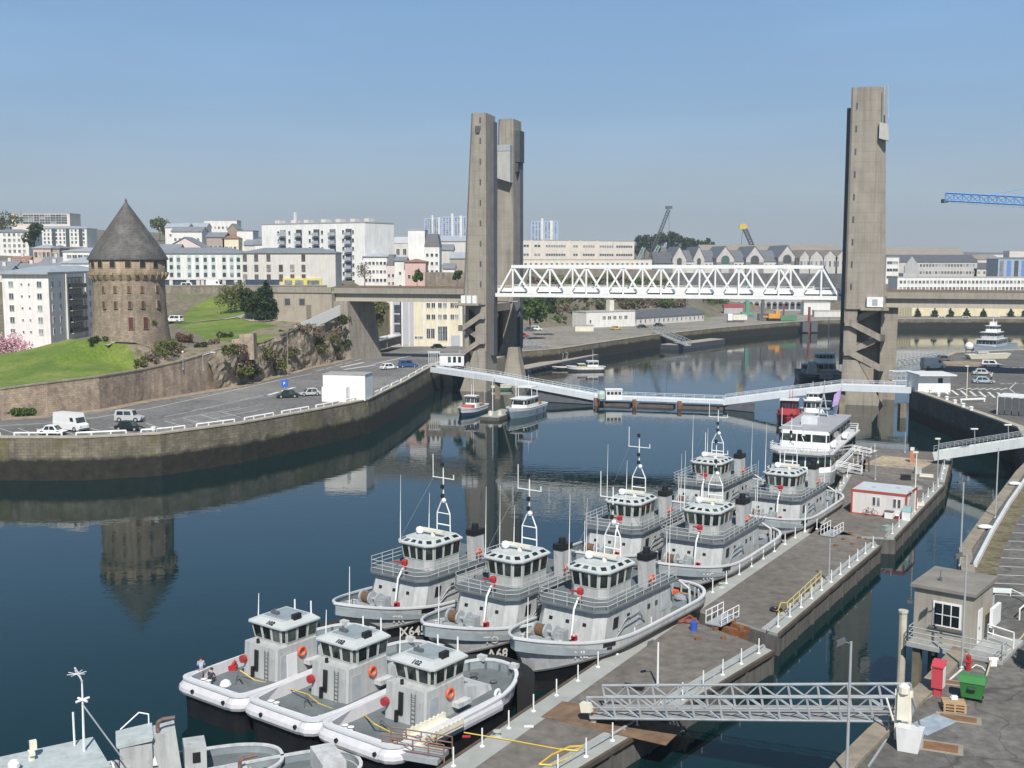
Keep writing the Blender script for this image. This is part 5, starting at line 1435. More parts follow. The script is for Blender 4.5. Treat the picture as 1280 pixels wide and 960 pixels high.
def wheelhouse(t, zf, xa, xf, hw, h, ch, cant, roofm, wallm_, nfront=3, nside=3, sky_=True, frame=None, low=.32):
    zs = zf + h * low; zw = zf + h * .82; zr = zf + h
    B = octo(xa, xf, hw, ch)
    def gr(k): return [(x + (k if x > (xa + xf) / 2 else -k * .4), y + (k if y > 0 else -k)) for x, y in B]
    mid, up = gr(0), gr(cant)
    wh = MB()
    wh.loft([[(x, y, zf) for x, y in B], [(x, y, zs) for x, y in mid], [(x, y, zw) for x, y in up]], 0, True, True)
    o = wh.build('wheelhouse', wallm_, t)
    rp = gr(cant + .16); ri = gr(cant - .42)
    mb = MB()
    mb.loft([[(x, y, zw + .01) for x, y in rp], [(x, y, zw + .12) for x, y in rp], [(x, y, zr) for x, y in ri]], 0, True, True)
    rf = mb.build('roof', roofm, o)
    n = len(B)
    rub = M('window_rubber', (.05, .05, .05), .6, .1)
    frame = frame or M('window_rim_pale', (.50, .53, .48), .5, .05)
    for i in range(n):
        a, b = mid[i], mid[(i + 1) % n]; c, d = up[(i + 1) % n], up[i]
        if (a[0] - xa) < .3 and (b[0] - xa) < .3: cnt = 2
        elif abs(a[0] - b[0]) < .05: cnt = nfront
        elif abs(abs(a[1]) - abs(b[1])) > .05: cnt = 1
        else: cnt = nside
        q = [(a[0], a[1], zs), (b[0], b[1], zs), (c[0], c[1], zw), (d[0], d[1], zw)]
        for k in range(cnt):
            u0, u1 = (k + .05) / cnt, (k + .95) / cnt
            if cnt == 1: u0, u1 = .10, .90
            mb = MB(); mb.panel(q, u0, u1, .02, .97, .03, .04, 0)
            e = .08 / cnt
            mb.panel(q, u0 + e, u1 - e, .09, .90, .045, .02, 1)
            mb.build('window', [frame, GLASS], o)
        if sky_ and cnt >= 1 and not ((a[0] - xa) < .3 and (b[0] - xa) < .3):
            A_, B_, C_, D_ = rp[i], rp[(i + 1) % n], ri[(i + 1) % n], ri[i]
            q = [(A_[0], A_[1], zw + .12), (B_[0], B_[1], zw + .12), (C_[0], C_[1], zr), (D_[0], D_[1], zr)]
            for k in range(cnt):
                mb = MB(); u0, u1 = ((k + .22) / cnt, (k + .78) / cnt) if cnt > 1 else (.25, .75)
                mb.panel(q, u0, u1, .28, .78, .02, .02, 0); mb.build('eaves_window', GLASS, o)
    return o, zr

# ================================================================== HARBOUR TUG (25 m class)
def make_tug():
    t = thing('tug', 'tug', 'tug')
    hl = Hull(24.5, 8.2, 3.75, 2.15, 2.25, bow_k=2.3, stern_k=1.35, stern_len=4.4, flare=.74, rake=1.9, dk=.95, line=1.62, linebow=-.75)
    hl.build(t, [BLACKH, GREYB], DECKG, M('rail_cap_pale', (.58, .60, .62), .45, .05))
    # rubbing strake along the side at the paint line
    mb = MB()
    q = [(x, y) for x, y in hl.pts]
    a = [hl.at(x, y * 1.0, hl.knuckle(x) - .03) for x, y in q]; b = [hl.at(x, y, hl.knuckle(x) + .10) for x, y in q]
    mb.loft([[Vector((p.x * 1.003, p.y * 1.008, p.z)) for p in a], [Vector((p.x * 1.012, p.y * 1.03, p.z)) for p in a], [Vector((p.x * 1.012, p.y * 1.03, p.z)) for p in b], [Vector((p.x * 1.003, p.y * 1.008, p.z)) for p in b]], 0)
    mb.build('rubbing_strake', M('strake_dark', (.16, .16, .165), .7, .2), t)
    # bulwark openings and hawse
    for x in (9.6, 5.5):
        fn = hl.side(x, hl.top(x) - .62)
        mb = MB(); mb.add([fn(-.28, -.1), fn(.28, -.1), fn(.28, .12), fn(-.28, .12)], [(0, 1, 2, 3)]); mb.build('fairlead', BLACK, t)
    # deckhouse
    z0, z1 = 1.15, 4.25
    mb = MB()
    deckhouse(mb, octo(-5.2, 6.0, 3.05, .75), octo(-5.2, 5.1, 2.95, .75), z0, z1)
    dh = mb.build('deckhouse', GREY, t)
    q = [(-5.2, 3.05, z0), (5.2, 3.05, z0), (4.4, 2.95, z1), (-5.2, 2.95, z1)]
    q = [(5.25, 3.05, z0), (-5.2, 3.05, z0), (-5.2, 2.95, z1), (4.35, 2.95, z1)]
    for (u0, u1, v0, v1, m_, nm) in ((.10, .17, .50, .76, BLACK, 'vent_louvre'), (.46, .54, .30, .82, M('door_grey', (.40, .43, .46), .5), 'door'), (.62, .66, .58, .70, GLASS, 'porthole'), (.74, .78, .58, .70, GLASS, 'porthole'), (.30, .34, .60, .72, GLASS, 'porthole'), (.84, .93, .35, .80, M('door_grey', (.40, .43, .46), .5), 'door')):
        mb = MB(); mb.panel(q, u0, u1, v0, v1, .04, .05); mb.build(nm, m_, dh)
    qf = [(6.0, -2.3, z0), (6.0, 2.3, z0), (5.1, 2.2, z1), (5.1, -2.2, z1)]
    for u in (.16, .84, .5):
        mb = MB(); mb.panel(qf, u - .035, u + .035, .62, .70, .03, .04); mb.build('porthole', BLACK, dh)
    mb = MB(); mb.path([(3.0, 3.08, 2.4), (2.2, 3.2, 3.2), (.2, 3.2, 3.3), (-.6, 3.08, 2.5)], .045); mb.path([(3.4, 3.08, 2.0), (2.4, 3.2, 2.7), (.0, 3.2, 2.8), (-.9, 3.08, 2.1)], .045); mb.build('handrail', STEEL, dh)
    # boat deck
    mb = MB(); deckhouse(mb, octo(-6.2, 5.6, 3.25, .8), octo(-6.2, 5.6, 3.25, .8), z1 + .005, z1 + .16)
    mb.build('upper_deck', DECKG, t)
    rl = [(-5.8, 3.15), (4.75, 3.15), (5.5, 2.4), (5.5, -2.4), (4.75, -3.15), (-5.8, -3.15)]
    rail_mesh(rl, z1 + .16, 1.0, 3, 1.2, .035).build('railing', M('rail_pale', (.38, .40, .40), .5), t)
    # wheelhouse
    wh, zr = wheelhouse(t, z1 + .17, -1.0, 2.9, 1.72, 2.55, .62, .16, M('roof_pale_grey', (.47, .50, .50), .5, .06, .5, streak=.1), GREY)
    # funnels
    for s in (1,):
        mb = MB(); y = 2.2 * s
        c = [(-3.3, y - .52), (-2.1, y - .46), (-2.1, y + .46), (-3.3, y + .52)]
        mb.loft([[(x, yy, z1 + .16) for x, yy in c], [(x * .985, yy * .97, z1 + 2.35) for x, yy in c]], 0, True, True)
        f = mb.build('funnel', GREY, t)
        mb = MB(); c2 = [(-3.4, y - .58), (-2.0, y - .5), (-2.0, y + .5), (-3.4, y + .58)]
        mb.loft([[(x, yy * .97, z1 + 2.36) for x, yy in c2], [(x, yy * .97, z1 + 2.85) for x, yy in c2]], 0, True, True)
        mb.lathe([(.3, 0), (.3, .5)], 8, (-2.7, y * .97, z1 + 2.8)); mb.build('funnel_cap', BLACK, f)
        lifebuoy(t, (-2.2, 2.95 * s, z1 + .95), 'y')
    # casing aft of the deckhouse
    mb = MB(); mb.bx(-7.6, -5.25, -1.9, 1.9, 1.15, 3.5); mb.build('engine_casing', GREY, t)
    mb = MB(); mb.bx(-6.9, -5.7, 1.92, 2.1, 1.6, 3.0); mb.build('locker', GREYB, t)
    # mast
    zm = zr
    mb = MB()
    for s in (1, -1): mb.path([(-1.0, .75 * s, zm - .05), (-1.0, .72 * s, zm + 1.5), (-1.0, .30 * s, zm + 2.4), (-1.0, .02 * s, zm + 2.9)], .055, 6)
    mb.tube((-1.0, -.75, zm + .5), (-1.0, .75, zm + .5), .06); mb.tube((-1.0, -.72, zm + 1.5), (-1.0, .72, zm + 1.5), .05)
    mb.tube((-1.0, 0, zm + 2.8), (-1.0, 0, zm + 5.6), .07, .045)
    ms = mb.build('mast', WHITE, t)
    mb = MB(); mb.tube((-1.0, -1.2, zm + 4.6), (-1.0, 1.2, zm + 4.6), .045); mb.tube((-1, -1.15, zm + 4.6), (-1, -1.15, zm + 6.6), .035); mb.tube((-1, 1.15, zm + 4.6), (-1, 1.15, zm + 5.0), .05); mb.build('yard', WHITE, ms)
    for z in (2.9, 3.7, 5.65):
        mb = MB(); mb.lathe([(.12, 0), (.16, .05), (.16, .3), (.1, .36)], 8, (-.85, 0, zm + z)); mb.build('mast_light', BLACK, ms)
    mb = MB(); mb.ball((-.75, .25, zm + 2.7), .22, 8); mb.build('searchlight', WHITE, ms)
    mb = MB(); mb.path([(-1, -1.1, zm + 4.6), (2.6, -1.7, zm - .1)], .014, 4); mb.path([(-1, 1.1, zm + 4.6), (-4.2, 2.0, zm - .3)], .014, 4); mb.build('stay', STEELD, ms)
    # roof gear
    mb = MB(); mb.lathe([(.18, 0), (.18, .12), (.32, .16), (.36, .38), (.28, .58), (.05, .66)], 12, (1.2, -.8, zr)); mb.build('radar_dome', WHITE, t)
    mb = MB(); mb.lathe([(.2, 0), (.16, .35)], 8, (1.0, .5, zr)); mb.bx(.82, 1.18, -.65, 1.65, zr + .36, zr + .56); mb.build('radar', WHITEC, t)
    for (x, y, z_, l_) in ((2.7, -1.7, zr - .35, 5.6), (-.2, -1.0, zr, 3.3), (-5.6, 2.6, z1 + .2, 6.0)):
        mb = MB(); mb.tube((x, y, z_), (x - .05, y, z_ + l_ * .45), .045, .035, 6); mb.tube((x - .05, y, z_ + l_ * .45), (x - .12, y, z_ + l_), .028, .012, 5); mb.build('whip_antenna', WHITE, t)
    # water monitor
    mb = MB(); mb.lathe([(.16, 0), (.16, .35), (.26, .4), (.26, .75), (.15, .85)], 10, (5.05, .9, z1 + .75)); mb.tube((5.05, .9, z1 + 1.3), (6.0, .6, z1 + 1.6), .10, .06, 8); mb.build('fire_monitor', RED, t)
    mb = MB(); mb.path([(6.3, .9, 2.2), (5.9, .9, 4.4), (5.3, .9, z1 + .9), (5.05, .9, z1 + .8)], .08, 6); mb.build('monitor_pipe', WHITE, t)
    mb = MB(); mb.lathe([(.25, 0), (.25, .3), (.1, .36)], 8, (6.6, 1.4, 2.35)); mb.tube((6.6, 1.4, 2.5), (7.1, 1.7, 2.9), .1); mb.build('hydrant', RED, t)
    # foredeck windlass
    zd = 2.3
    mb = MB(); mb.bx(6.9, 8.7, -1.3, .9, zd - .1, zd + .3)
    for y in (-1.2, -.2, .6): mb.tube((7.8, y - .07, zd + .75), (7.8, y + .07, zd + .75), .55, n=12)
    mb.tube((7.8, -1.5, zd + .75), (7.8, 1.2, zd + .75), .12, n=8); mb.bx(7.2, 7.9, .7, 1.3, zd + .2, zd + 1.0); mb.build('windlass', STEEL, t)
    mb = MB(); mb.tube((7.8, -1.1, zd + .75), (7.8, -.3, zd + .75), .42, n=12); mb.build('rope_drum', BROWN, t)
    for s in (-1, 1):
        mb = MB()
        for x in (8.6, 9.1): mb.lathe([(.13, 0), (.13, .55), (.19, .6), (.05, .64)], 8, (x, 1.5 * s, zd))
        mb.build('mooring_bitts', GREYB, t)
    mb = MB(); mb.tube((10.6, 0, 2.8), (10.5, 0, 6.3), .05, .03, 6); mb.build('jackstaff', WHITE, t)
    mb = MB(); mb.path([(9.3, 1.2, 2.85), (9.0, 1.6, 2.75), (8.8, .9, 2.75), (9.4, .6, 2.8), (9.5, 1.1, 2.85)], .07); mb.build('rope_coil', ROPE, t)
    # after deck
    zd = 1.3
    mb = MB(); mb.path([(-7.9, -3.4, 1.2), (-7.9, -3.3, 3.1), (-7.9, -2.2, 3.7), (-7.9, 2.2, 3.7), (-7.9, 3.3, 3.1), (-7.9, 3.4, 1.2)], .10, 6); mb.build('tow_arch', GREYB, t)
    mb = MB(); mb.bx(-9.6, -8.3, -1.0, 1.0, zd, zd + .5); mb.tube((-9.0, -.9, zd + .85), (-9.0, .9, zd + .85), .5, n=12); mb.build('tow_winch', STEELD, t)
    mb = MB(); mb.bx(-8.9, -8.0, 1.5, 2.9, zd, zd + .7); mb.lathe([(.6, .7), (.55, .9), (.2, 1.05)], 10, (-8.4, 2.2, zd)); mb.build('deck_locker', DECKB, t)
    mb = MB(); mb.bx(-11.0, -10.3, -2.0, 1.6, zd, zd + .35); mb.build('timber_pile', M('timber_brown', (.30, .21, .13), .85, .25, 2), t)
    mb = MB(); mb.bx(-10.6, -10.0, -1.4, .9, zd + .36, zd + .62); mb.build('orange_hose', ORANGE, t)
    for k in range(14):
        a = math.pi * (k + .5) / 14 - math.pi / 2
        x = -7.9 - 4.05 * math.cos(a); y = 3.85 * math.sin(a)
        mb = MB(); mb.bar((x, y, 1.25), (x, y, 2.2), .10, .12); mb.build('bulwark_stay', GREYB, t)
    # nameplate on the bow, too small to read
    fn = hl.side(6.2, 2.05, 1)
    mb = MB(); mb.add([fn(0, 0), fn(1.35, 0), fn(1.35, .34), fn(0, .34)], [(0, 1, 2, 3)]); mb.build('nameplate', BLACK, t)
    return t, hl
tug0, TUGH = make_tug()
def place_tug(i, bow, heading, z, label, code=None, num=None, numx=8.4):
    """bow: where the top of the stem stands; heading: unit vector the bow points along"""
    rz = math.atan2(heading.y, heading.x)
    loc = Vector((bow.x, bow.y, 0)) - heading * (24.5 / 2)
    t = tug0 if i == 0 else dup(tug0)
    t.location = (loc.x, loc.y, z); t.rotation_euler = (0, 0, rz)
    tag(t, label, 'tug', 'grey harbour tugs moored along the pontoons')
    jobs.append((t, code, num, numx))
    return t
jobs = []
SH = Vector((-.45, .35, 0))
h1 = (G(650, 800, 3.6) - G(866, 722, 2.0)); h1.z = 0; h1.normalize()
h2 = Vector((zz(972, 792).x - zz(1100, 682).x, zz(972, 792).y - zz(1100, 682).y, 0)).normalized()
place_tug(0, G(650, 801, 4.4) + SH, h1, .7, 'grey tug lettered NL on its bow, nearest the pontoon in the front row', 'NL', None)
place_tug(1, G(537, 783, 4.4) + SH, h1, .7, 'grey tug lettered TO on its bow, middle one of the front row', 'TO', 'A68', 8.6)
place_tug(2, G(424, 757, 4.4) + SH, h1, .7, 'grey tug lettered FR with number X645, outermost of the front row', 'FR', 'X645', 8.3)
place_tug(3, G(830, 706, 4.4) + SH, h2, .7, 'grey tug lettered MG on its bow, moored against the second pontoon', 'MG', None)
place_tug(4, G(726, 692, 4.4) + SH, h2, .7, 'grey tug with number ending 78 on its black side, outboard of the MG tug', None, '78', 4.6)
place_tug(5, G(943, 646, 4.4) + SH, h2, .7, 'grey tug with number A61 on its side, just in front of the white passenger boat', None, 'A61', 5.0)
place_tug(6, G(846, 628, 4.4) + SH, h2, .7, 'grey tug in the rear row with no visible number, left of the A61 tug', None, None)
for t, code, num, nx in jobs:
    if code: lettering(code, .9, TUGH.side(8.8, 1.72, 1, .09), 'bow_letters', WHITEL, t)
    if num: lettering(num, 1.15, TUGH.side(nx, .36, 1, .07), 'hull_number', WHITEL, t)

# ================================================================== PUSHER TUGS
def make_pusher():
    t = thing('pusher_tug', 'pusher', 'pusher tug')
    hl = Hull(14.6, 6.5, 1.75, 1.55, 2.15, stern_k=1.15, stern_len=4.6, flare=.97, rake=.1, square=True, dk=.62, line=.95, linebow=.0)
    hl.build(t, [BLACKH, LILAC], DECKG, M('rail_cap_pale', (.58, .60, .62)), thick=.16)
    # fat rounded gunwale round the square bow
    mb = MB()
    q = [(x, y) for x, y in hl.pts if x > -3.0]
    q = sorted([p for p in q if p[1] >= 0], key=lambda p: p[0]) + sorted([p for p in q if p[1] < 0], key=lambda p: -p[0])
    q = [(-3, 3.25)] + [p for p in q if p[1] >= 0 and p[0] > -2.9] + [p for p in q if p[1] < 0 and p[0] > -2.9] + [(-3, -3.25)]
    rings = []
    for i, (x, y) in enumerate(q):
        a = Vector((*q[max(0, i - 1)], 0)); b = Vector((*q[min(len(q) - 1, i + 1)], 0)); d = (b - a).normalized(); n = Vector((d.y, -d.x, 0))
        if n.dot(Vector((x, y, 0))) < 0: n = -n
        bowf = 1.0 if x > 5.5 else .45
        c = Vector((x, y, 1.28))
        rings.append([c + n * u + Vector((0, 0, v)) for u, v in ((-.55 * bowf, .50), (-.45 * bowf, .56), (-.1, .44), (.30 * bowf, .02), (.36 * bowf, -.22), (.26 * bowf, -.44), (-.35, -.44))])
    mb.loft(rings, 0, True, True); mb.build('bow_fender', LILAC, t)
    for y in (-1.2, 2.0):
        mb = MB(); mb.tube((7.6, y, 1.33), (7.73, y, 1.33), .13, n=10); mb.build('fairlead', BLACK, t)
    zd = 1.0
    # house
    mb = MB(); deckhouse(mb, octo(-1.0, 2.9, 1.75, .12), octo(-1.0, 2.75, 1.72, .12), zd, zd + 2.4)
    dh = mb.build('deckhouse', GREY, t)
    wh, zr = wheelhouse(t, zd + 1.9, -1.05, 2.0, 1.62, 2.15, .25, .16, M('roof_pale_grey', (.47, .50, .50)), GREY, 3, 3, False)
    q = [(2.9, 1.75, zd), (-1.0, 1.75, zd), (-1.0, 1.72, zd + 2.4), (2.75, 1.72, zd + 2.4)]
    mb = MB(); mb.panel(q, .10, .33, .02, .78, .03, .04); dr = mb.build('door', M('door_grey', (.40, .43, .46)), dh)
    qf = [(2.9, -1.6, zd), (2.9, 1.6, zd), (2.76, 1.6, zd + 2.4), (2.76, -1.6, zd + 2.4)]
    mb = MB(); mb.panel(qf, .36, .47, .25, .85, .12, .1); mb.panel(qf, .30, .36, .05, .35, .25, .2); mb.build('hanging_gear', BLACK, dh)
    mb = MB()
    for y in (.62, .95): mb.tube((2.96, y, zd + .05), (2.86, y, zd + 2.2), .03, n=5)
    for k in range(7): mb.tube((2.94, .62, zd + .3 + .3 * k), (2.94, .95, zd + .3 + .3 * k), .022, n=4)
    mb.build('ladder', STEELD, dh)
    mb = MB(); mb.lathe([(.12, 0), (.12, .3)], 8, (2.5, -.5, zd + 2.41)); mb.build('lamp', BLACK, dh)
    mb = MB(); mb.tube((2.9, -1.5, zd + 1.2), (3.2, -1.5, zd + 1.2), .28, n=10); mb.build('hose_reel', RED, dh)
    lifebuoy(t, (.55, 1.86, zd + 1.75), 'y')
    mb = MB(); mb.bx(-1.0, .3, 1.76, 2.35, zd + .75, zd + 1.05); mb.build('side_locker', GREYB, t)
    mb = MB(); mb.bx(-.75, 1.35, -1.15, 1.15, zr + .003, zr + .03); mb.build('roof_panel', DECKB, wh)
    mb = MB(); mb.bx(.2, .9, 1.2, 1.5, zr - .1, zr + .35); mb.build('hatch', BLACK, wh)
    mb = MB(); mb.bx(.7, .95, -.9, -.2, zr + .02, zr + .25); mb.tube((.8, -.6, zr), (.8, -.6, zr + .4), .07); mb.build('searchlight', STEELD, wh)
    mb = MB(); mb.tube((-.9, 1.3, zr - .1), (-.9, 1.3, zr + .9), .06); mb.tube((-.9, -.4, zr), (-.9, -.4, zr + .7), .06); mb.build('mast_light', WHITE, wh)
    mb = MB(); mb.tube((1.5, -1.6, zr - .4), (1.4, -1.6, zr + 1.5), .05, .025, 6); mb.build('whip_antenna', WHITE, t)
    # engine casing and after deck
    mb = MB(); mb.hexa([(-4.4, -1.55, zd), (-1.02, -1.55, zd), (-1.02, 1.55, zd), (-4.4, 1.55, zd), (-4.2, -1.4, zd + .75), (-1.02, -1.4, zd + 1.5), (-1.02, 1.4, zd + 1.5), (-4.2, 1.4, zd + .75)]); mb.build('engine_casing', GREYB, t)
    mb = MB(); mb.lathe([(.2, 0), (.2, .7), (.32, .75), (.3, .85)], 8, (-4.9, -.6, zd)); mb.lathe([(.16, 0), (.16, .5), (.28, .55), (.2, .62)], 8, (-5.2, .9, zd)); mb.build('tow_post', STEELD, t)
    mb = MB(); mb.path([(-5.0, 1.9, zd + .08), (-5.5, 1.5, zd + .08), (-5.1, 1.0, zd + .08), (-4.7, 1.4, zd + .08), (-5.2, 2.0, zd + .1), (-5.7, 1.3, zd + .1)], .08); mb.build('rope_coil', ROPE, t)
    mb = MB(); mb.lathe([(.45, 0), (.42, .22), (.2, .3)], 12, (-6.0, -.9, zd)); mb.build('white_buoy', WHITEC, t)
    for y in (2.75, -2.75):
        mb = MB(); mb.torus((0, 0, 0), .26, .10, 'y', 12, 6); o = mb.build('fender_ring', WHITE, t); o.location = (-3.2, y * 1.01, 1.75)
    for k in range(9):
        a = math.pi * (k + .5) / 9 - math.pi / 2
        mb = MB(); x = -2.7 - 4.35 * math.cos(a); y = 3.02 * math.sin(a); mb.bar((x, y, zd), (x, y, 2.0), .08, .16); mb.build('bulwark_stay', DECKG, t)
    for a in (-.45, .45):
        mb = MB(); x = -2.7 - 4.62 * math.cos(a); y = 3.25 * math.sin(a); mb.bx(x - .22, x + .22, y - .3, y + .3, 2.05, 2.42); mb.build('fender_bracket', GREYB, t)
    # big stern fender
    mb = MB(); rings = []
    for k in range(13):
        a = math.pi * .62 * (k / 12 - .5)
        cx, sy = -math.cos(a), math.sin(a)
        p = lambda r, z: Vector((-2.9 + (4.6 + r) * cx, (3.2 + r) * sy, z))
        rings.append([p(.04, -.6), p(.04, 2.05), p(.4, 2.3), p(1.2, 1.85), p(1.2, -.2)])
    mb.loft(rings, 0, True, True); mb.build('stern_fender', RUBBER, t)
    # foredeck clutter
    mb = MB(); mb.path([(4.2, -.9, zd + .05), (4.8, -.2, zd + .05), (4.3, .6, zd + .05), (3.8, -.3, zd + .05), (4.2, -.9, zd + .05), (4.1, -.8, zd + .5), (4.6, .2, zd + .5)], .05); mb.build('tow_gear', STEELD, t)
    mb = MB(); mb.lathe([(.14, 0), (.14, .4), (.22, .45), (.05, .5)], 8, (5.9, -2.2, zd)); mb.lathe([(.14, 0), (.14, .4), (.22, .45), (.05, .5)], 8, (5.9, -1.7, zd)); mb.build('mooring_bitts', WHITE, t)
    mb = MB(); mb.path([(3.2, 1.2, zd + .06), (3.4, 2.0, zd + .06), (3.0, 2.9, zd + .1)], .05); mb.build('yellow_hose', YELL, t)
    mb = MB(); mb.path([(5.6, 1.7, zd + .08), (5.2, 2.3, zd + .08), (4.7, 1.9, zd + .08), (5.2, 1.5, zd + .08)], .08); mb.build('rope_coil', ROPE, t)
    return t, hl, zr
pu0, PUH, PZR = make_pusher()
h3 = Vector((zz(560, 950).x - zz(838, 767).x, zz(560, 950).y - zz(838, 767).y, 0)).normalized()
h3 = Vector((-.60, -.80, 0)).normalized()
n3 = Vector((-h3.y, h3.x, 0))
for i, (cl, cr, lb, no) in enumerate((((402, 917), (502, 951), 'nearest pusher tug, numbered 102 on its roof edge, lying against the pontoon', '102'), ((306, 886), (404, 916), 'middle pusher tug, numbered 103 on its roof edge, its door shut', '103'), ((228, 857), (306, 886), 'outermost pusher tug with two sailors at its square bow and a white door open', '101'))):
    c = (G(cl[0], cl[1], 2.0) + G(cr[0], cr[1], 2.0)) / 2 + Vector((-.4, .3, 0))
    t = pu0 if i == 0 else dup(pu0)
    loc = Vector((c.x, c.y, 0)) - h3 * 7.3
    t.location = (loc.x, loc.y, .75); t.rotation_euler = (0, 0, math.atan2(h3.y, h3.x))
    tag(t, lb, 'pusher tug', 'three square bowed pusher tugs')
    zr_ = PZR
    lettering(no, .5, lambda u, v: (2.36 - .60 * (.12 + v * 1.7), .05 + u, zr_ - .19 + .235 * (.12 + v * 1.7)), 'roof_number', BLACK, t)
    if i == 0: lettering('102', .42, PUH.side(-3.4, 1.35, 1, .05), 'stern_number', M('number_dark', (.12, .12, .13), .6), t)
    if i == 2:
        mb = MB(); mb.bx(1.0, 1.95, 1.80, 1.86, 1.05, 2.85); mb.build('open_door', WHITE, t)
        PU_OUT = t

# ================================================================== GANGWAYS
def truss_gangway(label, a, b, width, h, n, mats=(STEEL, STEELD), name='gangway', group=None, r=.07):
    d = (b - a); L = d.length; rz = math.atan2(d.y, d.x); tilt = math.asin((b.z - a.z) / L)
    t = thing(name, label, 'gangway', a, 0, group)
    t.rotation_euler = (0, -tilt, rz)
    mb = MB(); mb.bx(0, L, -width / 2 + .05, width / 2 - .05, .0, .08); mb.build('walkway', M('walkway_grey', (.30, .29, .28), .8, .15), t)
    for s in (-1, 1):
        mb = MB(); y = s * width / 2
        mb.tube((0, y, .0), (L, y, 0), r * 1.25, n=6); mb.tube((0, y, h), (L, y, h), r * 1.25, n=6); mb.tube((0, y, h * .5), (L, y, h * .5), r * .6, n=5)
        p = L / n
        for k in range(n + 1): mb.tube((k * p, y, 0), (k * p, y, h), r, n=5)
        for k in range(n): mb.bar((k * p + .05, y, h), ((k + 1) * p - .05, y, 0), r * 1.7, r * .8)
        for k in range(n): mb.tube((k * p + p * .5, y, h * .5), (k * p + p, y, h), r * .6, n=5)
        mb.build('side_truss', mats[0], t)
    mb = MB()
    for k in range(n + 1): mb.bar((k * L / n, -width / 2, -.06), (k * L / n, width / 2, -.06), .12, .12)
    mb.build('cross_member', mats[0], t)
    return t
ga, gb = G(748, 890, 2.15), G(1138, 893, 6.0)
gw = truss_gangway('long grey truss gangway sloping from the nearest pontoon up to the quay', ga, gb, 2.3, 1.35, 11)
mb = MB(); mb.bx(-.45, .25, -1.45, -.95, .45, 1.05); mb.build('control_box', WHITEC, gw)
for s in (-1, 1): mb = MB(); mb.tube((.1, s * .95 - .1, -.2), (.1, s * .95 + .1, -.2), .2, n=10); mb.build('roller', M('roller_pale', (.5, .47, .40), .6), gw)
mb = MB(); p = G(752, 900, ZP + .034); mb.M = Matrix.Translation(p) @ Matrix.Rotation(gw.rotation_euler.z, 4, 'Z')
mb.bx(-2.6, 5.0, -1.5, 1.5, 0, .03); mb.add([(-2.6, -1.5, .031), (-3.6, -1.5, .0), (-3.6, 1.5, 0), (-2.6, 1.5, .031)], [(0, 1, 2, 3)])
tag(mb.build('landing_plate', M('rusty_plate', (.17, .11, .07), .85, .35, 1.2, rust=.5)), 'rusty steel landing plate under the foot of the long gangway', 'steel plate')

# hoist at the quay end of the gangway
hp = G(1128, 925, 5.5)
ho = thing('gangway_hoist', 'cream hoist mast with a big white counterweight box at the quay end of the gangway', 'hoist', hp, R(-25))
mb = MB()
for s in (-.35, .35): mb.bx(s - .08, s + .08, -.1, .1, 0, 2.6)
mb.bx(-.45, .45, -.12, .12, 2.45, 2.75); mb.tube((-.5, 0, 1.0), (-.9, 0, 2.2), .06); mb.build('mast', WHITEC, ho)
mb = MB(); mb.bx(-.3, .3, -.32, -.13, 1.2, 2.7); mb.lathe([(.3, 0), (.3, .35), (.15, .5)], 10, (0, -.2, 2.7)); mb.build('motor', WHITEC, ho)
mb = MB(); mb.hexa([(-.1, -1.5, 0), (.9, -1.5, 0), (1.0, -.4, 0), (-.1, -.4, 0), (-.2, -1.7, 1.35), (1.15, -1.7, 1.35), (1.15, -.4, 1.1), (-.2, -.4, 1.1)]); mb.build('counterweight', WHITE, ho)
mb = MB(); mb.path([(.35, 0, 2.5), (.9, -.8, 1.3)], .05); mb.path([(-.4, .1, 2.4), (-.8, .3, .3)], .04); mb.build('hose', STEELD, ho)

# ================================================================== WATCH HUT
c0, c1 = G(1141, 797, 5.75), G(1214, 812, 5.75)
hd = (c1 - c0); hd.z = 0; HL = hd.length; hrz = math.atan2(hd.y, hd.x)
hut = thing('watch_hut', 'grey rendered watch hut with a six pane window, overhanging the near quay', 'hut', (c0.x, c0.y, 5.75), hrz)
HW = M('hut_render', (.34, .315, .27), .9, .10, .6, streak=.25)
HD = 4.6; HH = 3.55
mb = MB(); mb.bx(0, HL, 0, HD, 0, HH); mb.build('wall', HW, hut)
mb = MB(); mb.hexa([(-.22, -.25, HH + .01), (HL + .22, -.25, HH + .01), (HL + .22, HD + .25, HH + .01), (-.22, HD + .25, HH + .01), (-.22, -.25, HH + .22), (HL + .22, -.25, HH + .22), (HL + .22, HD + .25, HH + .30), (-.22, HD + .25, HH + .30)])
rf = mb.build('roof', M('hut_roof', (.21, .195, .175), .95, .2, .7), hut)
mb = MB(); mb.lathe([(.12, 0), (.12, .25), (.03, .3), (.03, .7)], 8, (1.2, 1.5, HH + .25)); mb.build('vent', STEELD, rf)
mb = MB(); x0, x1, za, zb_ = 1.35, 3.0, 1.25, 2.75
mb.bx(x0 - .08, x1 + .08, -.09, -.005, za - .08, zb_ + .08, 1)
for i in range(3):
    for j in range(2):
        w3 = (x1 - x0) / 3; hq = (zb_ - za) / 2
        mb.bx(x0 + w3 * i + .04, x0 + w3 * (i + 1) - .04, -.11, -.088, za + hq * j + .04, za + hq * (j + 1) - .04, 0)
mb.build('window', [GLASS, WHITE], hut)
mb = MB(); mb.bx(x0 - .3, x1 + .3, -.25, -.005, za - .26, za - .12); mb.build('sill', M('hut_sill', (.12, .11, .10), .9), hut)
mb = MB(); mb.bx(HL + .005, HL + .06, 1.2, 2.1, .05, 2.3); dr = mb.build('door', WHITE, hut)
mb = MB(); mb.bx(HL + .062, HL + .10, 1.3, 1.36, 1.0, 1.2); mb.build('handle', STEELD, dr)
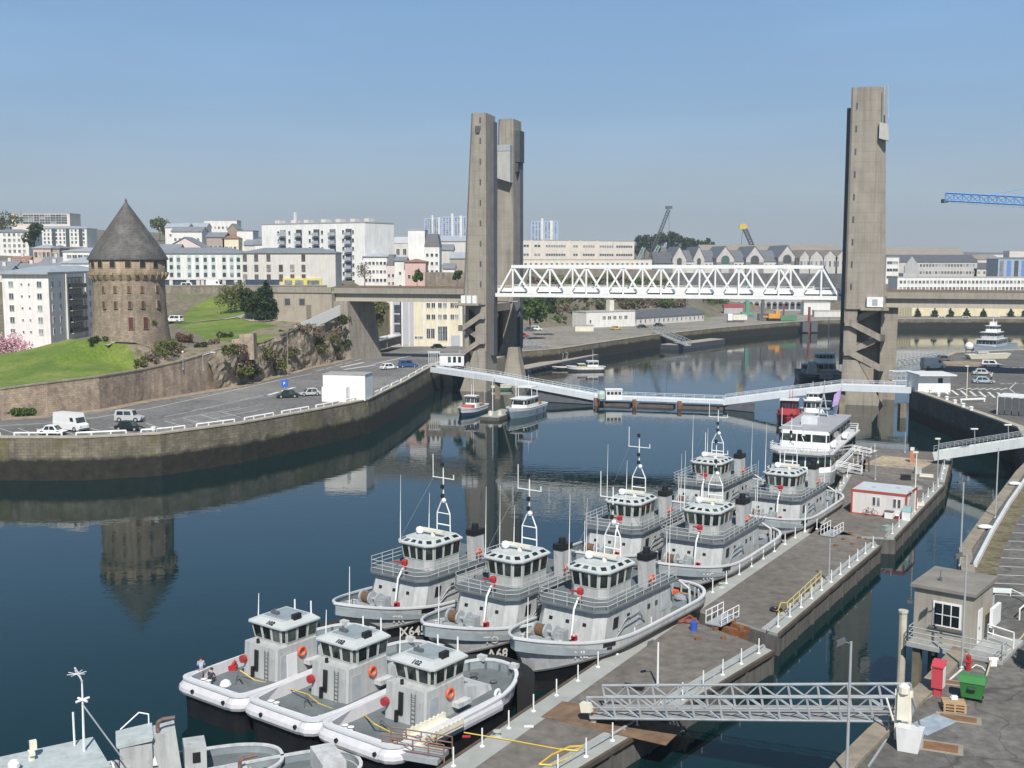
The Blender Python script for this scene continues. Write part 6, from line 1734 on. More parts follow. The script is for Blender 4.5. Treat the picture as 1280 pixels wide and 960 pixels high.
mb = MB(); mb.bx(-.1, HL + 2.2, -1.0, HD - .5, -.32, -.02); mb.build('platform', M('platform_grey', (.36, .37, .36), .8, .15, .8, streak=.2), hut)
rail_mesh([(-.0, 2.2), (-.0, -.9), (HL + 2.1, -.9), (HL + 2.1, .2)], -.02, 1.05, 3, 1.5, .035).build('railing', M('rail_grey', (.33, .36, .38), .5), hut)
rail_mesh([(HL + 2.1, 1.9), (HL + .3, 2.6), (HL + .3, 3.9)], -.02, 1.1, 2, 1.3, .05).build('railing', WHITE, hut)
for x, y in ((.5, -.5), (HL - .4, -.5), (.5, 2.8)):
    mb = MB(); mb.bx(x - .25, x + .25, y - .25, y + .25, -7.5, -.33); mb.build('pillar', M('hut_pillar', (.16, .14, .10), .9, .25, .8), hut)
mb = MB(); mb.bx(HL + .4, HL + .62, 2.5, 4.4, .9, 2.2); mb.build('awning_board', WHITE, hut)
pl = G(1137, 885, 0)
pp_ = G(1140, 760, 7.4); pb = (c0 + Vector((-.6, .3, 0)))
mb = MB(); mb.tube((pb.x, pb.y, -2), (pb.x, pb.y, 7.4), .27, n=10); mb.tube((pb.x, pb.y, 7.4), (pb.x, pb.y, 7.55), .33, n=10)
tag(mb.build('mooring_pile', M('pile_pale', (.46, .43, .36), .8, .2, .7, streak=.4, rust=.5)), 'pale round pile standing in the water at the left corner of the watch hut', 'pile')
mb = MB(); q = c0 + hd.normalized() * 1.1 + Vector((.1, -.55, 0))
mb.bx(-.11, .11, -.05, .05, -7.3, -.4)
tg = thing('tide_gauge', 'black and white tide board hanging under the watch hut', 'tide gauge', (q.x, q.y, 5.75), hrz)
mb.build('board', BLACK, tg)
for k in range(13):
    mb = MB(); z = -6.3 + k * .46; mb.bx(-.03 if k % 2 else -.11, .11, -.07, -.051, z, z + .23); mb.build('mark', M('tide_mark', (.55, .53, .44), .7, .2), tg)
# signpost and shelter by the hut
sp_ = G(1250, 772, 5.5)
sh = thing('walkway_lamp', 'low post with a flat white hood beside the watch hut steps', 'lamp', sp_, R(-10))
mb = MB(); mb.bx(-.6, -.45, -.1, .1, 0, 1.9); mb.build('post', M('rail_grey', (.33, .36, .38)), sh)
mb = MB(); mb.hexa([(-.75, -.3, 1.9), (.6, -.3, 1.9), (.8, .3, 1.9), (-.75, .3, 1.9), (-.75, -.3, 2.1), (.6, -.3, 2.1), (.8, .3, 2.1), (-.75, .3, 2.1)]); mb.build('hood', M('hood_pale', (.66, .74, .72), .5), sh)
def barrier_arm(label, p, q, h):
    a = G(*p, 5.5); b = G(*q, 5.5)
    t = thing('barrier', label, 'barrier', a, 0, None); dlt = b - a
    mb = MB(); mb.tube((0, 0, 0), (0, 0, h), .06); mb.build('post', WHITE, t)
    mb = MB(); mb.tube((0, 0, h), (dlt.x, dlt.y, h - .1), .06); mb.build('arm', WHITE, t)
    return t
b1 = barrier_arm('white bar barrier with a red plate at the edge of the near quay', (1263, 745), (1300, 762), .55)
mb = MB(); mb.bx(1.0, 1.9, -.5, -.4, .1, .4); mb.build('plate', RED, b1)
barrier_arm('white hoop barrier standing by the hut lamp post', (1274, 775), (1298, 752), .8)
# parapet wall of the parking quay: low white kerb beam
wl = thing('guard_beam', 'long low white and grey guard beam along the parking bays', 'guard beam', (0, 0, 0))
mb = MB(); pts = [G(1219, 706, 5.75), G(1240, 665, 5.75), G(1262, 628, 5.75), G(1290, 588, 5.75)]
for a, b in zip(pts[:-1], pts[1:]): mb.bar(a, b, .3, .42)
mb.build('beam', M('beam_white', (.62, .63, .62), .6, .1, .6, streak=.2), wl)
mb = MB()
for a, b in zip(pts[:-1], pts[1:]):
    n = Vector((-(b - a).normalized().y, (b - a).normalized().x, 0)) * .28
    mb.bar(a + n, b + n, .16, .3)
mb.build('backing', STEELD, wl)
# bollards on the near quay edge (white caps)
def white_bollard(label, px, py, z=5.5, s=1.0):
    p = G(px, py, z)
    t = thing('mooring_bollard', label, 'bollard', p, 0, None)
    mb = MB(); mb.lathe([(.30 * s, 0), (.26 * s, .3 * s)], 12); mb.build('stem', STEELD, t)
    mb = MB(); mb.lathe([(.40 * s, .3 * s), (.56 * s, .38 * s), (.56 * s, .52 * s), (.3 * s, .62 * s)], 14); mb.build('cap', WHITE, t)
    t.scale = (1.2, .8, 1)
white_bollard('white mushroom bollard on the quay edge, the one nearer the watch hut', 1231, 664)
white_bollard('white mushroom bollard on the quay edge below the white footbridge', 1268, 609)

# ---- objects on the near quay
p = G(1172, 869, 5.5)
t = thing('fire_cabinet', 'tall red and white fire cabinet at the edge of the near quay', 'cabinet', p, R(-35))
mb = MB(); mb.hexa([(-.32, -.3, .5), (.32, -.3, .5), (.32, .3, .5), (-.32, .3, .5), (-.32, -.3, 1.75), (.32, -.3, 1.75), (.32, .3, 2.0), (-.32, .3, 2.0)]); mb.bx(-.2, .2, -.2, .2, 0, .499); mb.build('body', M('cabinet_red', (.50, .06, .08), .5, .1), t)
mb = MB(); mb.bx(.321, .34, -.26, .26, .55, 1.75); mb.build('door', WHITE, t)
mb = MB(); mb.hexa([(-.36, -.36, 1.76), (.36, -.36, 1.76), (.36, .36, 2.02), (-.36, .36, 2.02), (-.36, -.36, 1.84), (.36, -.36, 1.84), (.36, .36, 2.1), (-.36, .36, 2.1)]); mb.build('lid', M('cabinet_red', (.50, .06, .08)), t)
p = G(1210, 838, 5.5)
t = thing('fire_hydrant', 'small red hydrant standing behind the green bin', 'hydrant', p)
mb = MB(); mb.lathe([(.14, 0), (.14, .5), (.2, .52), (.2, .6), (.13, .62), (.16, .95), (.05, 1.05)], 10); mb.build('body', RED, t)
mb = MB(); mb.tube((-.28, 0, .62), (.28, 0, .62), .08, n=8); mb.build('outlet', RED, t)
mb = MB(); mb.path([(.25, .1, .1), (.6, .3, .25), (.9, .1, .2), (1.0, -.2, .05)], .04); mb.build('hose', WHITEC, t)
# green wheeled bin
GRN = M('bin_green', (.035, .17, .045), .5, .1, .8)
p = G(1215, 874, 5.5)
t = thing('wheeled_bin', 'green four wheeled refuse bin with a sloping lid beside the wooden pallet', 'bin', p, R(-28))
mb = MB(); mb.hexa([(-.55, -.42, .2), (.55, -.42, .2), (.55, .42, .2), (-.55, .42, .2), (-.68, -.52, 1.1), (.68, -.52, 1.1), (.68, .52, 1.1), (-.68, .52, 1.1)]); mb.build('body', GRN, t)
mb = MB(); rings = []
for k in range(7):
    a = math.pi * k / 6
    rings.append([(-.72, .56 * -math.cos(a), 1.12 + .38 * math.sin(a)), (.72, .56 * -math.cos(a), 1.12 + .38 * math.sin(a)), (.72, .50 * -math.cos(a), 1.10), (-.72, .50 * -math.cos(a), 1.10)])
mb.loft(rings, 0, True, True); mb.build('lid', M('lid_green', (.045, .20, .055), .45, .1), t)
mb = MB(); mb.tube((-.2, -.54, .8), (.2, -.54, .8), .13, n=10); mb.build('badge', M('bin_dark', (.02, .06, .03), .5), t)
for x in (-.5, .5):
    for y in (-.35, .35):
        mb = MB(); mb.tube((x, y - .05, .1), (x, y + .05, .1), .1, n=10); mb.build('wheel', BLACK, t)
# pallets
WOOD = M('pallet_wood', (.42, .29, .17), .85, .25, 2)
p = G(1192, 887, 5.5)
t = thing('wooden_pallet', 'stack of pale wooden pallets beside the green bin', 'pallet stack', p, R(-14))
for lv in range(3):
    z = lv * .17; mb = MB()
    for k in range(7): mb.bx(-.62, .62, -.5 + k * .155, -.5 + k * .155 + .1, z + .13, z + .155)
    for y in (-.5, -.05, .42): mb.bx(-.62, .62, y, y + .09, z + .001, z + .025)
    for x in (-.6, -.05, .5):
        for y in (-.5, -.05, .42): mb.bx(x, x + .1, y, y + .09, z + .026, z + .129)
    mb.build('pallet', WOOD, t)
mb = MB(); mb.bx(-.1, .25, .1, .4, .52, .62); mb.bx(-.02, .3, .2, .42, .621, .70); tag(mb.build('paper_sack', WHITE), 'crumpled white sack lying on the wooden pallets', 'sack').location = p
for px, py, w_, d_, lb in ((1198, 898, 1.9, .75, 'rusty rectangular cover let into the quay beside the pallets'), (1176, 934, 1.7, 1.0, 'brown rectangular cover let into the quay beside the white counterweight'), (1187, 853, 1.3, .5, 'reddish plate let into the quay behind the bin')):
    p = G(px, py, 5.508); t = thing('access_cover', lb, 'cover', p, R(-22))
    mb = MB(); mb.bx(-w_ / 2 - .25, w_ / 2 + .25, -d_ / 2 - .22, d_ / 2 + .22, -.002, .012); mb.build('kerb', M('cover_kerb', (.27, .235, .19), .9, .2), t)
    mb = MB(); mb.bx(-w_ / 2, w_ / 2, -d_ / 2, d_ / 2, .013, .02); mb.build('lid', M('cover_rust', (.19, .10, .05), .85, .3, 1.5), t)
mb = MB(); a, b = G(1108, 925, 5.53), G(1086, 958, 5.53); mb.bar(a, b, .1, .1)
tag(mb.build('mooring_chain', STEEL), 'pale pipe lying on the stone edge below the gangway', 'pipe')
mb = MB(); strip(mb, [G(1150, 880, 5.51), G(1168, 866, 5.51), G(1204, 835, 5.51)], .14); struct(mb.build('edge_marking', PAINT))
mb = MB(); mb.M = Matrix.Translation(G(1165, 905, 5.512)) @ Matrix.Rotation(R(38), 4, 'Z'); mb.bx(-1.6, 1.4, -.7, .7, 0, .02)
tag(mb.build('ramp_plate', M('plate_blue', (.30, .36, .42), .7, .25, 1.5, rust=.4)), 'worn blue grey steel plate where the gangway meets the quay', 'steel plate')
# white mooring fitting with rope on the near quay
p = G(1241, 832, 5.5)
t = thing('rope_fitting', 'white cleat on the near quay with a rope led away to the right', 'cleat', p)
mb = MB(); mb.bx(-.2, .2, -.15, .15, 0, .35); mb.tube((-.3, 0, .42), (.3, 0, .42), .12, n=8); mb.build('body', WHITE, t)
mb = MB(); q = G(1285, 785, 5.5) - p; mb.path([(.1, 0, .4), tuple(q * .3 + Vector((.3, 0, .25))), tuple(q * .7 + Vector((.2, -.1, .15))), tuple(q)], .05); q2 = G(1228, 860, 5.5) - p; mb.path([(-.1, 0, .4), tuple(q2)], .06); mb.build('rope', ROPE, t)

# ================================================================== LAMP POSTS
def lamp(label, px, pyb, pyt, z, head='arm', col=STEEL, rz=0.0, grp='lamp posts'):
    b = G(px, pyb, z); h = ZAT(pyt, b.y) - z
    t = thing('lamp_post', label, 'lamp post', b, rz, grp)
    mb = MB(); mb.lathe([(.16, 0), (.16, .12), (.09, .2)], 8); mb.tube((0, 0, .15), (0, 0, h), .085, .06, 8); mb.build('pole', col, t)
    mb = MB()
    if head == 'flood':
        mb.hexa([(-.75, -.14, h - .25), (-.35, -.14, h - .05), (-.35, .14, h - .05), (-.75, .14, h - .25), (-.7, -.14, h + .0), (-.3, -.14, h + .18), (-.3, .14, h + .18), (-.7, .14, h + .0)]); mb.tube((-.4, 0, h), (0, 0, h - .1), .04)
        mb.build('floodlight', STEELD, t)
    elif head == 'twin':
        for s in (-1, 1): mb.bx(s * .35 - .16, s * .35 + .16, -.12, .12, h - .1, h + .12)
        mb.tube((-.35, 0, h - .05), (.35, 0, h - .05), .03); mb.build('floodlight', STEELD, t)
    elif head == 'box':
        mb.bx(-.5, .15, -.13, .13, h - .02, h + .15); mb.build('lamp_head', WHITEC, t)
    elif head == 'globe':
        mb.ball((0, 0, h + .15), .22); mb.build('lamp_globe', WHITE, t)
    elif head == 'arm':
        mb.tube((0, 0, h), (1.6, 0, h + .5), .05); mb.bx(1.5, 2.3, -.12, .12, h + .48, h + .62); mb.build('lamp_head', WHITE, t)
    return t
GPO = 'slim lamp posts on the pontoons'
lamp('slim lamp post on the nearest pontoon just left of the gangway', 822, 858, 803, ZP, 'flood', WHITE, 0, GPO)
lamp('slim lamp post on the second pontoon near its right edge', 1036, 727, 673, ZP, 'none', STEEL, 0, GPO)
lamp('slim lamp post at the corner of the red framed cabin', 1143, 640, 566, ZP, 'box', WHITEC, 0, GPO)
lamp('slim lamp post where the white footbridge meets the pontoon', 1171, 614, 549, ZP, 'box', STEEL, 0, GPO)
lamp('slim lamp post on the landing stage beside the passenger boat', 1094, 600, 567, ZP, 'flood', STEEL, 0, GPO)
lamp('slim lamp post at the far end of the dusty pontoon', 1131, 566, 540, ZP, 'none', STEEL, 0, GPO)
lamp('slim lamp post on the second pontoon beside the A61 tug', 1006, 665, 632, ZP, 'none', WHITE, 0, GPO)
lamp('tall lamp post with twin floodlights rising from the bottom edge in front of the gangway', 1058, 975, 802, 5.5, 'flood', STEEL)
lamp('tall lamp post with floodlight standing in front of the watch hut window wall', 1202, 836, 694, 5.5, 'flood', STEEL)
lamp('tall lamp post with twin lights behind the watch hut roof', 1200, 708, 603, 5.5, 'twin', STEEL)
lamp('tall lamp post on the quay edge in front of the white footbridge', 1244, 648, 560, 5.5, 'none', STEEL)
lamp('grey street lamp standing at the foot of the overgrown cliff', 360, 470, 414, 6, 'none', M('pole_brown', (.30, .27, .24), .6))
lamp('street lamp with long arm on the wall path below the lawn', 254, 463, 444, 11.0, 'arm', STEEL)
lamp('short globe lamp on the path below the round tower', 229, 462, 441, 10.6, 'globe', STEEL)
lamp('globe lamp on the park path above the lawn', 274, 395, 380, HZ(*GY(274, 395, 296).xy), 'globe', STEEL)
lamp('grey street lamp in front of the white canopy under the viaduct', 484, 436, 386, 6, 'none', M('pole_brown', (.30, .27, .24)))
lamp('street lamp on the right bank car park beside the white hut', 1208, 498, 458, 5.5, 'box', WHITEC)

# ================================================================== FOOTBRIDGE
fb = thing('floating_footbridge', 'long pale blue white footbridge dipping to the water across the basin', 'footbridge', (0, 0, 0))
FP = [GY(541, 461, 262), GY(622, 473, 250), GY(745, 496, 240), GY(905, 502, 232), GY(975, 493, 228), GY(1052, 484, 224), GY(1146, 487, 219)]
nms = ('gangway_span', 'gangway_span', 'floating_span', 'gangway_span', 'gangway_span', 'gangway_span')
for i, (a, b) in enumerate(zip(FP[:-1], FP[1:])):
    d = (b - a).normalized(); n = Vector((d.y, -d.x, 0)) * 1.3
    mb = MB(); hgt = 1.25 if i != 2 else .7
    for s in (-1, 1): mb.bar(a + n * s, b + n * s, .18, hgt)
    mb.bar(a + Vector((0, 0, -.1)), b + Vector((0, 0, -.1)), 2.4, .15)
    for s in (-1, 1):
        k = max(4, int((b - a).length / 2.0)); u = Vector((0, 0, hgt / 2 + .75))
        mb.tube(a + n * s + u, b + n * s + u, .045, n=4); mb.tube(a + n * s + u * .7, b + n * s + u * .7, .03, n=4)
        for j in range(k + 1):
            q = a.lerp(b, j / k) + n * s; mb.tube(q, q + u, .04, n=4)
    mb.build(nms[i], ALU, fb)
for f0, f1, nm in ((0, .28, 'float'), (.34, .62, 'float'), (.68, 1.0, 'float')):
    a, b = FP[2].lerp(FP[3], f0), FP[2].lerp(FP[3], f1)
    mb = MB(); a.z = b.z = .05; mb.bar(a, b, 3.4, 1.0); mb.build(nm, M('float_rusty', (.10, .085, .075), .8, .3, .6, rust=.7), fb)
for f in (.0, .30, .65):
    q = FP[2].lerp(FP[3], f); mb = MB(); mb.bx(q.x - .4, q.x + .4, q.y - 2.2, q.y - 1.5, -.5, 1.6); mb.build('guide_pile', RUST, fb)
for a, b in ((FP[1], FP[2]), (FP[3], FP[4])):
    mb = MB(); q0 = a.lerp(b, .35); q1 = a.lerp(b, .97)
    mb.hexa([(q0.x, q0.y - 1, .1), (q1.x, q1.y - 1, .1), (q1.x, q1.y + 1, .1), (q0.x, q0.y + 1, .1), (q0.x, q0.y - 1, q0.z - .7), (q1.x, q1.y - 1, q1.z - .65), (q1.x, q1.y + 1, q1.z - .65), (q0.x, q0.y + 1, q0.z - .7)]) if a.z > b.z else mb.hexa([(a.x, a.y - 1, .1), (a.lerp(b, .5).x, b.y - 1, .1), (a.lerp(b, .5).x, b.y + 1, .1), (a.x, a.y + 1, .1), (a.x, a.y - 1, a.z - .65), (a.lerp(b, .5).x, b.y - 1, a.lerp(b, .5).z - .65), (a.lerp(b, .5).x, b.y + 1, a.lerp(b, .5).z - .65), (a.x, a.y + 1, a.z - .65)])
    mb.build('float', M('float_dark', (.11, .12, .14), .7, .2), fb)
for (q, w_) in ((FP[5], 1.0), (FP[1], 1.0), (GY(1128, 500, 220), 1.0)):
    mb = MB(); mb.bx(q.x - .6, q.x + .6, q.y - .8, q.y + .8, -2, q.z - .66); mb.build('support_pier', M('pier_weedy', (.22, .19, .14), .9, .3, .6, streak=.4), fb)
q = GY(767, 493, 238)
t = thing('control_cabin', 'small white control cabin standing on the floating footbridge', 'cabin', (q.x, q.y, 1.3))
mb = MB(); mb.bx(-1.7, 1.7, -1.2, 1.2, 0, 2.1); mb.build('wall', WHITE, t)
mb = MB(); mb.bx(-1.85, 1.85, -1.35, 1.35, 2.101, 2.3); mb.build('roof', WHITE, t)
for x in (-1.2, -.4, .4, 1.2): mb = MB(); mb.bx(x - .3, x + .3, -1.24, -1.201, 1.2, 1.8); mb.build('window', GLASS, t)
q = GY(752, 494, 237)
t = thing('water_tank', 'small pale green round tank beside the control cabin on the footbridge', 'tank', (q.x, q.y, 1.1))
mb = MB(); mb.lathe([(.8, .5), (.85, 1.5), (.6, 2.1), (.1, 2.25)], 12); mb.build('tank', M('tank_green', (.45, .55, .48), .5), t)
for x in (-.5, .5): mb = MB(); mb.tube((x, 0, -.8), (x, 0, .6), .1); mb.build('leg', STEELD, t)
# the other white footbridge on the right
wa, wb = GY(1170, 569, 160), GY(1330, 545, 150)
wf = thing('footbridge', 'white girder footbridge rising from the dusty pontoon to the right edge', 'footbridge', (0, 0, 0))
d = (wb - wa).normalized(); n = Vector((d.y, -d.x, 0)) * 1.2
mb = MB()
for s in (-1, 1): mb.bar(wa + n * s, wb + n * s, .2, 1.25)
mb.bar(wa, wb, 2.2, .2); mb.build('girder', M('girder_white', (.66, .70, .70), .5, .06, .5, streak=.15), wf)
mb = MB()
for s in (-1, 1):
    u = Vector((0, 0, 1.5)); mb.tube(wa + n * s + u, wb + n * s + u, .05, n=4); mb.tube(wa + n * s + u * .75, wb + n * s + u * .75, .035, n=4)
    for j in range(16): q = wa.lerp(wb, j / 15) + n * s; mb.tube(q, q + u, .04, n=4)
mb.build('railing', STEEL, wf)
for px, pb, ptp, lb in ((1219, 566, 536, 'lamp post on the white right hand footbridge, the one further left'), (1261, 560, 531, 'lamp post on the white right hand footbridge, the one at its right')):
    q = GY(px, pb, 156); t = thing('lamp_post', lb, 'lamp post', q, 0, 'lamp posts on the white footbridge')
    mb = MB(); hh_ = (pb - ptp) * 156 / 1400; mb.tube((0, 0, 0), (-.25, 0, hh_), .07, .05); mb.build('pole', STEEL, t)
    mb = MB(); mb.bx(-.8, .2, -.15, .15, hh_, hh_ + .15); mb.build('lamp_head', WHITE, t)

# ================================================================== CABIN WITH RED FRAME
ca, cb_ = G(1064, 641, ZP + .03), G(1132, 649, ZP + .03)
d = cb_ - ca; CL_ = d.length; crz = math.atan2(d.y, d.x)
ct = thing('site_cabin', 'white flat roofed cabin with a red frame standing on the third pontoon', 'cabin', ca, crz)
CWH = M('cabin_panel', (.66, .63, .62), .5, .05, .6, streak=.1); CRD = M('cabin_red', (.42, .07, .04), .5, .1)
mb = MB(); mb.bx(.0, CL_, 0, 5.2, .0, 2.75); mb.build('wall', CWH, ct)
mb = MB()
for x in (-.06, CL_ - .12):
    for y in (-.06, 5.08): mb.bx(x, x + .18, y, y + .18, 0, 2.76)
mb.bx(-.07, CL_ + .07, -.07, -.002, 2.6, 2.85); mb.bx(CL_ + .002, CL_ + .07, -.07, 5.27, 2.6, 2.85); mb.bx(-.07, -.002, -.07, 5.27, 2.6, 2.85); mb.bx(-.07, CL_ + .07, -.07, -.002, 0, .12)
mb.bx(-.068, -.003, .12, 5.07, .001, 2.6)
mb.build('frame', CRD, ct)
mb = MB(); mb.bx(.001, CL_ - .001, .001, 5.199, 2.751, 2.83); r_ = mb.build('roof', M('cabin_roof', (.50, .54, .57), .5, .08, .5), ct)
for x, y in ((2, 2), (4.5, 3), (6.2, 1.6)): mb = MB(); mb.bx(x - .2, x + .2, y - .2, y + .2, 2.831, 2.95); mb.build('vent', STEEL, r_)
for x in (2.55, 3.05, 4.85, 5.35): mb = MB(); mb.bx(x - .2, x + .2, -.05, -.003, 1.15, 2.2, 1); mb.bx(x - .15, x + .15, -.06, -.051, 1.2, 2.15); mb.build('window', [WGLASS, WFR], ct)
mb = MB(); mb.bx(CL_ + .003, CL_ + .06, 1.0, 1.9, .05, 2.1); mb.build('door', M('cabin_door', (.60, .60, .58), .5), ct)
q = ca + d.normalized() * 4.0 + Vector((.1, -.55, 0))
t = thing('gas_locker', 'small white locker with grey lid in front of the red framed cabin', 'locker', q, crz)
mb = MB(); mb.bx(-.45, .45, -.3, .3, 0, .75); mb.build('body', WHITE, t); mb = MB(); mb.bx(-.5, .5, -.35, .35, .751, .85); mb.build('lid', STEELD, t)
q = ca + d.normalized() * 5.9 + Vector((.1, -.6, 0))
t = thing('vending_box', 'taller white box with a blue green panel at the right of the cabin front', 'cabinet', q, crz)
mb = MB(); mb.bx(-.45, .45, -.3, .3, 0, 1.0); mb.build('body', WHITE, t); mb = MB(); mb.hexa([(-.5, -.34, 1.001), (.5, -.34, 1.001), (.5, .3, 1.001), (-.5, .3, 1.001), (-.4, 0, 1.55), (.45, 0, 1.55), (.45, .3, 1.6), (-.4, .3, 1.6)]); mb.build('panel', M('teal_panel', (.22, .36, .37), .5), t)
q = ca + d.normalized() * 4.9 + Vector((.1, -.5, 0))
t = thing('bucket', 'small red and white tub between the locker and the white box', 'tub', q)
mb = MB(); mb.lathe([(.2, 0), (.26, .4)], 10); mb.build('body', RED, t); mb = MB(); mb.lathe([(.27, .401), (.2, .5)], 10); mb.build('lid', WHITE, t)
q = ca + d.normalized() * 1.9 + Vector((.1, -.45, 0))
t = thing('bicycle', 'dark bicycle leaning against the red framed cabin', 'bicycle', q, crz)
for x in (-.52, .52): mb = MB(); mb.torus((x, 0, .34), .32, .025, 'y', 16, 5); mb.build('wheel', BLACK, t)
mb = MB(); mb.path([(-.52, 0, .34), (-.1, 0, .34), (-.25, 0, .85), (-.52, 0, .34)], .022); mb.path([(-.1, 0, .34), (.38, 0, .82), (-.22, 0, .76)], .022); mb.path([(.52, 0, .34), (.36, 0, .95)], .022); mb.build('frame', STEELD, t)
mb = MB(); mb.bx(-.36, -.16, -.06, .06, .86, .91); mb.build('saddle', BLACK, t)
mb = MB(); mb.tube((.36, -.25, .98), (.36, .25, .98), .02); mb.build('handlebar', STEEL, t)
# yellow handrail and loose things on the pontoons
def yrail():
    a, b = zz(1026, 728), zz(984, 768)
    t = thing('handrail', 'yellow tubular handrail along the right edge of the second pontoon', 'handrail', a)
    q = b - a; mb = MB()
    for k in range(7): mb.tube(q * (k / 6), q * (k / 6) + Vector((0, 0, 1.05)), .045, n=5)
    for h_ in (1.05, .6): mb.tube(Vector((0, 0, h_)), q + Vector((0, 0, h_)), .045, n=5)
    mb.build('rail', M('rail_yellow', (.55, .47, .20), .5, .1), t)
    mb = MB(); mb.path([tuple(q + Vector((0, 0, 1.0))), tuple(q + Vector((-.6, -.3, 1.1))), tuple(q + Vector((-.9, -.5, .5))), tuple(q + Vector((-.5, -.4, .05)))], .05); mb.build('hose', YELL, t)
yrail()
mb = MB(); p = zz(970, 764); mb.torus((0, 0, .12), .42, .12, 'z', 14, 6); o = mb.build('old_tyre_fender', BLACK); o.location = p + Vector((0, 0, .035)); tag(o, 'black tyre lying on the second pontoon below the yellow handrail', 'tyre')
mb = MB(); pts = [zz(580, 917), zz(640, 927), zz(700, 938)] ; mb.path([p + Vector((0, 0, .07)) for p in pts], .045)
pts = [zz(700, 938), zz(722, 940), zz(728, 934), zz(712, 935), zz(690, 945), zz(674, 957), zz(690, 958), zz(715, 947)]
mb.path([p + Vector((0, 0, .08)) for p in pts], .06); tag(mb.build('yellow_hose', YELL), 'yellow hose trailed across the nearest pontoon and heaped by its edge', 'hose')
p = zz(867, 788); mb = MB(); mb.lathe([(.28, 0), (.28, .7), (.2, .75)], 12); o = mb.build('blue_drum', M('drum_blue', (.03, .10, .45), .4)); o.location = p; tag(o, 'small blue drum at the rusty joint between the first two pontoons', 'drum')
mb = MB(); pts = [zz(845, 775), zz(858, 780), zz(872, 780), zz(862, 772), zz(848, 780), zz(870, 776)]; mb.path([p + Vector((0, 0, .15)) for p in pts], .14); tag(mb.build('old_rope', M('rope_redbrown', (.20, .07, .05), .85, .3, 2)), 'heap of reddish old rope at the stern of the NL tug', 'rope')
mb = MB(); mb.bx(-.25, .25, -.12, .12, 0, .06); o = mb.build('red_rag', RED); o.location = zz(583, 922) + Vector((0, 0, .04)); tag(o, 'small red rag on the nearest pontoon beside the yellow hose', 'rag')
mb = MB(); mb.bx(-.3, .3, -.15, .15, 0, .03); o = mb.build('paper_scrap', WHITE); o.location = zz(661, 909) + Vector((0, 0, .04)); tag(o, 'white scrap of paper on the dark deck of the nearest pontoon', 'paper')
ta = zz(792, 861); mb = MB(); mb.bx(-.7, .7, -.25, .25, 0, .25); o = mb.build('rubber_mat', BLACK); o.location = ta; o.rotation_euler = (0, 0, R(-25)); tag(o, 'black rubber block lying behind the gangway on the nearest pontoon', 'rubber block')
bp = G(548, 920, ZP)
t = thing('boarding_ramp', 'cream boarding ramp with toothed edge from pontoon to the 102 pusher tug', 'ramp', zz(560, 915) + Vector((0, 0, .45)), R(-128))
mb = MB(); mb.bx(-.6, 3.2, -.75, .75, -.1, .1); mb.build('plate', WHITEC, t)
for s in (-.75, .75):
    mb = MB(); mb.bx(-.6, 3.2, s - .05, s + .05, .101, .45)
    for k in range(9): mb.bx(-.45 + k * .4, -.3 + k * .4, s - .07, s + .07, .451, .52)
    mb.build('side_board', WHITEC, t)
t = thing('scaffold_rail', 'rusty guard rail standing at the bottom edge of the nearest pontoon', 'guard rail', zz(520, 950), R(-20))
for y in (0, 1.2): mb = rail_mesh([(-2.2, y), (1.8, y)], .1, 1.1, 3, .9, .045); mb.build('rail', M('rail_rust', (.20, .12, .09), .8, .3), t)
mb = MB(); mb.bx(-2, 1.5, -.3, 1.4, .02, .35); mb.build('base', STEEL, t)
# rubble and gear on the dusty pontoon
p = zz(1150, 590); mb = MB(); strip(mb, [zz(1092, 575) + Vector((0, 0, .036)), zz(1160, 582) + Vector((0, 0, .036))], 9.0); struct(mb.build('sand_patch', ground('sand_patch', [(.35, (.24, .21, .17)), (.6, (.42, .34, .23)), (.8, (.34, .28, .2))], .25, .95, 1.5)))
rnd = random.Random(9)
for i, (px, py, sx, sy, h_, m_, lb) in enumerate(((1132, 600, 1.2, .9, .7, BLACK, 'black rubber fender block on the dusty pontoon'), (1147, 592, .9, .9, .9, GREY, 'grey crate on the dusty pontoon'), (1158, 596, 1.8, .8, .35, WHITEC, 'pale timber stack on the dusty pontoon'), (1142, 612, 2.2, .9, .4, STEEL, 'grey plate stack behind the red framed cabin'), (1140, 578, .5, .5, 2.2, M('marker_orange', (.55, .22, .12), .6), 'orange and white marker post on the far pontoon'), (1148, 632, 1.3, .5, .35, WHITEC, 'pale bent panel beside the red framed cabin'), (1108, 663, 1.0, .7, .55, M('box_green', (.25, .33, .31), .6), 'grey green box on the front edge of the third pontoon'))):
    p = zz(px, py); t = thing('deck_gear', lb, 'deck gear', p, rnd.uniform(-.6, .6))
    mb = MB(); mb.hexa([(-sx / 2, -sy / 2, 0.035), (sx / 2, -sy / 2, 0.035), (sx / 2, sy / 2, 0.035), (-sx / 2, sy / 2, 0.035), (-sx / 2.2, -sy / 2.2, h_ * .8), (sx / 2.2, -sy / 2.2, h_ * .8), (sx / 2.2, sy / 2.2, h_ * .8), (-sx / 2.2, sy / 2.2, h_ * .8)]); mb.build('body', m_, t)
    mb = MB(); mb.bx(-sx / 2.1, sx / 2.1, -sy / 2.1, sy / 2.1, h_ * .8 + .001, h_); mb.build('top', WHITE if i == 4 else m_, t)

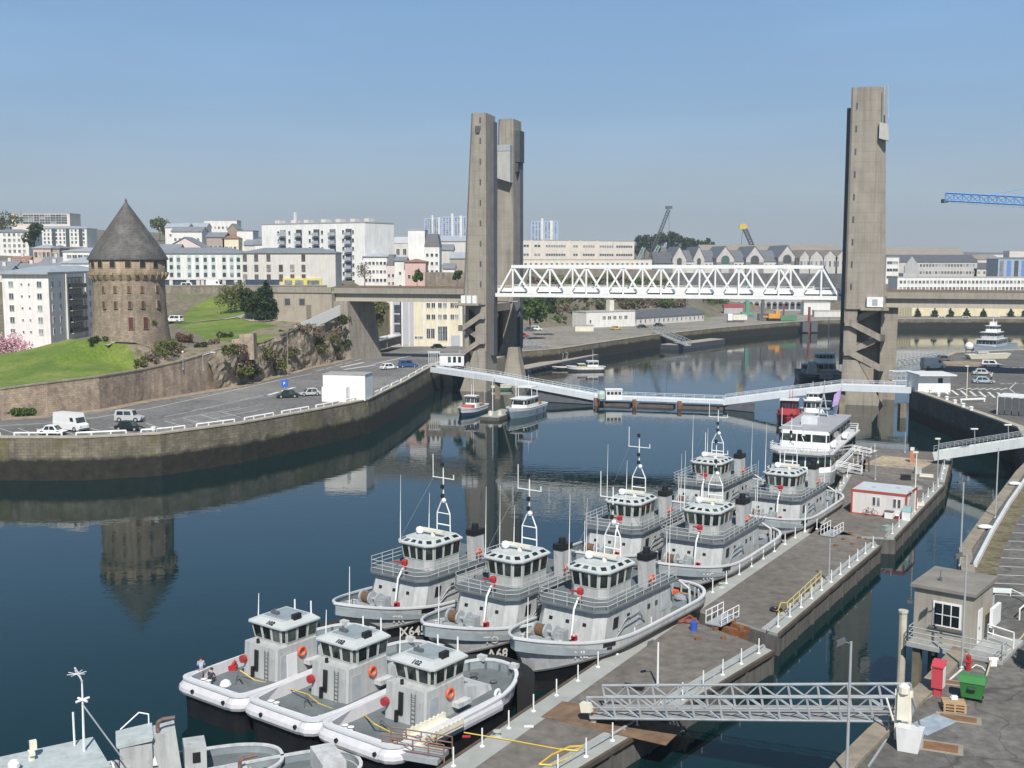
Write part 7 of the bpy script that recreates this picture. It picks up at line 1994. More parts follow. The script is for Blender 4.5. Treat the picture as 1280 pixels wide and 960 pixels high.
# ================================================================== OTHER VESSELS
NAVYH = M('hull_navy', (.035, .07, .13), .4, .2, .5, streak=.2)
BLUEG = M('hull_blue_grey', (.20, .27, .33), .45, .12, .5, streak=.2)
DGREY = M('hull_dark_grey', (.06, .065, .075), .5, .2, .5, streak=.2)
def seat_boat(t, px, py, heading, L, back=True, z=0.0):
    b = G(px, py, z); loc = Vector((b.x, b.y, 0)) - heading * (L / 2)
    t.location = loc; t.rotation_euler = (0, 0, math.atan2(heading.y, heading.x))
def boxes(mb, lst):
    for b in lst: mb.bx(*b)
    return mb
# passenger vessel
pv_ = thing('passenger_boat', 'large white two deck passenger boat moored by the dusty pontoon', 'passenger boat')
hl = Hull(27, 8.6, 2.5, 2.1, 2.1, bow_k=4.5, stern_k=2.6, stern_len=2.5, flare=.85, rake=.8, dk=.5, line=.25, linebow=.05, bow_len=5)
hl.build(pv_, [NAVYH, WHITE], WHITEC, None)
def band_house(nm, xa, xf, hw, z0, z1, mat_, ch, parent, nf, ns, wl, wh_, rake=.5):
    B = octo(xa, xf, hw, ch); T = [(x - (rake if x > 0 else 0), y * .97) for x, y in B]
    mb = MB(); deckhouse(mb, B, T, z0, z1); o = mb.build(nm, mat_, parent)
    for i in range(len(B)):
        a, b = B[i], B[(i + 1) % len(B)]; c, d = T[(i + 1) % len(B)], T[i]
        q = [(a[0], a[1], z0), (b[0], b[1], z0), (c[0], c[1], z1), (d[0], d[1], z1)]
        ln = math.hypot(a[0] - b[0], a[1] - b[1])
        n = nf if abs(a[0] - b[0]) < .1 else (1 if ln < 2.5 else ns)
        for k in range(n):
            mb = MB(); mb.panel(q, (k + .05) / n, (k + .95) / n, wl, wh_, .03, .04); mb.build('window', GLASS, o)
    return o
band_house('lower_saloon', -11, 11.2, 3.9, 1.95, 4.5, WHITE, 1.4, pv_, 3, 7, .34, .84)
mb = MB(); deckhouse(mb, octo(-12.5, 11.6, 4.25, 1.6), octo(-12.5, 11.6, 4.25, 1.6), 4.51, 4.75); mb.build('upper_deck', M('deck_pale', (.50, .50, .52), .7, .1), pv_)
band_house('upper_saloon', -9, 8.0, 3.3, 4.76, 7.1, WHITE, .3, pv_, 3, 6, .38, .80, .2)
mb = MB(); mb.bx(-9.3, 7.7, -3.45, 3.45, 7.11, 7.3); mb.build('roof', M('roof_boat_grey', (.34, .34, .36), .6, .1, .4), pv_)
rail_mesh([(8.6, -4.0), (10.6, -3.9), (11.3, -2.4), (11.3, 2.4), (10.6, 3.9), (8.6, 4.0)], 4.75, .9, 3, 1.2, .04).build('railing', WHITE, pv_)
rail_mesh([(-9.8, -4.1), (-12.2, -4.0), (-12.2, 4.0), (-9.8, 4.1)], 4.75, .9, 3, 1.2, .04).build('railing', WHITE, pv_)
mb = MB(); boxes(mb, [(1.0, 3.2, -1.4, .8, 7.31, 8.3)]); mb.build('hatch_box', M('box_pale', (.60, .63, .66), .5), pv_)
mb = MB(); mb.path([(-5.5, -.7, 7.3), (-5.8, 0, 10.6), (-5.5, .7, 7.3)], .1); mb.tube((-5.8, 0, 10.4), (-6, 0, 12.6), .06); mb.tube((-5.8, -1.1, 9.6), (-5.8, 1.1, 9.6), .06); mb.bx(-6.3, -5.3, -.9, .9, 8.4, 8.55); mb.build('mast', STEEL, pv_)
mb = MB(); mb.tube((-6.6, 1.6, 7.3), (-7.4, 2.2, 11.5), .05); mb.add([(-6.9, 1.85, 9.0), (-7.35, 2.15, 11.2), (-7.3, 1.2, 10.4), (-6.9, 1.0, 8.6)], [(0, 1, 2, 3), (3, 2, 1, 0)]); mb.build('furled_flag', M('flag_violet', (.36, .27, .50), .8, .2), pv_)
for x, y in ((7.0, 3.75), (-1.5, 3.85)):
    mb = MB(); mb.tube((x - .55, y, 5.5), (x + .55, y, 5.5), .42, n=12); mb.build('life_raft', WHITE, pv_)
mb = MB(); mb.path([(11.2, .6, 4.8), (11.2, .6, 6.2), (10.8, .2, 6.9)], .05); mb.bx(10.7, 11.0, .3, .7, 6.9, 7.1); mb.build('bow_light', WHITE, pv_)
hv2 = Vector((G(1000, 600, 1).x - G(1055, 535, 1).x, G(1000, 600, 1).y - G(1055, 535, 1).y, 0)).normalized()
hv2 = (h2 * .75 + Vector((-.12, -1, 0)) * .25).normalized()
seat_boat(pv_, 994, 607, hv2, 27, z=.6); pv_.scale = (1.04, 1.04, 1.04)
for px, py, rz_, lb in ((1062, 592, 0, 'white railed gangplank at the fore end of the passenger boat'), (1075, 570, 0, 'white railed gangplank at the after end of the passenger boat')):
    p = G(px, py, ZP); t = thing('gangplank', lb, 'gangplank', p, R(155), 'gangplanks of the passenger boat')
    mb = MB(); mb.hexa([(-1.6, -.5, .05), (1.8, -.5, .55), (1.8, .5, .55), (-1.6, .5, .05), (-1.6, -.5, .12), (1.8, -.5, .62), (1.8, .5, .62), (-1.6, .5, .12)]); mb.build('plank', STEEL, t)
    mb = MB()
    for y in (-.5, .5):
        for h_ in (.5, 1.0): mb.tube((-1.6, y, .1 + h_), (1.8, y, .6 + h_), .05)
        for x in (-1.6, .1, 1.8): mb.tube((x, y, .1 + (x + 1.6) * .147), (x, y, 1.1 + (x + 1.6) * .147), .05)
    mb.build('railing', WHITE, t)
def small_boat(name, label, px, py, heading, L, B, zb, zm, hullm, uppm, house, decks=DECKG, cat='boat', line=.55, extras=None, group=None):
    t = thing(name, label, cat, group=group)
    h_ = Hull(L, B, zb, zm, zm, bow_k=2.2, stern_k=2.2, stern_len=1.0, flare=.65, rake=L * .06, dk=.45, line=line, linebow=.2)
    h_.build(t, [hullm, uppm], decks, uppm)
    for (xa, xf, hw, z0, z1, m_, nf, ns) in house:
        o = band_house('cabin', xa, xf, hw, z0, z1, m_, hw * .25, t, nf, ns, .48, .86, .25 * (z1 - z0))
        mb = MB(); mb.bx(xa - .1, xf - .05, -hw - .08, hw + .08, z1 + .005, z1 + .12); mb.build('roof', M('roof_boat_white', (.66, .67, .68), .5, .05), o)
    if extras: extras(t)
    seat_boat(t, px, py, heading, L)
    return t
def masts(lst, m_=WHITE, r=.06):
    def f(t):
        for (x, y, z0, z1) in lst: mb = MB(); mb.tube((x, y, z0), (x, y, z1), r, r * .5); mb.build('mast', m_, t)
    return f
hA = Vector((-.35, -1, 0)).normalized()
def exA(t):
    masts([(-.2, .4, 3.4, 8.2), (-.9, -.3, 3.4, 5.8)])(t)
    mb = MB(); mb.bx(.9, 2.8, -1.1, 1.1, 1.3, 1.9); mb.build('red_gear', M('gear_red', (.50, .13, .11), .7, .3, 3), t)
    mb = MB(); mb.bx(-4.0, -1.6, -1.2, 1.2, 1.1, 1.7); mb.build('net_pile', M('net_rust', (.42, .22, .18), .8, .3, 3), t)
    mb = MB(); mb.path([(-4.4, 1.2, 1.2), (-4.4, 1.2, 4.4), (-4.4, -1.2, 4.4), (-4.4, -1.2, 1.2)], .07); mb.build('gantry', STEEL, t)
small_boat('workboat', 'small navy hulled workboat with white cabin and red foredeck gear below the left tower', 576, 521, hA, 11.5, 3.9, 1.75, 1.3, NAVYH, WHITE, [(-1.2, .9, 1.25, 1.0, 3.5, WHITE, 2, 2)], extras=exA)
def exB(t):
    mb = MB()
    for x, y in ((-.4, 1.45), (-.4, -1.45), (-3.2, 1.45), (-3.2, -1.45)): mb.tube((x, y, 3.4), (x, y, 5.4), .07)
    mb.bx(-3.4, -.2, -1.6, 1.6, 5.41, 5.6); mb.build('flybridge_top', WHITE, t)
    masts([(-2.2, 0, 5.6, 7.9)])(t)
    mb = MB(); mb.path([(-.2, -1.9, 2.2), (-.2, -1.9, 6.6), (-.2, -1.3, 6.9)], .08); mb.build('davit', WHITE, t)
    for x in (-4.5, -1, 2): mb = MB(); mb.lathe([(.05, 0), (.2, .1), (.2, .7), (.05, .8)], 8, (x, 2.32 if x < 1.5 else 2.1, .5)); mb.build('fender', NAVYH, t)
    mb = MB(); mb.bx(-6.2, -4.6, -1.2, 1.2, 1.4, 2.0); mb.build('stern_gear', M('gear_orange_dark', (.40, .17, .08), .8, .3, 2), t)
small_boat('patrol_launch', 'white cabin launch with flybridge and blue grey hull beside the small workboat', 636, 524, Vector((-.45, -1, 0)).normalized(), 15, 4.8, 2.2, 1.7, BLUEG, WHITE, [(-3.4, 3.2, 1.7, 1.3, 3.4, WHITE, 1, 3)], WHITEC, line=1.3, extras=exB)
p0 = G(612, 522, .6)
t = thing('pontoon', 'small brown edged pontoon between the workboat and the white launch', 'pontoon', p0, math.atan2(-hA.y, -hA.x), 'small pontoons near the left tower')
mb = MB(); mb.bx(0, 12, -2.0, 2.0, -.8, .05); mb.build('hull', M('float_rusty', (.10, .085, .075)), t)
mb = MB(); mb.bx(.1, 11.9, -1.9, 1.9, .051, .15); mb.build('deck', M('deck_greenish', (.28, .31, .28), .8, .15), t)
for x, y in ((2, .6), (3, -1)): mb = MB(); mb.lathe([(.5, .15), (.4, .9), (.1, 1.1)], 8, (x, y, 0)); mb.build('buoy', M('buoy_pale', (.6, .5, .42), .6, .25, 2), t)
mb = MB(); mb.tube((5, 1.2, .15), (5, 1.2, 7.5), .07); mb.build('lamp_pole', WHITE, t)
# red pilot boat and white launch behind the passenger boat
small_boat('pilot_boat', 'bright red pilot boat lying behind the white passenger boat', 984, 533, Vector((-.3, -1, 0)).normalized(), 12, 4.6, 2.1, 1.8, BLACKH, RED, [(-2.6, 1.6, 1.7, 1.4, 4.3, RED, 4, 3)], line=.4, extras=masts([(-.6, 0, 4.3, 7.6), (-1.4, .5, 4.3, 6.5)], RED))
small_boat('launch', 'small white launch with a square cabin just right of the red boat', 1018, 531, Vector((-.2, -1, 0)).normalized(), 12, 4.2, 2.1, 1.7, NAVYH, WHITE, [(-2.0, 2.0, 1.7, 1.4, 4.0, WHITE, 3, 3), (-1.8, .8, 1.2, 4.1, 5.3, WHITE, 2, 2)], extras=masts([(-1.2, 0, 5.3, 7.6)]))
# dark ships behind the footbridge
def exC(t):
    mb = MB(); mb.hexa([(1, -1.6, 2), (4.6, -1.6, 2), (4.6, 1.6, 2), (1, 1.6, 2), (1.6, -1.2, 6.0), (3.2, -1.2, 5.2), (3.2, 1.2, 5.2), (1.6, 1.2, 6.0)]); mb.build('crane_housing', GREY, t)
    mb = MB(); mb.bar((2.2, 0, 5.6), (5.4, .6, 4.6), .5, .6); mb.bar((5.4, .6, 4.6), (5.6, .7, 2.4), .4, .4); mb.build('crane_arm', M('crane_cream', (.55, .45, .33), .6, .2), t)
small_boat('barge', 'black hulled barge with a folded cream crane on deck, left of the right tower', 1020, 482, Vector((-.15, -1, 0)).normalized(), 22, 8.0, 2.9, 2.5, BLACKH, DGREY, [(-8, -4, 2.2, 2.0, 4.6, GREY, 2, 2)], line=1.6, extras=exC).scale = (.86, .86, .86)
def exD(t):
    masts([(-1.6, .8, 7.2, 16.5)], WHITE, .14)(t)
    mb = MB(); mb.bx(2.6, 5.0, -2.4, 2.4, 2.3, 3.2); mb.build('deck_load', M('deck_load_brown', (.32, .28, .24), .8, .3, 2), t)
small_boat('buoy_tender', 'black and grey tender with a wide bridge and very tall mast against the right tower', 1041, 483, Vector((-.1, -1, 0)).normalized(), 22, 7.6, 3.1, 2.6, BLACKH, GREY, [(-4, 1.6, 2.6, 2.0, 4.8, GREY, 3, 3), (-3, 1.0, 2.3, 4.9, 7.2, WHITE, 4, 3)], line=1.4, extras=exD)
# grey warship beyond the right car park
def exE(t):
    masts([(-2, 0, 11.5, 19), (-2.8, 1, 11.5, 14)], WHITE, .16)(t)
    mb = MB(); mb.bx(-2.8, -1.2, -1.0, 1.0, 11.2, 12.6); mb.bx(-2.2, -1.6, -2.2, 2.2, 14.5, 14.8); mb.build('mast_platform', WHITE, t)
    for k in range(5): mb = MB(); mb.tube((-14.2 - k * 2.0, 3.4, 3.2), (-14.2 - k * 2.0, 3.4, 4.3), .05); mb.build('stanchion', STEEL, t)
wsh = small_boat('patrol_ship', 'pale grey navy patrol ship moored beyond the right bank car park', 1213, 451, Vector((-.62, -.78, 0)).normalized(), 42, 8.6, 5.6, 3.9, GREY, M('ship_grey_blue', (.36, .42, .48), .5, .06), [(-9, 7, 3.5, 3.4, 6.4, M('ship_grey_blue', (.36, .42, .48)), 4, 6), (-6, 4, 2.9, 6.5, 8.9, GREY, 5, 5), (-5, 1, 2.0, 9.0, 11.2, WHITE, 3, 2)], cat='warship', line=.5, extras=exE); wsh.scale = (.88, .88, .88)
# boats and pontoons on the far left bank
t = thing('pontoon', 'dark pontoon with the yellow and white boat at its end behind the left tower', 'pontoon', G(652, 465, .3), math.atan2(G(745, 446, .3).y - G(652, 465, .3).y, G(745, 446, .3).x - G(652, 465, .3).x), 'small pontoons on the far left bank')
Lp = (G(745, 446, .3) - G(652, 465, .3)).length
mb = MB(); mb.bx(0, Lp, -1, 4.5, -.8, .7); mb.build('hull', DGREY, t); mb = MB(); mb.bx(.2, Lp - .2, -.8, 4.3, .701, .85); mb.build('deck', M('deck_tan', (.34, .31, .27), .9, .2), t)
for k in range(6): mb = MB(); mb.tube((4 + k * 3.4, -1.25, .2), (6.4 + k * 3.4, -1.25, .2), .45, n=8); mb.build('fender', BLACK, t)
small_boat('fishing_boat', 'tiny yellow and white boat at the end of the dark pontoon behind the left tower', 708, 464, Vector((-1, -.12, 0)).normalized(), 11, 3.4, 1.6, 1.2, DGREY, WHITE, [(-3.4, -.2, 1.1, 1.0, 2.8, WHITE, 2, 2), (.4, 2.4, 1.1, 1.0, 2.0, YELL, 1, 1)], extras=masts([(-2, 0, 2.8, 6)]))
small_boat('dinghy', 'low dark dinghy beside the yellow and white boat', 690, 462, Vector((-1, -.1, 0)).normalized(), 7, 2.4, .9, .7, BLACKH, WHITEC, [], cat='dinghy')
small_boat('green_boat', 'small green open boat hanging below the footbridge near the left tower', 595, 487, Vector((-1, -.05, 0)).normalized(), 9, 2.8, 1.3, 1.0, M('hull_green', (.05, .12, .09), .6), WHITEC, [])
t = thing('pontoon', 'flat grey pontoon at the foot of the gangway on the far quay', 'pontoon', G(838, 436, .3), math.atan2(G(900, 428, .3).y - G(838, 436, .3).y, G(900, 428, .3).x - G(838, 436, .3).x), 'small pontoons on the far left bank')
Lp = (G(900, 428, .3) - G(838, 436, .3)).length
mb = MB(); mb.bx(0, Lp, -2, 4, -.8, 1.3); mb.build('hull', DGREY, t); mb = MB(); mb.bx(.2, Lp - .2, -1.8, 3.8, 1.301, 1.45); mb.build('deck', M('deck_tan', (.34, .31, .27)), t)
truss_gangway('grey gangway from the far quay to the flat pontoon', G(817, 414, 5.2), G(860, 432, 1.7), 2.2, 1.8, 10, r=.09, group='gangways on the far bank')
truss_gangway('grey gangway from the road to the dark pontoon behind the left tower', G(652, 430, 4.9), G(706, 449, 1.2), 2.2, 1.8, 10, r=.09, group='gangways on the far bank')
truss_gangway('short grey truss gangway between the right tower foot and the white hut', GY(1113, 475, 232), GY(1140, 475, 232), 2.2, 1.8, 5, r=.09)
truss_gangway('pale gangway curving down behind the right tower to the quay', GY(1122, 459, 275), GY(1180, 448, 290), 2.0, 1.6, 10, r=.09)

# ---- work boats cut by the bottom edge
def ww(px, py, z): return G(px, py, z)
A = thing('harbour_launch', 'pale roofed launch with a lattice mast at the bottom left corner', 'launch')
hl = Hull(15, 4.8, 2.2, 1.6, 1.5, flare=.7, rake=1.0, dk=.6, line=.7)
hl.build(A, [BLACKH, GREYB], DECKG, GREYB)
mb = MB(); deckhouse(mb, octo(-2.0, 3.2, 1.9, .9), octo(-2.0, 3.0, 1.85, .9), 1.2, 4.1); mb.build('wheelhouse', GREY, A)
mb = MB(); deckhouse(mb, octo(-2.5, 3.6, 2.15, 1.3), octo(-2.5, 3.6, 2.15, 1.3), 4.11, 4.3); mb.build('roof', M('roof_pale_worn', (.42, .47, .475), .6, .12, .8, streak=.2, rust=.4), A)
mb = MB(); mb.tube((-1.7, -.5, 4.3), (-1.75, -.5, 8.3), .075, .045); mb.path([(-1.75, -.5, 8.2), (-1.6, -.5, 8.7), (-1.4, -.4, 9.1)], .05)
for k in range(8):
    a = k * math.pi / 4; mb.tube((-1.5, -.5, 8.7), (-1.5 + .5 * math.cos(a), -.5 + .5 * math.sin(a), 8.75), .018, n=4)
ms = mb.build('mast', WHITE, A)
for a in (.4, 1.97): mb = MB(); mb.tube((-1.74 - .4 * math.cos(a), -.5 - .4 * math.sin(a), 7.2), (-1.74 + .4 * math.cos(a), -.5 + .4 * math.sin(a), 7.2), .07); mb.build('crossbar', WHITE, ms)
mb = MB(); mb.path([(-1.7, -.5, 7.0), (-3.6, .2, 3.6)], .045); mb.build('stay', STEEL, ms)
mb = MB(); mb.tube((-1.4, -1.5, 4.3), (-1.4, -1.55, 6.2), .06); mb.build('antenna', WHITE, A)
mb = MB(); mb.lathe([(.18, 0), (.16, .3)], 8, (.9, -.9, 4.3)); mb.bx(.75, 1.05, -1.2, -.6, 4.6, 4.75); mb.bx(.6, .95, -1.25, -.95, 4.751, 5.25); mb.build('radar', WHITEC, A)
mb = MB(); mb.ball((1.9, .0, 4.6), .32, 10); mb.build('radar_dome', WHITE, A)
mb = MB(); mb.torus((0, 0, 0), .42, .06, 'x', 14, 5); o = mb.build('hoop', WHITE, A); o.location = (-2.9, .7, 3.4)
mb = MB(); mb.lathe([(.3, 0), (.3, .8), (.32, .85), (.2, .9)], 10, (-4.0, -1.2, 1.6)); mb.build('drum', STEEL, A)
c = ww(72, 938, 4.3); A.location = (c.x + .3, c.y - 1.4, 0); A.rotation_euler = (0, 0, R(212))
def workbarge(label, px, py, z, rz, big):
    t = thing('work_barge', label, 'work barge')
    h_ = Hull(16, 5.4, 1.9, 1.6, 1.6, flare=.8, rake=.8, dk=.55, line=.7)
    h_.build(t, [BLACKH, GREYB], DECKG, GREYB)
    if big:
        mb = MB(); mb.hexa([(-1.4, -1.2, 1), (1.6, -1.2, 1), (1.6, 1.0, 1), (-1.4, 1.0, 1), (-1.0, -1.1, 4.6), (.4, -1.1, 4.4), (.4, .8, 4.4), (-1.0, .8, 4.6)]); cs = mb.build('casing', GREY, t)
        mb = MB(); mb.add([(.2, 1.13, 2.6), (.75, 1.09, 2.6), (.35, 1.03, 3.2)], [(0, 1, 2)]); mb.build('triangle_mark', WHITE, cs)
        mb = MB(); mb.bx(-2.9, -1.5, -1.0, .9, 1, 3.3); cs2 = mb.build('locker', GREY, t)
        mb = MB(); mb.bx(-2.5, -2.0, .901, .95, 2.3, 3.0); mb.build('hatch', BLACK, cs2)
        mb = MB(); mb.hexa([(.5, -1.3, 4.3), (2.6, -1.3, 4.1), (2.6, 1.2, 4.1), (.5, 1.2, 4.3), (.4, -1.3, 4.55), (2.7, -1.3, 4.3), (2.7, 1.2, 4.3), (.4, 1.2, 4.55)]); mb.build('roof', M('roof_pale_worn', (.56, .63, .63)), t)
        mb = MB(); mb.bx(.5, 2.5, -1.25, 1.15, 1, 4.1); w_ = mb.build('wheelhouse', GREY, t)
        mb = MB(); mb.bx(2.501, 2.55, -1.0, .9, 2.8, 3.7); mb.build('window', GLASS, w_)
        mb = MB(); mb.path([(2.4, -1.2, 4.4), (1.2, -1.2, 5.4), (.6, -1.2, 5.2), (.6, -1.2, 4.5)], .05); mb.build('rail', WHITE, t)
    else:
        mb = MB(); mb.hexa([(-.8, -1.0, 1), (1.6, -1.0, 1), (1.6, 1.0, 1), (-.8, 1.0, 1), (-.4, -.8, 2.6), (.8, -.8, 2.6), (.8, .8, 2.6), (-.4, .8, 2.6)]); mb.build('casing', GREYB, t)
        mb = MB(); mb.lathe([(.4, 0), (.35, .25), (.1, .4)], 10, (-3.4, -.6, 1.05)); mb.build('brown_float', BROWN, t)
        mb = MB(); mb.bx(-6.6, -5.0, -1.6, 1.6, 1.05, 2.4); mb.build('stern_locker', GREYB, t)
    zt = 4.6 if big else 2.6
    mb = MB(); mb.path([(.1, .3, zt - .1), (.1, .3, zt + .55), (-.2, .3, zt + .72), (-1.0, .3, zt + .75)], .13, 8); mb.build('exhaust_pipe', M('exhaust_brown', (.16, .10, .08), .6, .25, 2), t)
    mb = MB(); mb.torus((0, 0, 0), .35, .1, 'z', 12, 5); o = mb.build('rope_coil', ROPE, t); o.location = (-5.4 if big else -2.6, .6, 1.2)
    c = G(px, py, z); t.location = (c.x, c.y - .8, 0); t.rotation_euler = (0, 0, rz); t.scale = (.88, .88, .88)
    return t
workbarge('grey work barge with tall sloping casing bearing a white triangle, bottom left', 205, 925, 3.0, R(200), True)
workbarge('grey work barge with a low casing and brown exhaust pipe cut by the bottom edge', 305, 957, 2.0, R(205), False)

# ================================================================== VEHICLES
def paint(n, c): return M('car_' + n, c, .3, .03)
CARW, CARB, CARG, CARS, CARBL = paint('white', (.72, .72, .72)), paint('black', (.015, .018, .022)), paint('dark_green', (.02, .035, .03)), paint('silver', (.45, .47, .49)), paint('blue', (.03, .08, .22))
def car(label, loc, rz, m_, kind='hatch', cat='car', L=4.1, group=None):
    t = thing({'van': 'van', 'suv': 'off_road_car', 'minivan': 'minivan'}.get(kind, 'parked_car'), label, cat, loc, rz, group)
    P = {'hatch': (.62, 1.42, -.42, .10, .28, -.30), 'sedan': (.62, 1.40, -.34, .12, .30, -.20), 'suv': (.95, 1.85, -.49, .16, .24, -.47), 'minivan': (.85, 1.75, -.48, .16, .30, -.46), 'van': (1.1, 2.65, -.5, .30, .40, -.495)}[kind]
    belt, top, ra, fa, wa, rr = P; W = .86 if kind != 'van' else 1.0
    zb = .28
    X = lambda u: u * L
    # body: side outline in three width rings
    prof = [(X(-.5), zb), (X(.47), zb), (X(.5), zb + .25), (X(.49), belt * .86), (X(fa + .14), belt + .06), (X(-.49), belt + .12), (X(-.5), belt * .7)]
    mb = MB()
    mb.loft([[(x * .985, y, z) for x, z in prof] for y in (-W * .96,)] + [[(x, y, z) for x, z in prof] for y in (-W * .88, W * .88)] + [[(x * .985, W * .96, z) for x, z in prof]], 0, True, True)
    mb.build('body', m_, t)
    g0 = [(X(ra), -W * .92), (X(wa), -W * .92), (X(wa), W * .92), (X(ra), W * .92)]
    g1 = [(X(rr + .02), -W * .74), (X(fa), -W * .74), (X(fa), W * .74), (X(rr + .02), W * .74)]
    if kind == 'van': g1 = [(x, y * 1.2) for x, y in g1]
    mb = MB(); mb.loft([[(x, y, belt) for x, y in g0], [(x, y, top) for x, y in g1]], 0, True, True); c = mb.build('cabin', m_, t)
    Q = lambda i, j: [(*g0[i], belt), (*g0[j], belt), (*g1[j], top), (*g1[i], top)]
    wins = [(1, 2, .06, .94, .15, .9), (3, 0, .08, .92, .25, .85)] if kind != 'van' else [(1, 2, .06, .94, .12, .62)]
    for (i, j, u0, u1, v0, v1) in wins: mb = MB(); mb.panel(Q(i, j), u0, u1, v0, v1, .015, .02); mb.build('windscreen' if i == 1 else 'rear_window', GLASS, c)
    for i, j in ((0, 1), (2, 3)):
        for (a, b) in (((.1, .45), (.5, .88)) if kind != 'van' else (((.76, .90),) if i == 0 else ((.10, .24),))):
            mb = MB(); mb.panel(Q(i, j), a, b, .18 if kind != 'van' else .25, .84 if kind != 'van' else .62, .015, .02); mb.build('side_window', GLASS, c)
    wm = None
    r = .32 if kind not in ('suv', 'van') else .38
    for x in (-.31, .31):
        for s in (-1, 1):
            if wm is None:
                mb = MB(); mb.tube((0, -.1, 0), (0, .1, 0), r, n=14); mb.tube((0, -.115, 0), (0, .115, 0), r * .55, n=10, mi=1); wo = mb.build('wheel', [BLACK, STEEL], t); wm = wo.data
            else: wo = link('wheel', wm, t)
            wo.location = (X(x), s * W * .88, r)
    for s in (-1, 1):
        mb = MB(); mb.bx(X(.485), X(.5) + .02, s * W * .68 - .16, s * W * .68 + .16, belt * .72, belt * .9); mb.build('headlight', M('headlight_glass', (.6, .62, .62), .2), t)
        mb = MB(); mb.bx(X(-.5) - .02, X(-.49), s * W * .78 - .1, s * W * .78 + .1, belt * .75, belt * 1.05); mb.build('tail_light', RED, t)
    mb = MB(); mb.bx(X(.49), X(.5) + .05, -W * .9, W * .9, zb + .02, zb + .24); mb.build('bumper', STEELD, t)
    return t
car('small white car parked at the quay railing beside the white van', G(66, 543, 6.005), R(-8), CARW, 'sedan', L=4.0)
car('tall white delivery van parked by the quay railing', G(89, 538, 6.005), R(-28), CARW, 'van', 'van', L=5.6)
car('silver grey off road car parked with its rear to the road', G(162, 527, 6.005), R(-6), CARS, 'suv', 'car', L=4.3)
car('black car parked at the railing in front of the grey off road car', G(162, 538, 6.005), R(-12), CARB, 'hatch', L=4.1)
car('dark green hatchback parked under the blue parking sign', G(359, 497, 6.005), R(200), CARG, 'hatch', L=4.0)
car('silver car parked left of the white block on the quay', G(387, 494.5, 6.005), R(205), CARS, 'hatch', L=4.0)
car('white car driving beyond the white block towards the viaduct', G(486, 461.5, 6.005), R(35), CARW, 'hatch', L=4.2)
car('blue pickup van near the end of the quay road', G(510, 459, 6.005), R(15), CARBL, 'minivan', 'van', L=4.6)
car('dark car on the road in front of the cream building', GY(548, 436, 318), R(20), CARB, 'hatch', L=4.2)
pk = ONHILL(218, 403); pk.z = HZ(pk.x, pk.y) + .1
car('white camper van on the park path right of the round tower', pk, R(160), CARW, 'minivan', 'van', L=4.8)
car('white estate car, furthest of the three parked on the right bank', G(1239, 459, 5.505), R(-18), CARW, 'minivan', L=4.6)
car('silver car in the middle of the three parked on the right bank', G(1228, 468.5, 5.505), R(-12), CARS, 'hatch', L=4.3)
car('pale blue estate car, nearest of the three on the right bank', G(1229, 479, 5.505), R(-8), paint('pale_blue', (.33, .42, .48)), 'hatch', L=4.4)
car('dark grey car near the gangway on the right bank', G(1180, 451, 5.505), R(5), paint('grey', (.12, .12, .13)), 'hatch', L=4.6)
car('white box van parked behind the white hut on the right bank', G(1166, 461, 5.505), R(10), CARW, 'van', 'van', L=5.6)
for px, py, m_, k, lb in ((663, 413.5, CARBL, 'hatch', 'pale blue car parked beyond the left tower under the trees'), (670, 413, CARW, 'minivan', 'white van parked beyond the left tower under the trees'), (654, 421, RED, 'hatch', 'red car just right of the left tower on the far road'), (803, 410, CARB, 'hatch', 'dark car in front of the low grey roofed shed'), (824, 408, CARG, 'hatch', 'dark green car further along in front of the grey roofed shed'), (770, 412, YELL, 'hatch', 'yellowish car in front of the white chimney building')):
    car(lb, G(px, py, 4.51), R(15), m_, k, L=4.5)
for px, py, m_, k, lb in ((236, 355.5, CARW, 'minivan', 'white van outside the terrace shops, nearest the round tower'), (268, 355.5, CARW, 'van', 'white box van outside the terrace shops'), (494, 354, CARW, 'hatch', 'small white car on the upper road below the pink house')):
    q = GY(px, py, 325 if px < 400 else 352); q.z = HZ(q.x, q.y) + .05
    car(lb, q, R(0), m_, k, L=4.6)
for px, m_, lb in ((1178, CARW, 'white car between the cone trees on the far bank'), (1208, CARW, 'white van behind the first cone trees on the far bank')):
    car(lb, GY(px, 400, 520), R(0), m_, 'minivan', L=4.8)

# ================================================================== QUAY FURNITURE ON THE LEFT
qr = [G(px, py - 2.2, 6.02) for px, py in ((-60, 549), (0, 548), (100, 548), (200, 543), (300, 530), (400, 512), (460, 500), (505, 478), (536, 460))]
cum = resample(qr, .5)
n_ = 0
for k in range(0, len(cum) - 14, 17):
    seg = cum[k:k + 14]
    if 395 < 640 + F * seg[0].x / seg[0].y < 425 and False: continue
    n_ += 1
    mb = MB(); mb.path([p + Vector((0, 0, .55)) for p in seg[::4]] + [seg[-1] + Vector((0, 0, .55))], .14, 6)
    for p in (seg[0], seg[4], seg[9], seg[-1]): mb.tube(p, p + Vector((0, 0, .58)), .14, n=6)
    c = sum(seg, Vector()) / len(seg); mb.v = [v - c for v in mb.v]
    o = mb.build('quay_railing', WHITE); o.location = c
    tag(o, 'low white tubular railing section on the edge of the curved left quay', 'railing', 'white railing sections along the curved left quay')
p = G(192, 541.5, 6.02); mb = MB(); mb.lathe([(.1, 0), (.35, .5), (.38, .95), (.1, 1.0)], 10); o = mb.build('mooring_post', WHITE); o.location = p; tag(o, 'white funnel shaped mooring post in a gap of the quay railing', 'mooring post')
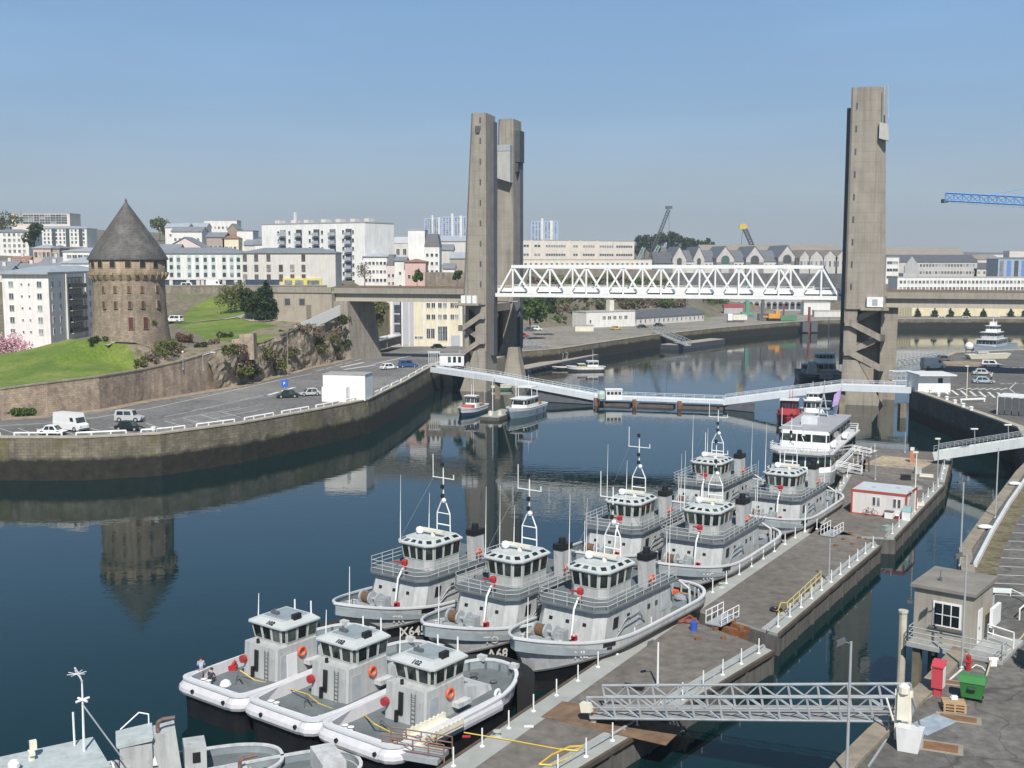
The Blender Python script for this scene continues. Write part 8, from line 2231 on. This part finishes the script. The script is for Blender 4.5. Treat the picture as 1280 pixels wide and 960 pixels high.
# white block
wb0, wb1 = G(401, 502, 6.0), G(448, 503, 6.0)
t = thing('pump_house', 'plain white flat roofed block on the left quay with a lower annex in front', 'building', wb0, math.atan2((wb1 - wb0).y, (wb1 - wb0).x))
BWH = M('block_white', (.82, .82, .80), .6, .03, .4, streak=.05)
Lw = (wb1 - wb0).length
mb = MB(); mb.bx(-.3, Lw + .6, 2.2, 7.0, 0, 4.6); mb.build('main_block', BWH, t)
mb = MB(); mb.bx(.2, Lw * .68, 0, 2.19, 0, 2.6); mb.build('annex', BWH, t)
mb = MB(); mb.bx(-.4, Lw + .7, 2.1, 7.1, 4.601, 4.72); mb.build('roof', M('roof_felt', (.32, .31, .30), .9), t)
mb = MB(); mb.bx(Lw * .46, Lw * .47, 2.15, 2.199, 2.7, 4.4); mb.build('downpipe', WH2, t)
p = G(357, 497, 6.0)
t = thing('parking_sign', 'blue parking sign with a white P above the dark green hatchback', 'sign', p + Vector((-.3, .8, 0)), 0)
mb = MB(); mb.tube((0, 0, 0), (0, 0, 3.2), .05); mb.build('post', STEEL, t)
mb = MB(); mb.bx(-.6, .6, -.05, .0, 1.9, 3.2); pn = mb.build('panel', M('sign_blue', (.03, .13, .55), .4), t)
lettering('P', .7, lambda u, v: (-.22 + u, -.056, 2.3 + v), 'letter', WHITEL, pn)
t = thing('electric_box', 'white electric cabinet at the foot of the overgrown cliff', 'cabinet', G(346, 468, 6.1))
mb = MB(); mb.bx(-.5, .5, -.3, .3, 0, 2.2); mb.build('body', WHITEC, t); mb = MB(); mb.bx(-.38, .38, -.33, -.301, .2, 1.9); mb.build('door', WHITE, t)
# white canopy under the viaduct
ca0, ca1 = G(433, 447, 6), G(497, 431, 5.6)
t = thing('bus_shelter', 'long white canopy over a dark wall at the foot of the viaduct pier', 'shelter', ca0, math.atan2((ca1 - ca0).y, (ca1 - ca0).x))
Ls = (ca1 - ca0).length
mb = MB(); mb.bx(1.0, Ls, -1.0, 1.4, 0, 2.4); mb.build('back_wall', M('shelter_dark', (.03, .035, .035), .6, .3), t)
mb = MB(); mb.bx(-.2, Ls + .2, -1.4, 2.2, 2.41, 2.75); mb.build('roof', WHITE, t)
mb = MB(); mb.bx(-.2, .9, -1.3, 2.0, 0, 2.40); mb.build('end_panel', WHITE, t)
# white ramp wall on the cliff
ra, rb = GY(368, 412, 259), GY(424, 388, 279)
mb = MB(); mb.hexa([(ra.x, ra.y, ra.z - 1.8), (rb.x, rb.y, rb.z - 1.2), (rb.x + .2, rb.y + .5, rb.z - 1.2), (ra.x + .2, ra.y + .5, ra.z - 1.8), (ra.x, ra.y, ra.z + .9), (rb.x, rb.y, rb.z + 1.3), (rb.x + .2, rb.y + .5, rb.z + 1.3), (ra.x + .2, ra.y + .5, ra.z + .9)])
tag(mb.build('ramp_wall', BWH), 'bright white sloping parapet wall climbing to the bridge abutment', 'wall')
# ruined masonry on the cliff top
for (px, py, pt, w_, lb) in ((297, 452, 424, 2.2, 'broken stone pier of the old rampart, the shorter left one'), (309, 450, 418, 3.2, 'broken stone pier of the old rampart, the taller right one')):
    q = G(px, 481, 6); q.y += 1.0; zt2 = ZAT(pt, q.y)
    mb = MB(); mb.hexa([(-w_ / 2, -1.2, -5), (w_ / 2, -1.2, -5), (w_ / 2, 2, -5), (-w_ / 2, 2, -5), (-w_ / 2.3, -.9, 0), (w_ / 2.2, -.9, .3), (w_ / 2.2, 2, .1), (-w_ / 2.3, 2, -.4)])
    o = mb.build('ruined_pier', RSTONE, uv=True); o.location = (q.x, q.y, zt2); tag(o, lb, 'ruin')
# white gate hut at the head of the footbridge
p = GY(553, 459, 266)
t = thing('gate_hut', 'small white fenced hut at the left head of the footbridge', 'hut', (p.x, p.y, 6.0))
mb = MB(); mb.bx(-.5, 5.2, -1, 2, 0, 2.6); mb.build('wall', WHITE, t); mb = MB(); mb.bx(-.7, 5.5, -1.2, 2.2, 2.601, 2.8); mb.build('roof', M('roof_felt', (.32, .31, .30)), t)
for x in (1.4, 2.6, 3.8): mb = MB(); mb.bx(x, x + .7, -1.05, -1.001, .8, 2.2); mb.build('window', GLASS, t)
mb = MB(); mb.bx(-3.2, -.6, -1.0, -.9, 0, .1); 
for k in range(6): mb.bx(-3.2 + k * .5, -3.1 + k * .5, -1.0, -.9, .101, 3.2)
mb.bx(-3.4, -.5, -1.05, -.85, 3.201, 3.4); mb.build('gate', WHITE, t)
mb = MB(); mb.bar((541, 0, 0), (542, 0, 0), .1, .1)
# right bank white hut and others
h0, h1_ = G(1147, 492, 5.5), G(1189, 486, 5.5)
t = thing('gate_hut', 'white hut with overhanging roof at the right head of the footbridge', 'hut', h0 + Vector((.8, 2, 0)), R(0))
mb = MB(); mb.bx(0, 6.2, 0, 6, 0, 3.3); mb.build('wall', BWH, t); mb = MB(); mb.bx(-.3, 6.9, -1.4, 6.2, 3.301, 3.55); mb.build('roof', M('roof_boat_white', (.66, .67, .68)), t)
mb = MB(); mb.bx(3.8, 4.7, -.05, -.003, 1.8, 2.8); mb.build('window', GLASS, t); mb = MB(); mb.bx(6.201, 6.26, 1.2, 2.4, .05, 2.3); mb.build('door', WHITE, t)
rail_mesh([(-.4, -1.6), (5.6, -1.6)], 0, 1.5, 2, .4, .04).build('fence', WHITE, t)
t = thing('bus_shelter', 'glazed shelter with white roof at the right edge of the right bank', 'shelter', G(1246, 518, 5.5), R(-38))
mb = MB(); mb.bx(0, 9, 0, 4, 3.0, 3.25); mb.build('roof', WHITE, t)
for k in range(8): mb = MB(); mb.bx(.1 + k * 1.12, 1.05 + k * 1.12, .02, .08, .1, 2.95); mb.build('glass_panel', M('shelter_glass', (.10, .11, .12), .15), t)
mb = MB()
for x in (.02, 4.5, 8.9):
    for y in (.05, 3.9): mb.bx(x - .06, x + .06, y - .06, y + .06, 0, 2.99)
mb.build('frame', WHITE, t)
for i in range(6):
    p = G(1163 + i * 10.2, 491 + i * 4.4, 5.72)
    mb = MB(); mb.lathe([(.3, 0), (.3, .5), (.42, .55), (.2, .7)], 8); o = mb.build('mooring_bollard', WHITE); o.location = p; tag(o, 'small white bollard on the edge of the right bank car park', 'bollard', 'white bollards on the edge of the right bank car park')
t = thing('low_barrier', 'white bar barrier near the quay edge of the right bank car park', 'barrier', G(1200, 503, 5.5), R(14)); mb = MB(); mb.bx(0, 5.2, -.1, .1, .4, .7); mb.build('bar', WHITE, t)
for x in (.2, 5): mb = MB(); mb.bx(x - .1, x + .1, -.1, .1, 0, .399); mb.build('leg', WHITE, t)
t = thing('boat_shed', 'low cream boat hulls laid up on the far side of the right bank car park', 'boat', G(1216, 449, 5.5), R(8)); mb = MB(); mb.hexa([(-1, -1, .1), (9, -.8, .1), (9, .8, .1), (-1, 1, .1), (-2, -1.4, 1.3), (10, -1.2, 1.5), (10, 1.2, 1.5), (-2, 1.4, 1.3)]); mb.build('hull', WHITEC, t)
mb = MB(); mb.bx(1, 4, -.7, .7, 1.51, 2.1); mb.build('cover', M('cover_grey', (.4, .4, .4), .7), t)
t = thing('gas_sphere', 'white round tank at the corner of the right bank quay near the warship', 'tank', G(1211, 443, 5.5)); mb = MB(); mb.ball((0, 0, 2.2), 1.15, 12); mb.build('tank', WHITE, t)
for x in (-.8, .8): mb = MB(); mb.tube((x, 0, 0), (x, 0, 1.6), .12); mb.build('leg', STEELD, t)

# ================================================================== CRANES
def lattice(mb, a, b, w, n, r):
    a, b = Vector(a), Vector(b); d = (b - a).normalized(); s = d.cross(Vector((0, 0, 1)))
    s = s.normalized() if s.length > .1 else Vector((1, 0, 0)); u = s.cross(d)
    C = [(s * x + u * y) * w / 2 for x, y in ((-1, -1), (1, -1), (1, 1), (-1, 1))]
    for c in C: mb.tube(a + c, b + c, r, n=4)
    for k in range(n):
        p, q = a.lerp(b, k / n), a.lerp(b, (k + 1) / n)
        for i in range(4):
            mb.tube(p + C[i], q + C[(i + 1) % 4], r * .7, n=4, caps=False); mb.tube(p + C[i], p + C[(i + 1) % 4], r * .7, n=4, caps=False)
CBL = M('crane_blue', (.12, .33, .68), .5, .08)
t = thing('tower_crane', 'bright blue tower crane jib reaching in from the right edge', 'crane')
j0, j1 = GY(1182, 246, 300), GY(1330, 254, 292)
j2 = j1 + (j1 - j0) * 1.5
mb = MB(); lattice(mb, j0, j2, 2.0, 34, .16); mb.build('jib', CBL, t)
mb = MB(); mb.bx(j0.x - .8, j0.x + .4, j0.y - 1, j0.y + 1, j0.z - 1.6, j0.z - .6); mb.build('jib_tip', STEELD, t)
mb = MB(); ap_ = j1 + (j1 - j0) * 1.2 + Vector((0, 0, 14)); mb.tube(j0.lerp(j1, .35) + Vector((0, 0, 1)), ap_, .09); mb.tube(j0.lerp(j2, .02) - Vector((0, 0, 1.5)), j2 - Vector((0, 0, 2.5)), .04); mb.build('tie_bar', CBL, t)
mb = MB(); lattice(mb, (ap_.x, ap_.y, 0), ap_, 2.0, 24, .16); mb.build('mast', CBL, t)
t = thing('dock_crane', 'slim grey lattice crane leaning right above the cream slab', 'crane')
mb = MB(); lattice(mb, GY(811, 326, 680), GY(836, 262, 680), 1.8, 18, .17); mb.build('boom', STEELD, t)
mb = MB(); q = GY(836, 260, 680); mb.bx(q.x - 2, q.x + 2, q.y - 1, q.y + 1, q.z - .5, q.z + 1.2); mb.build('boom_head', STEELD, t)
mb = MB(); mb.tube(q, GY(837, 322, 680), .12); mb.build('hoist_rope', STEELD, t)
q = GY(811, 330, 680); mb = MB(); mb.bx(q.x - 4, q.x + 4, q.y - 3, q.y + 3, q.z - 12, q.z + 2); mb.build('cab', M('cab_grey', (.40, .45, .46), .6), t)
t = thing('dock_crane', 'short pale green lattice crane just left of the slim grey one', 'crane')
mb = MB(); lattice(mb, GY(797, 326, 670), GY(805, 309, 670), 1.6, 6, .16); lattice(mb, GY(813, 326, 670), GY(824, 307, 670), 1.6, 6, .16); mb.build('boom', M('crane_pale_green', (.36, .47, .46), .6), t)
t = thing('dock_crane', 'dark crane boom with a yellow head above the arsenal gables', 'crane')
mb = MB(); lattice(mb, GY(948, 325, 720), GY(931, 286, 720), 2.2, 10, .26); mb.build('boom', STEELD, t)
q = GY(929, 283, 720); mb = MB(); mb.hexa([(q.x - 2.8, q.y - 1, q.z - 1.6), (q.x + 2.8, q.y - 1, q.z - 1.6), (q.x + 2.8, q.y + 1, q.z - 1.6), (q.x - 2.8, q.y + 1, q.z - 1.6), (q.x - 2, q.y - 1, q.z + 1.6), (q.x + 1.6, q.y - 1, q.z + 1.6), (q.x + 1.6, q.y + 1, q.z + 1.6), (q.x - 2, q.y + 1, q.z + 1.6)]); mb.build('boom_head', YELL, t)
mb = MB(); mb.tube(q, GY(925, 318, 720), .15); mb.build('hoist_rope', STEELD, t)
# works on the far quay
def machine(label, name, cat, px, py, Y, parts):
    q = GY(px, py, Y); t = thing(name, label, cat, (q.x, q.y, 4.5))
    for nm, m_, bl in parts:
        mb = MB()
        for b in bl: mb.bx(*b)
        mb.build(nm, m_, t)
ORG = M('digger_orange', (.62, .30, .05), .5, .15)
machine('orange yellow excavator working on the far quay', 'excavator', 'excavator', 967, 400, 490, [('body', ORG, [(-2.5, 2.5, -1.5, 1.5, 1.2, 3.2)]), ('cab', ORG, [(.6, 2.4, -1.2, 1.2, 3.21, 4.6)]), ('track', BLACK, [(-2.8, 2.8, -1.6, -1.0, 0, 1.19), (-2.8, 2.8, 1.0, 1.6, 0, 1.19)]), ('arm', ORG, [(-4.6, -2.51, -.3, .3, 1.6, 2.2)])])
machine('white lorry standing on the far quay left of the excavator', 'lorry', 'lorry', 918, 403, 480, [('cab', WHITE, [(-3, -1, -1.2, 1.2, .8, 3.6)]), ('box', WHITEC, [(-.8, 4.2, -1.2, 1.2, 1, 3.2)]), ('chassis', STEELD, [(-3, 4.2, -1, 1, .3, .79)])])
machine('green rig on the working barge beside the excavator', 'rig', 'rig', 983, 401, 490, [('base', M('rig_green', (.08, .22, .12), .6), [(-3, 4, -2, 2, .2, 2.4)]), ('mast', M('rig_darkred', (.22, .05, .05), .6), [(-1.6, -1.0, -.3, .3, 2.41, 7.5)])])
machine('dark red steel pile standing in the water off the far quay', 'pile', 'pile', 1011, 414, 480, [('shaft', M('rig_darkred', (.22, .05, .05)), [(-.45, .45, -.45, .45, -5, 6.5)]), ('frame', STEELD, [(-3.2, -.46, -2, 2, -4, .2), (.46, 3.2, -2, 2, -4, .2)])])
machine('dark red roofed shelter on the building site', 'shelter', 'shelter', 916, 386, 560, [('roof', M('roof_darkred', (.35, .06, .07), .6), [(-5, 5, -2, 2, 3, 4.5)]), ('wall', GRY, [(-4.6, 4.6, -1.8, 1.8, 0, 2.99)])])
machine('green mobile crane base below the middle of the span', 'mobile_crane', 'crane', 934, 394, 540, [('mast', M('rig_green2', (.10, .28, .20), .6), [(-.8, .8, -.8, .8, 1.6, 17)]), ('base', M('rig_green2', (.10, .28, .20)), [(-3, 3, -1.5, 1.5, .2, 1.59)])])
machine('black crawler crane boom on the far quay', 'crawler_crane', 'crane', 953, 402, 495, [('body', STEELD, [(-2, 2, -1.5, 1.5, .5, 3)]), ('boom', STEELD, [(-.6, .6, -.5, .5, 3.01, 11)])])

# ================================================================== PLANTS
LG1 = leafmat('leaf_dark', (.018, .035, .012), (.05, .075, .022)); LG2 = leafmat('leaf_mid', (.035, .075, .015), (.09, .15, .03)); LG3 = leafmat('leaf_bright', (.06, .14, .015), (.12, .24, .03))
LBR = leafmat('twig_brown', (.11, .085, .06), (.21, .165, .12)); LPK_ = leafmat('blossom_pink', (.50, .25, .33), (.72, .48, .55)); LOL = leafmat('leaf_olive', (.07, .085, .025), (.14, .15, .05)); LCO = leafmat('needle_dark', (.012, .03, .014), (.035, .06, .028))
BARK = M('bark', (.12, .09, .065), .9, .25, 2)
def leaves(clumps, n, size, seed, flat=1.0):
    rnd = random.Random(seed); mb = MB(); vs, fs = [], []
    tot = sum(c[3] ** 2 for c in clumps)
    for (cx, cy, cz, r) in clumps:
        k = max(6, int(n * r * r / tot))
        for _ in range(k):
            while True:
                p = Vector((rnd.uniform(-1, 1), rnd.uniform(-1, 1), rnd.uniform(-1, 1)))
                if .25 < p.length < 1: break
            p *= (.62 + .38 * rnd.random()) / max(.5, p.length) ** .35
            c = Vector((cx, cy, cz)) + Vector((p.x, p.y, p.z * flat)) * r
            a = Vector((rnd.gauss(0, 1), rnd.gauss(0, 1), rnd.gauss(0, .7))).normalized(); b = a.orthogonal().normalized(); b.rotate(Matrix.Rotation(rnd.uniform(0, 6.28), 3, a))
            e = a.cross(b); s = size * rnd.uniform(.6, 1.4); i = len(vs)
            vs += [c - b * s - e * s * .6, c + b * s - e * s * .6, c + b * s * .7 + e * s * .7, c - b * s * .7 + e * s * .7]; fs.append((i, i + 1, i + 2, i + 3))
    mb.add(vs, fs); return mb
def tree(name, label, cat, base, h, w, m_, kind='round', n=900, seed=1, size=None, group=None, bare=False):
    t = thing(name, label, cat, base, 0, group); rnd = random.Random(seed)
    size = size or w * .055
    if kind == 'cone':
        cl = [(rnd.uniform(-.1, .1) * w * (1 - k / 8), rnd.uniform(-.1, .1) * w * (1 - k / 8), h * (.12 + .11 * k), w * .5 * (1 - k / 8.4)) for k in range(8)]
        for k in range(10): a = rnd.uniform(0, 6.28); z = rnd.uniform(.1, .7); cl.append((math.cos(a) * w * .38 * (1 - z), math.sin(a) * w * .38 * (1 - z), h * z, w * .2))
    elif kind == 'row': cl = [(w * (k / 13 - .5), 0, h * .5, h * .5) for k in range(14)]
    elif kind == 'low':
        cl = [(rnd.uniform(-.5, .5) * w, rnd.uniform(-.35, .35) * w, h * rnd.uniform(.2, .62), h * rnd.uniform(.28, .5)) for _ in range(7)]
    else:
        cl = [(rnd.uniform(-.32, .32) * w, rnd.uniform(-.32, .32) * w, h * rnd.uniform(.38, .84), w * rnd.uniform(.16, .30)) for _ in range(11)]
    mb = MB()
    th = h * (.35 if kind in ('low', 'row') else .6)
    mb.tube((0, 0, -.6), (rnd.uniform(-.1, .1) * w, 0, th), max(.08, w * .03), w * .014, 7)
    for k in range(6 if not bare else 12):
        c = cl[k % len(cl)]; z = th * rnd.uniform(.35, .9); mb.tube((0, 0, z), (c[0] * 1.2, c[1] * 1.2, c[2] + c[3] * .6), w * .012, w * .004, 5)
    mb.build('trunk', BARK, t)
    leaves(cl, n, size, seed).build('crown' if kind not in ('low', 'row') else 'foliage', m_, t)
    return t
def onh(px, py, sink=.2):
    p = ONHILL(px, py); return Vector((p.x, p.y, p.z - sink))
def hy(px, Y, dy=0):
    p = GY(px, 300, Y); return Vector((p.x, p.y, HZ(p.x, p.y) - .2))
tree('conifer_tree', 'dark spreading conifer in the park in front of the white terrace', 'tree', onh(334, 399), 10.8, 8.4, LCO, 'cone', 4200, 3, .30)
tree('evergreen_tree', 'broad dark evergreen joined to the left side of the conifer', 'tree', onh(318, 399), 8.2, 7.2, LG1, 'round', 2600, 4, .28)
tree('budding_tree', 'thin olive budding tree left of the dark park evergreens', 'tree', onh(290, 391), 7.2, 8.0, LOL, 'round', 1500, 5, .20, bare=True)
tree('budding_tree', 'pale bare young tree in front of the terrace shops', 'tree', onh(300, 378), 7.0, 4.5, LOL, 'round', 380, 6, .16, bare=True)
tree('ivy_bush', 'bright green ivy mass climbing the right front of the round tower', 'bush', onh(189, 428, 0.4) + Vector((0, -.6, 0)), 5.6, 3.6, LG2, 'round', 1500, 7, .17)
tree('cherry_tree', 'pink blossoming cherry tree at the left edge beside the white flats', 'tree', GY(16, 452, 232), 6.0, 8.2, LPK_, 'round', 2200, 8, .16)
tree('shrub', 'reddish brown shrub on the lawn right of the round tower', 'bush', onh(234, 428), 2.8, 3.6, leafmat('leaf_russet', (.08, .045, .03), (.16, .10, .06)), 'low', 700, 9, .17)
tree('shrub', 'dark shrub on the rock below the round tower ivy', 'bush', onh(204, 440), 3.2, 3.6, LOL, 'low', 700, 10, .18)
tree('shrub', 'small dark bush at the left foot of the round tower', 'bush', onh(121, 428), 1.6, 2.6, LG1, 'low', 400, 11, .14)
tree('hedge', 'clipped green hedge at the foot of the retaining wall by the left edge', 'hedge', G(16, 520, 6.1), 1.4, 6.5, LG2, 'row', 2400, 12, .13)
tree('ivy_bush', 'green ivy bush spilling over the cliff below the white ramp wall', 'bush', GY(391, 424, 270), 5.6, 3.6, LG2, 'round', 1100, 13, .2)
tree('ivy_bush', 'dark ivy clump on the cliff left of the white ramp wall', 'bush', GY(358, 440, 256), 5.6, 4.0, LG1, 'round', 1000, 14, .2)
CB = 'dry brown bushes clinging to the cliff face'
rnd = random.Random(21)
for i in range(26):
    px = rnd.uniform(285, 430); j = max(k for k in range(len(CL) - 1) if k == 0 or CL[k][0] <= px); u = (px - CL[j][0]) / (CL[j + 1][0] - CL[j][0]); ly = CL[j][1] + u * (CL[j + 1][1] - CL[j][1]); ty = CL[j][2] + u * (CL[j + 1][2] - CL[j][2])
    py = ty + (ly - ty) * rnd.uniform(.02, .8); Yc = G(px, ly, 6).y - .6 - 1.7 * (py - ty) / (ly - ty) - rnd.uniform(.2, .8)
    tree('cliff_bush', 'dry brown bush growing on the rocky cliff between retaining wall and viaduct', 'bush', GY(px, py + 5, Yc), rnd.uniform(1.6, 3.4), rnd.uniform(2.2, 4.2), rnd.choice((LBR, LBR, LOL, LOL, LG1)), 'low', 420, 100 + i, .19, CB)
for i, (px, py, h_, w_, m_) in enumerate(((205, 452, 3, 3, LOL), (190, 458, 2.4, 2.6, LBR), (220, 447, 2.6, 3, LBR), (175, 462, 2, 2, LOL), (250, 440, 1.6, 2.4, LG1), (268, 436, 1.6, 2.4, LBR), (282, 428, 1.8, 2.6, LG1))):
    tree('slope_bush', 'scrubby bush on the rocky bank between lawn and wall path', 'bush', onh(px, py - 6), h_, w_, m_, 'low', 320, 200 + i, .16, 'scrubby bushes on the rocky bank')
# trees on the slope behind the left tower and under the span
tree('evergreen_tree', 'big round bright green tree just right of the left lift tower', 'tree', GY(664, 412, 372), 12.5, 12, LG2, 'round', 2600, 31, .40)
tree('evergreen_tree', 'darker green tree behind the round bright one under the span', 'tree', GY(683, 400, 392), 9, 8, LG1, 'round', 1400, 32, .34)
tree('ivy_bush', 'square dark green ivy mass below the pink house', 'bush', GY(522, 357, 362), 5.2, 4.0, LG2, 'round', 900, 33, .3)
tree('evergreen_tree', 'small round dark tree touching the left lift tower above the viaduct', 'tree', GY(572, 356, 352), 4.6, 3.4, LG1, 'round', 800, 34, .24)
tree('budding_tree', 'olive budding tree under the left viaduct beside the cream building', 'tree', GY(466, 432, 312), 14, 9, LOL, 'round', 1300, 35, .30, bare=True)
tree('budding_tree', 'bare branched tree standing on the upper road before the small windowed house', 'tree', GY(456, 356, 350), 7, 6, LBR, 'round', 260, 36, .2, bare=True)
HBG = 'brown and green bushes covering the slope under the span'
for i in range(90):
    px = rnd.uniform(650, 905); py = rnd.uniform(352, 402) if px < 735 else rnd.uniform(352, 388)
    p = ONHILL(px, py)
    if p.z < 5.2 or p.y > 600: continue
    p.z -= .3
    tree('slope_bush', 'bush in the brown and green thicket on the slope seen under the span', 'bush', p, rnd.uniform(2.6, 5.5), rnd.uniform(5, 9), rnd.choice((LBR, LBR, LBR, LOL, LOL, LG2)), 'low', 240, 300 + i, .42, HBG)
for i, (px, Y, h_, w_, m_, lb) in enumerate(((468, 520, 13, 16, LOL, 'bare brownish tree on the skyline, left one of two above the stone gable'), (481, 520, 9, 12, LBR, 'bare brownish tree on the skyline, right one of two above the stone gable'), (42, 470, 17, 11, LG1, 'dark round tree in front of the far left flats'), (199, 640, 14, 12, LOL, 'olive tree on the skyline just right of the slate cone'), (4, 640, 14, 20, LOL, 'long low tree at the left edge under the skyline slab'))):
    tree('skyline_tree', lb, 'tree', hy(px, Y), h_, w_, m_, 'round', 900, 400 + i, .5)
for i, (px, h_) in enumerate(((797, 15), (806, 20), (815, 18), (824, 21), (834, 22), (844, 24), (853, 20), (866, 18), (885, 19))):
    tree('skyline_tree', 'dark tree in the row behind the cranes and arsenal gables', 'tree', hy(px, 800), h_, 13, LG1, 'round', 700, 420 + i, .6, 'dark trees behind the arsenal gables')
for i, px in enumerate((1147, 1168, 1188, 1208, 1229, 1263, 1281)):
    tree('clipped_tree', 'clipped dark green cone tree before the pale yellow hall', 'tree', GY(px, 399, 526), 5.6, 4.4, LG1, 'cone', 500, 440 + i, .30, 'clipped cone trees before the yellow hall')

# ================================================================== PEOPLE
def person(label, loc, rz, shirt, trousers, pose='stand'):
    t = thing('person', label, 'person', loc, rz)
    def skin(name, verts, edges, rad, m_, parent):
        me = bpy.data.meshes.new(name); me.from_pydata(verts, edges, []); me.materials.append(m_)
        o = link(name, me, parent); o.modifiers.new('skin', 'SKIN')
        for i, r in enumerate(rad): me.skin_vertices[0].data[i].radius = (r, r)
        me.skin_vertices[0].data[0].use_root = True
        s = o.modifiers.new('sub', 'SUBSURF'); s.levels = 1; s.render_levels = 1
        return o
    if pose == 'stand':
        J = {'pel': (0, 0, .95), 'che': (0, 0, 1.32), 'nec': (0, 0, 1.5), 'hea': (.02, 0, 1.66), 'top': (.02, 0, 1.76), 'ls': (0, .19, 1.43), 'le': (.06, .25, 1.16), 'lh': (.22, .14, 1.10), 'rs': (0, -.19, 1.43), 're': (.06, -.25, 1.16), 'rh': (.22, -.14, 1.10), 'lk': (.03, .1, .5), 'lf': (0, .11, .06), 'lt': (.15, .12, .04), 'rk': (.03, -.1, .5), 'rf': (0, -.11, .06), 'rt': (.15, -.12, .04)}
    else:
        J = {'pel': (-.05, 0, .38), 'che': (.12, 0, .72), 'nec': (.2, 0, .88), 'hea': (.27, 0, 1.0), 'top': (.3, 0, 1.1), 'ls': (.15, .19, .82), 'le': (.32, .22, .6), 'lh': (.45, .1, .45), 'rs': (.15, -.19, .82), 're': (.32, -.22, .6), 'rh': (.45, -.1, .45), 'lk': (.32, .13, .48), 'lf': (.1, .13, .06), 'lt': (.25, .13, .04), 'rk': (.32, -.13, .48), 'rf': (.1, -.13, .06), 'rt': (.25, -.13, .04)}
    r = {'pel': .13, 'che': .15, 'nec': .06, 'hea': .10, 'top': .08, 'ls': .07, 'le': .05, 'lh': .045, 'rs': .07, 're': .05, 'rh': .045, 'lk': .07, 'lf': .05, 'lt': .04, 'rk': .07, 'rf': .05, 'rt': .04}
    E_ = [('pel', 'che'), ('che', 'nec'), ('nec', 'hea'), ('hea', 'top'), ('che', 'ls'), ('ls', 'le'), ('le', 'lh'), ('che', 'rs'), ('rs', 're'), ('re', 'rh'), ('pel', 'lk'), ('lk', 'lf'), ('lf', 'lt'), ('pel', 'rk'), ('rk', 'rf'), ('rf', 'rt')]
    def sub(keys, k, name, m_):
        ks = [x for x in keys]; ix = {x: i for i, x in enumerate(ks)}
        skin(name, [J[x] for x in ks], [(ix[a], ix[b]) for a, b in E_ if a in ix and b in ix], [r[x] * k for x in ks], m_, t)
    sub(list(J), 1.0, 'body', M('skin_tone', (.48, .29, .21), .6, .08))
    sub(['pel', 'che', 'ls', 'le', 'rs', 're'], 1.14, 'shirt', shirt); sub(['pel', 'lk', 'lf', 'rk', 'rf'], 1.16, 'trousers', trousers)
    mb = MB(); x, y, z = J['hea']; mb.ball((x - .02, y, z + .055), .115, 8, sq=.85); mb.build('hair', M('hair_dark', (.03, .022, .016), .8), t)
    return t
mb = MB()
for q in (((300, 838), (318, 850), (352, 858), (385, 868)), ((385, 868), (398, 879), (430, 892), (455, 893), (468, 905)), ((468, 905), (490, 916), (520, 922), (545, 921))):
    mb.path([G(x, y, 1.82 if 0 < i < len(q) - 1 else 2.5) for i, (x, y) in enumerate(q)], .05)
tag(mb.build('yellow_hose', YELL), 'long yellow hose led across the foredecks of the three pusher tugs', 'hose')
tree('added_shade_tree', 'unseen leafy tree added past the right edge to shade the near quay', 'tree', Vector((35.6, 63.2, 5.4)), 9.5, 6.2, LG2, 'round', 900, 77, .4)  # out of view, put in only for the shadow it throws on the quay
NAVYC = M('cloth_navy', (.03, .035, .06), .85, .2, 3); LBL = M('cloth_light_blue', (.36, .44, .66), .8, .1, 3)
deck_o = PU_OUT.matrix_world if False else (Matrix.Translation(PU_OUT.location) @ Matrix.Rotation(PU_OUT.rotation_euler.z, 4, 'Z'))
def on_pusher(px, py): p = G(px, py, 1.75); return Vector((p.x, p.y, 1.71))
person('person in a light blue shirt standing with folded arms on the outermost pusher tug', on_pusher(252, 851), R(100), LBL, NAVYC)
person('person in dark navy overalls crouching beside the one in the light blue shirt', on_pusher(262, 855), R(60), NAVYC, NAVYC, 'crouch')
person('person in a pale top walking beside the parked cars on the right bank', G(1239, 476, 5.5), R(90), M('cloth_pale', (.55, .62, .72), .8), NAVYC)
mb = MB(); p = on_pusher(282, 858); mb.lathe([(.35, 0), (.42, .15), (.3, .4), (.12, .5)], 10); o = mb.build('canvas_bag', WHITE); o.location = p + Vector((0, 0, .02)); tag(o, 'white canvas bundle on the foredeck of the outermost pusher tug', 'bag')
mb = MB(); p = on_pusher(291, 838); mb.bx(-.3, .3, -.2, .2, 0, .4); mb.tube((0, 0, .4), (.2, .1, .7), .12); o = mb.build('red_bag', RED); o.location = p + Vector((0, 0, .02)); tag(o, 'red bag on the foredeck of the outermost pusher tug', 'bag')

# ================================================================== AIR
m = bpy.data.materials.new('haze'); m.use_nodes = True
nt = m.node_tree
for n in list(nt.nodes):
    if n.type == 'BSDF_PRINCIPLED': nt.nodes.remove(n)
pvv = nt.nodes.new('ShaderNodeVolumePrincipled')
pvv.inputs['Color'].default_value = (.80, .88, 1.0, 1)
pvv.inputs['Density'].default_value = HAZE
pvv.inputs['Anisotropy'].default_value = .25
out = [n for n in nt.nodes if n.type == 'OUTPUT_MATERIAL'][0]
nt.links.new(pvv.outputs[0], out.inputs['Volume'])
if HAZE > 0:
    mb = MB(); mb.bx(-2400, 2400, -200, 2700, -8, 140)
    tag(mb.build('haze', m), kind='stuff')
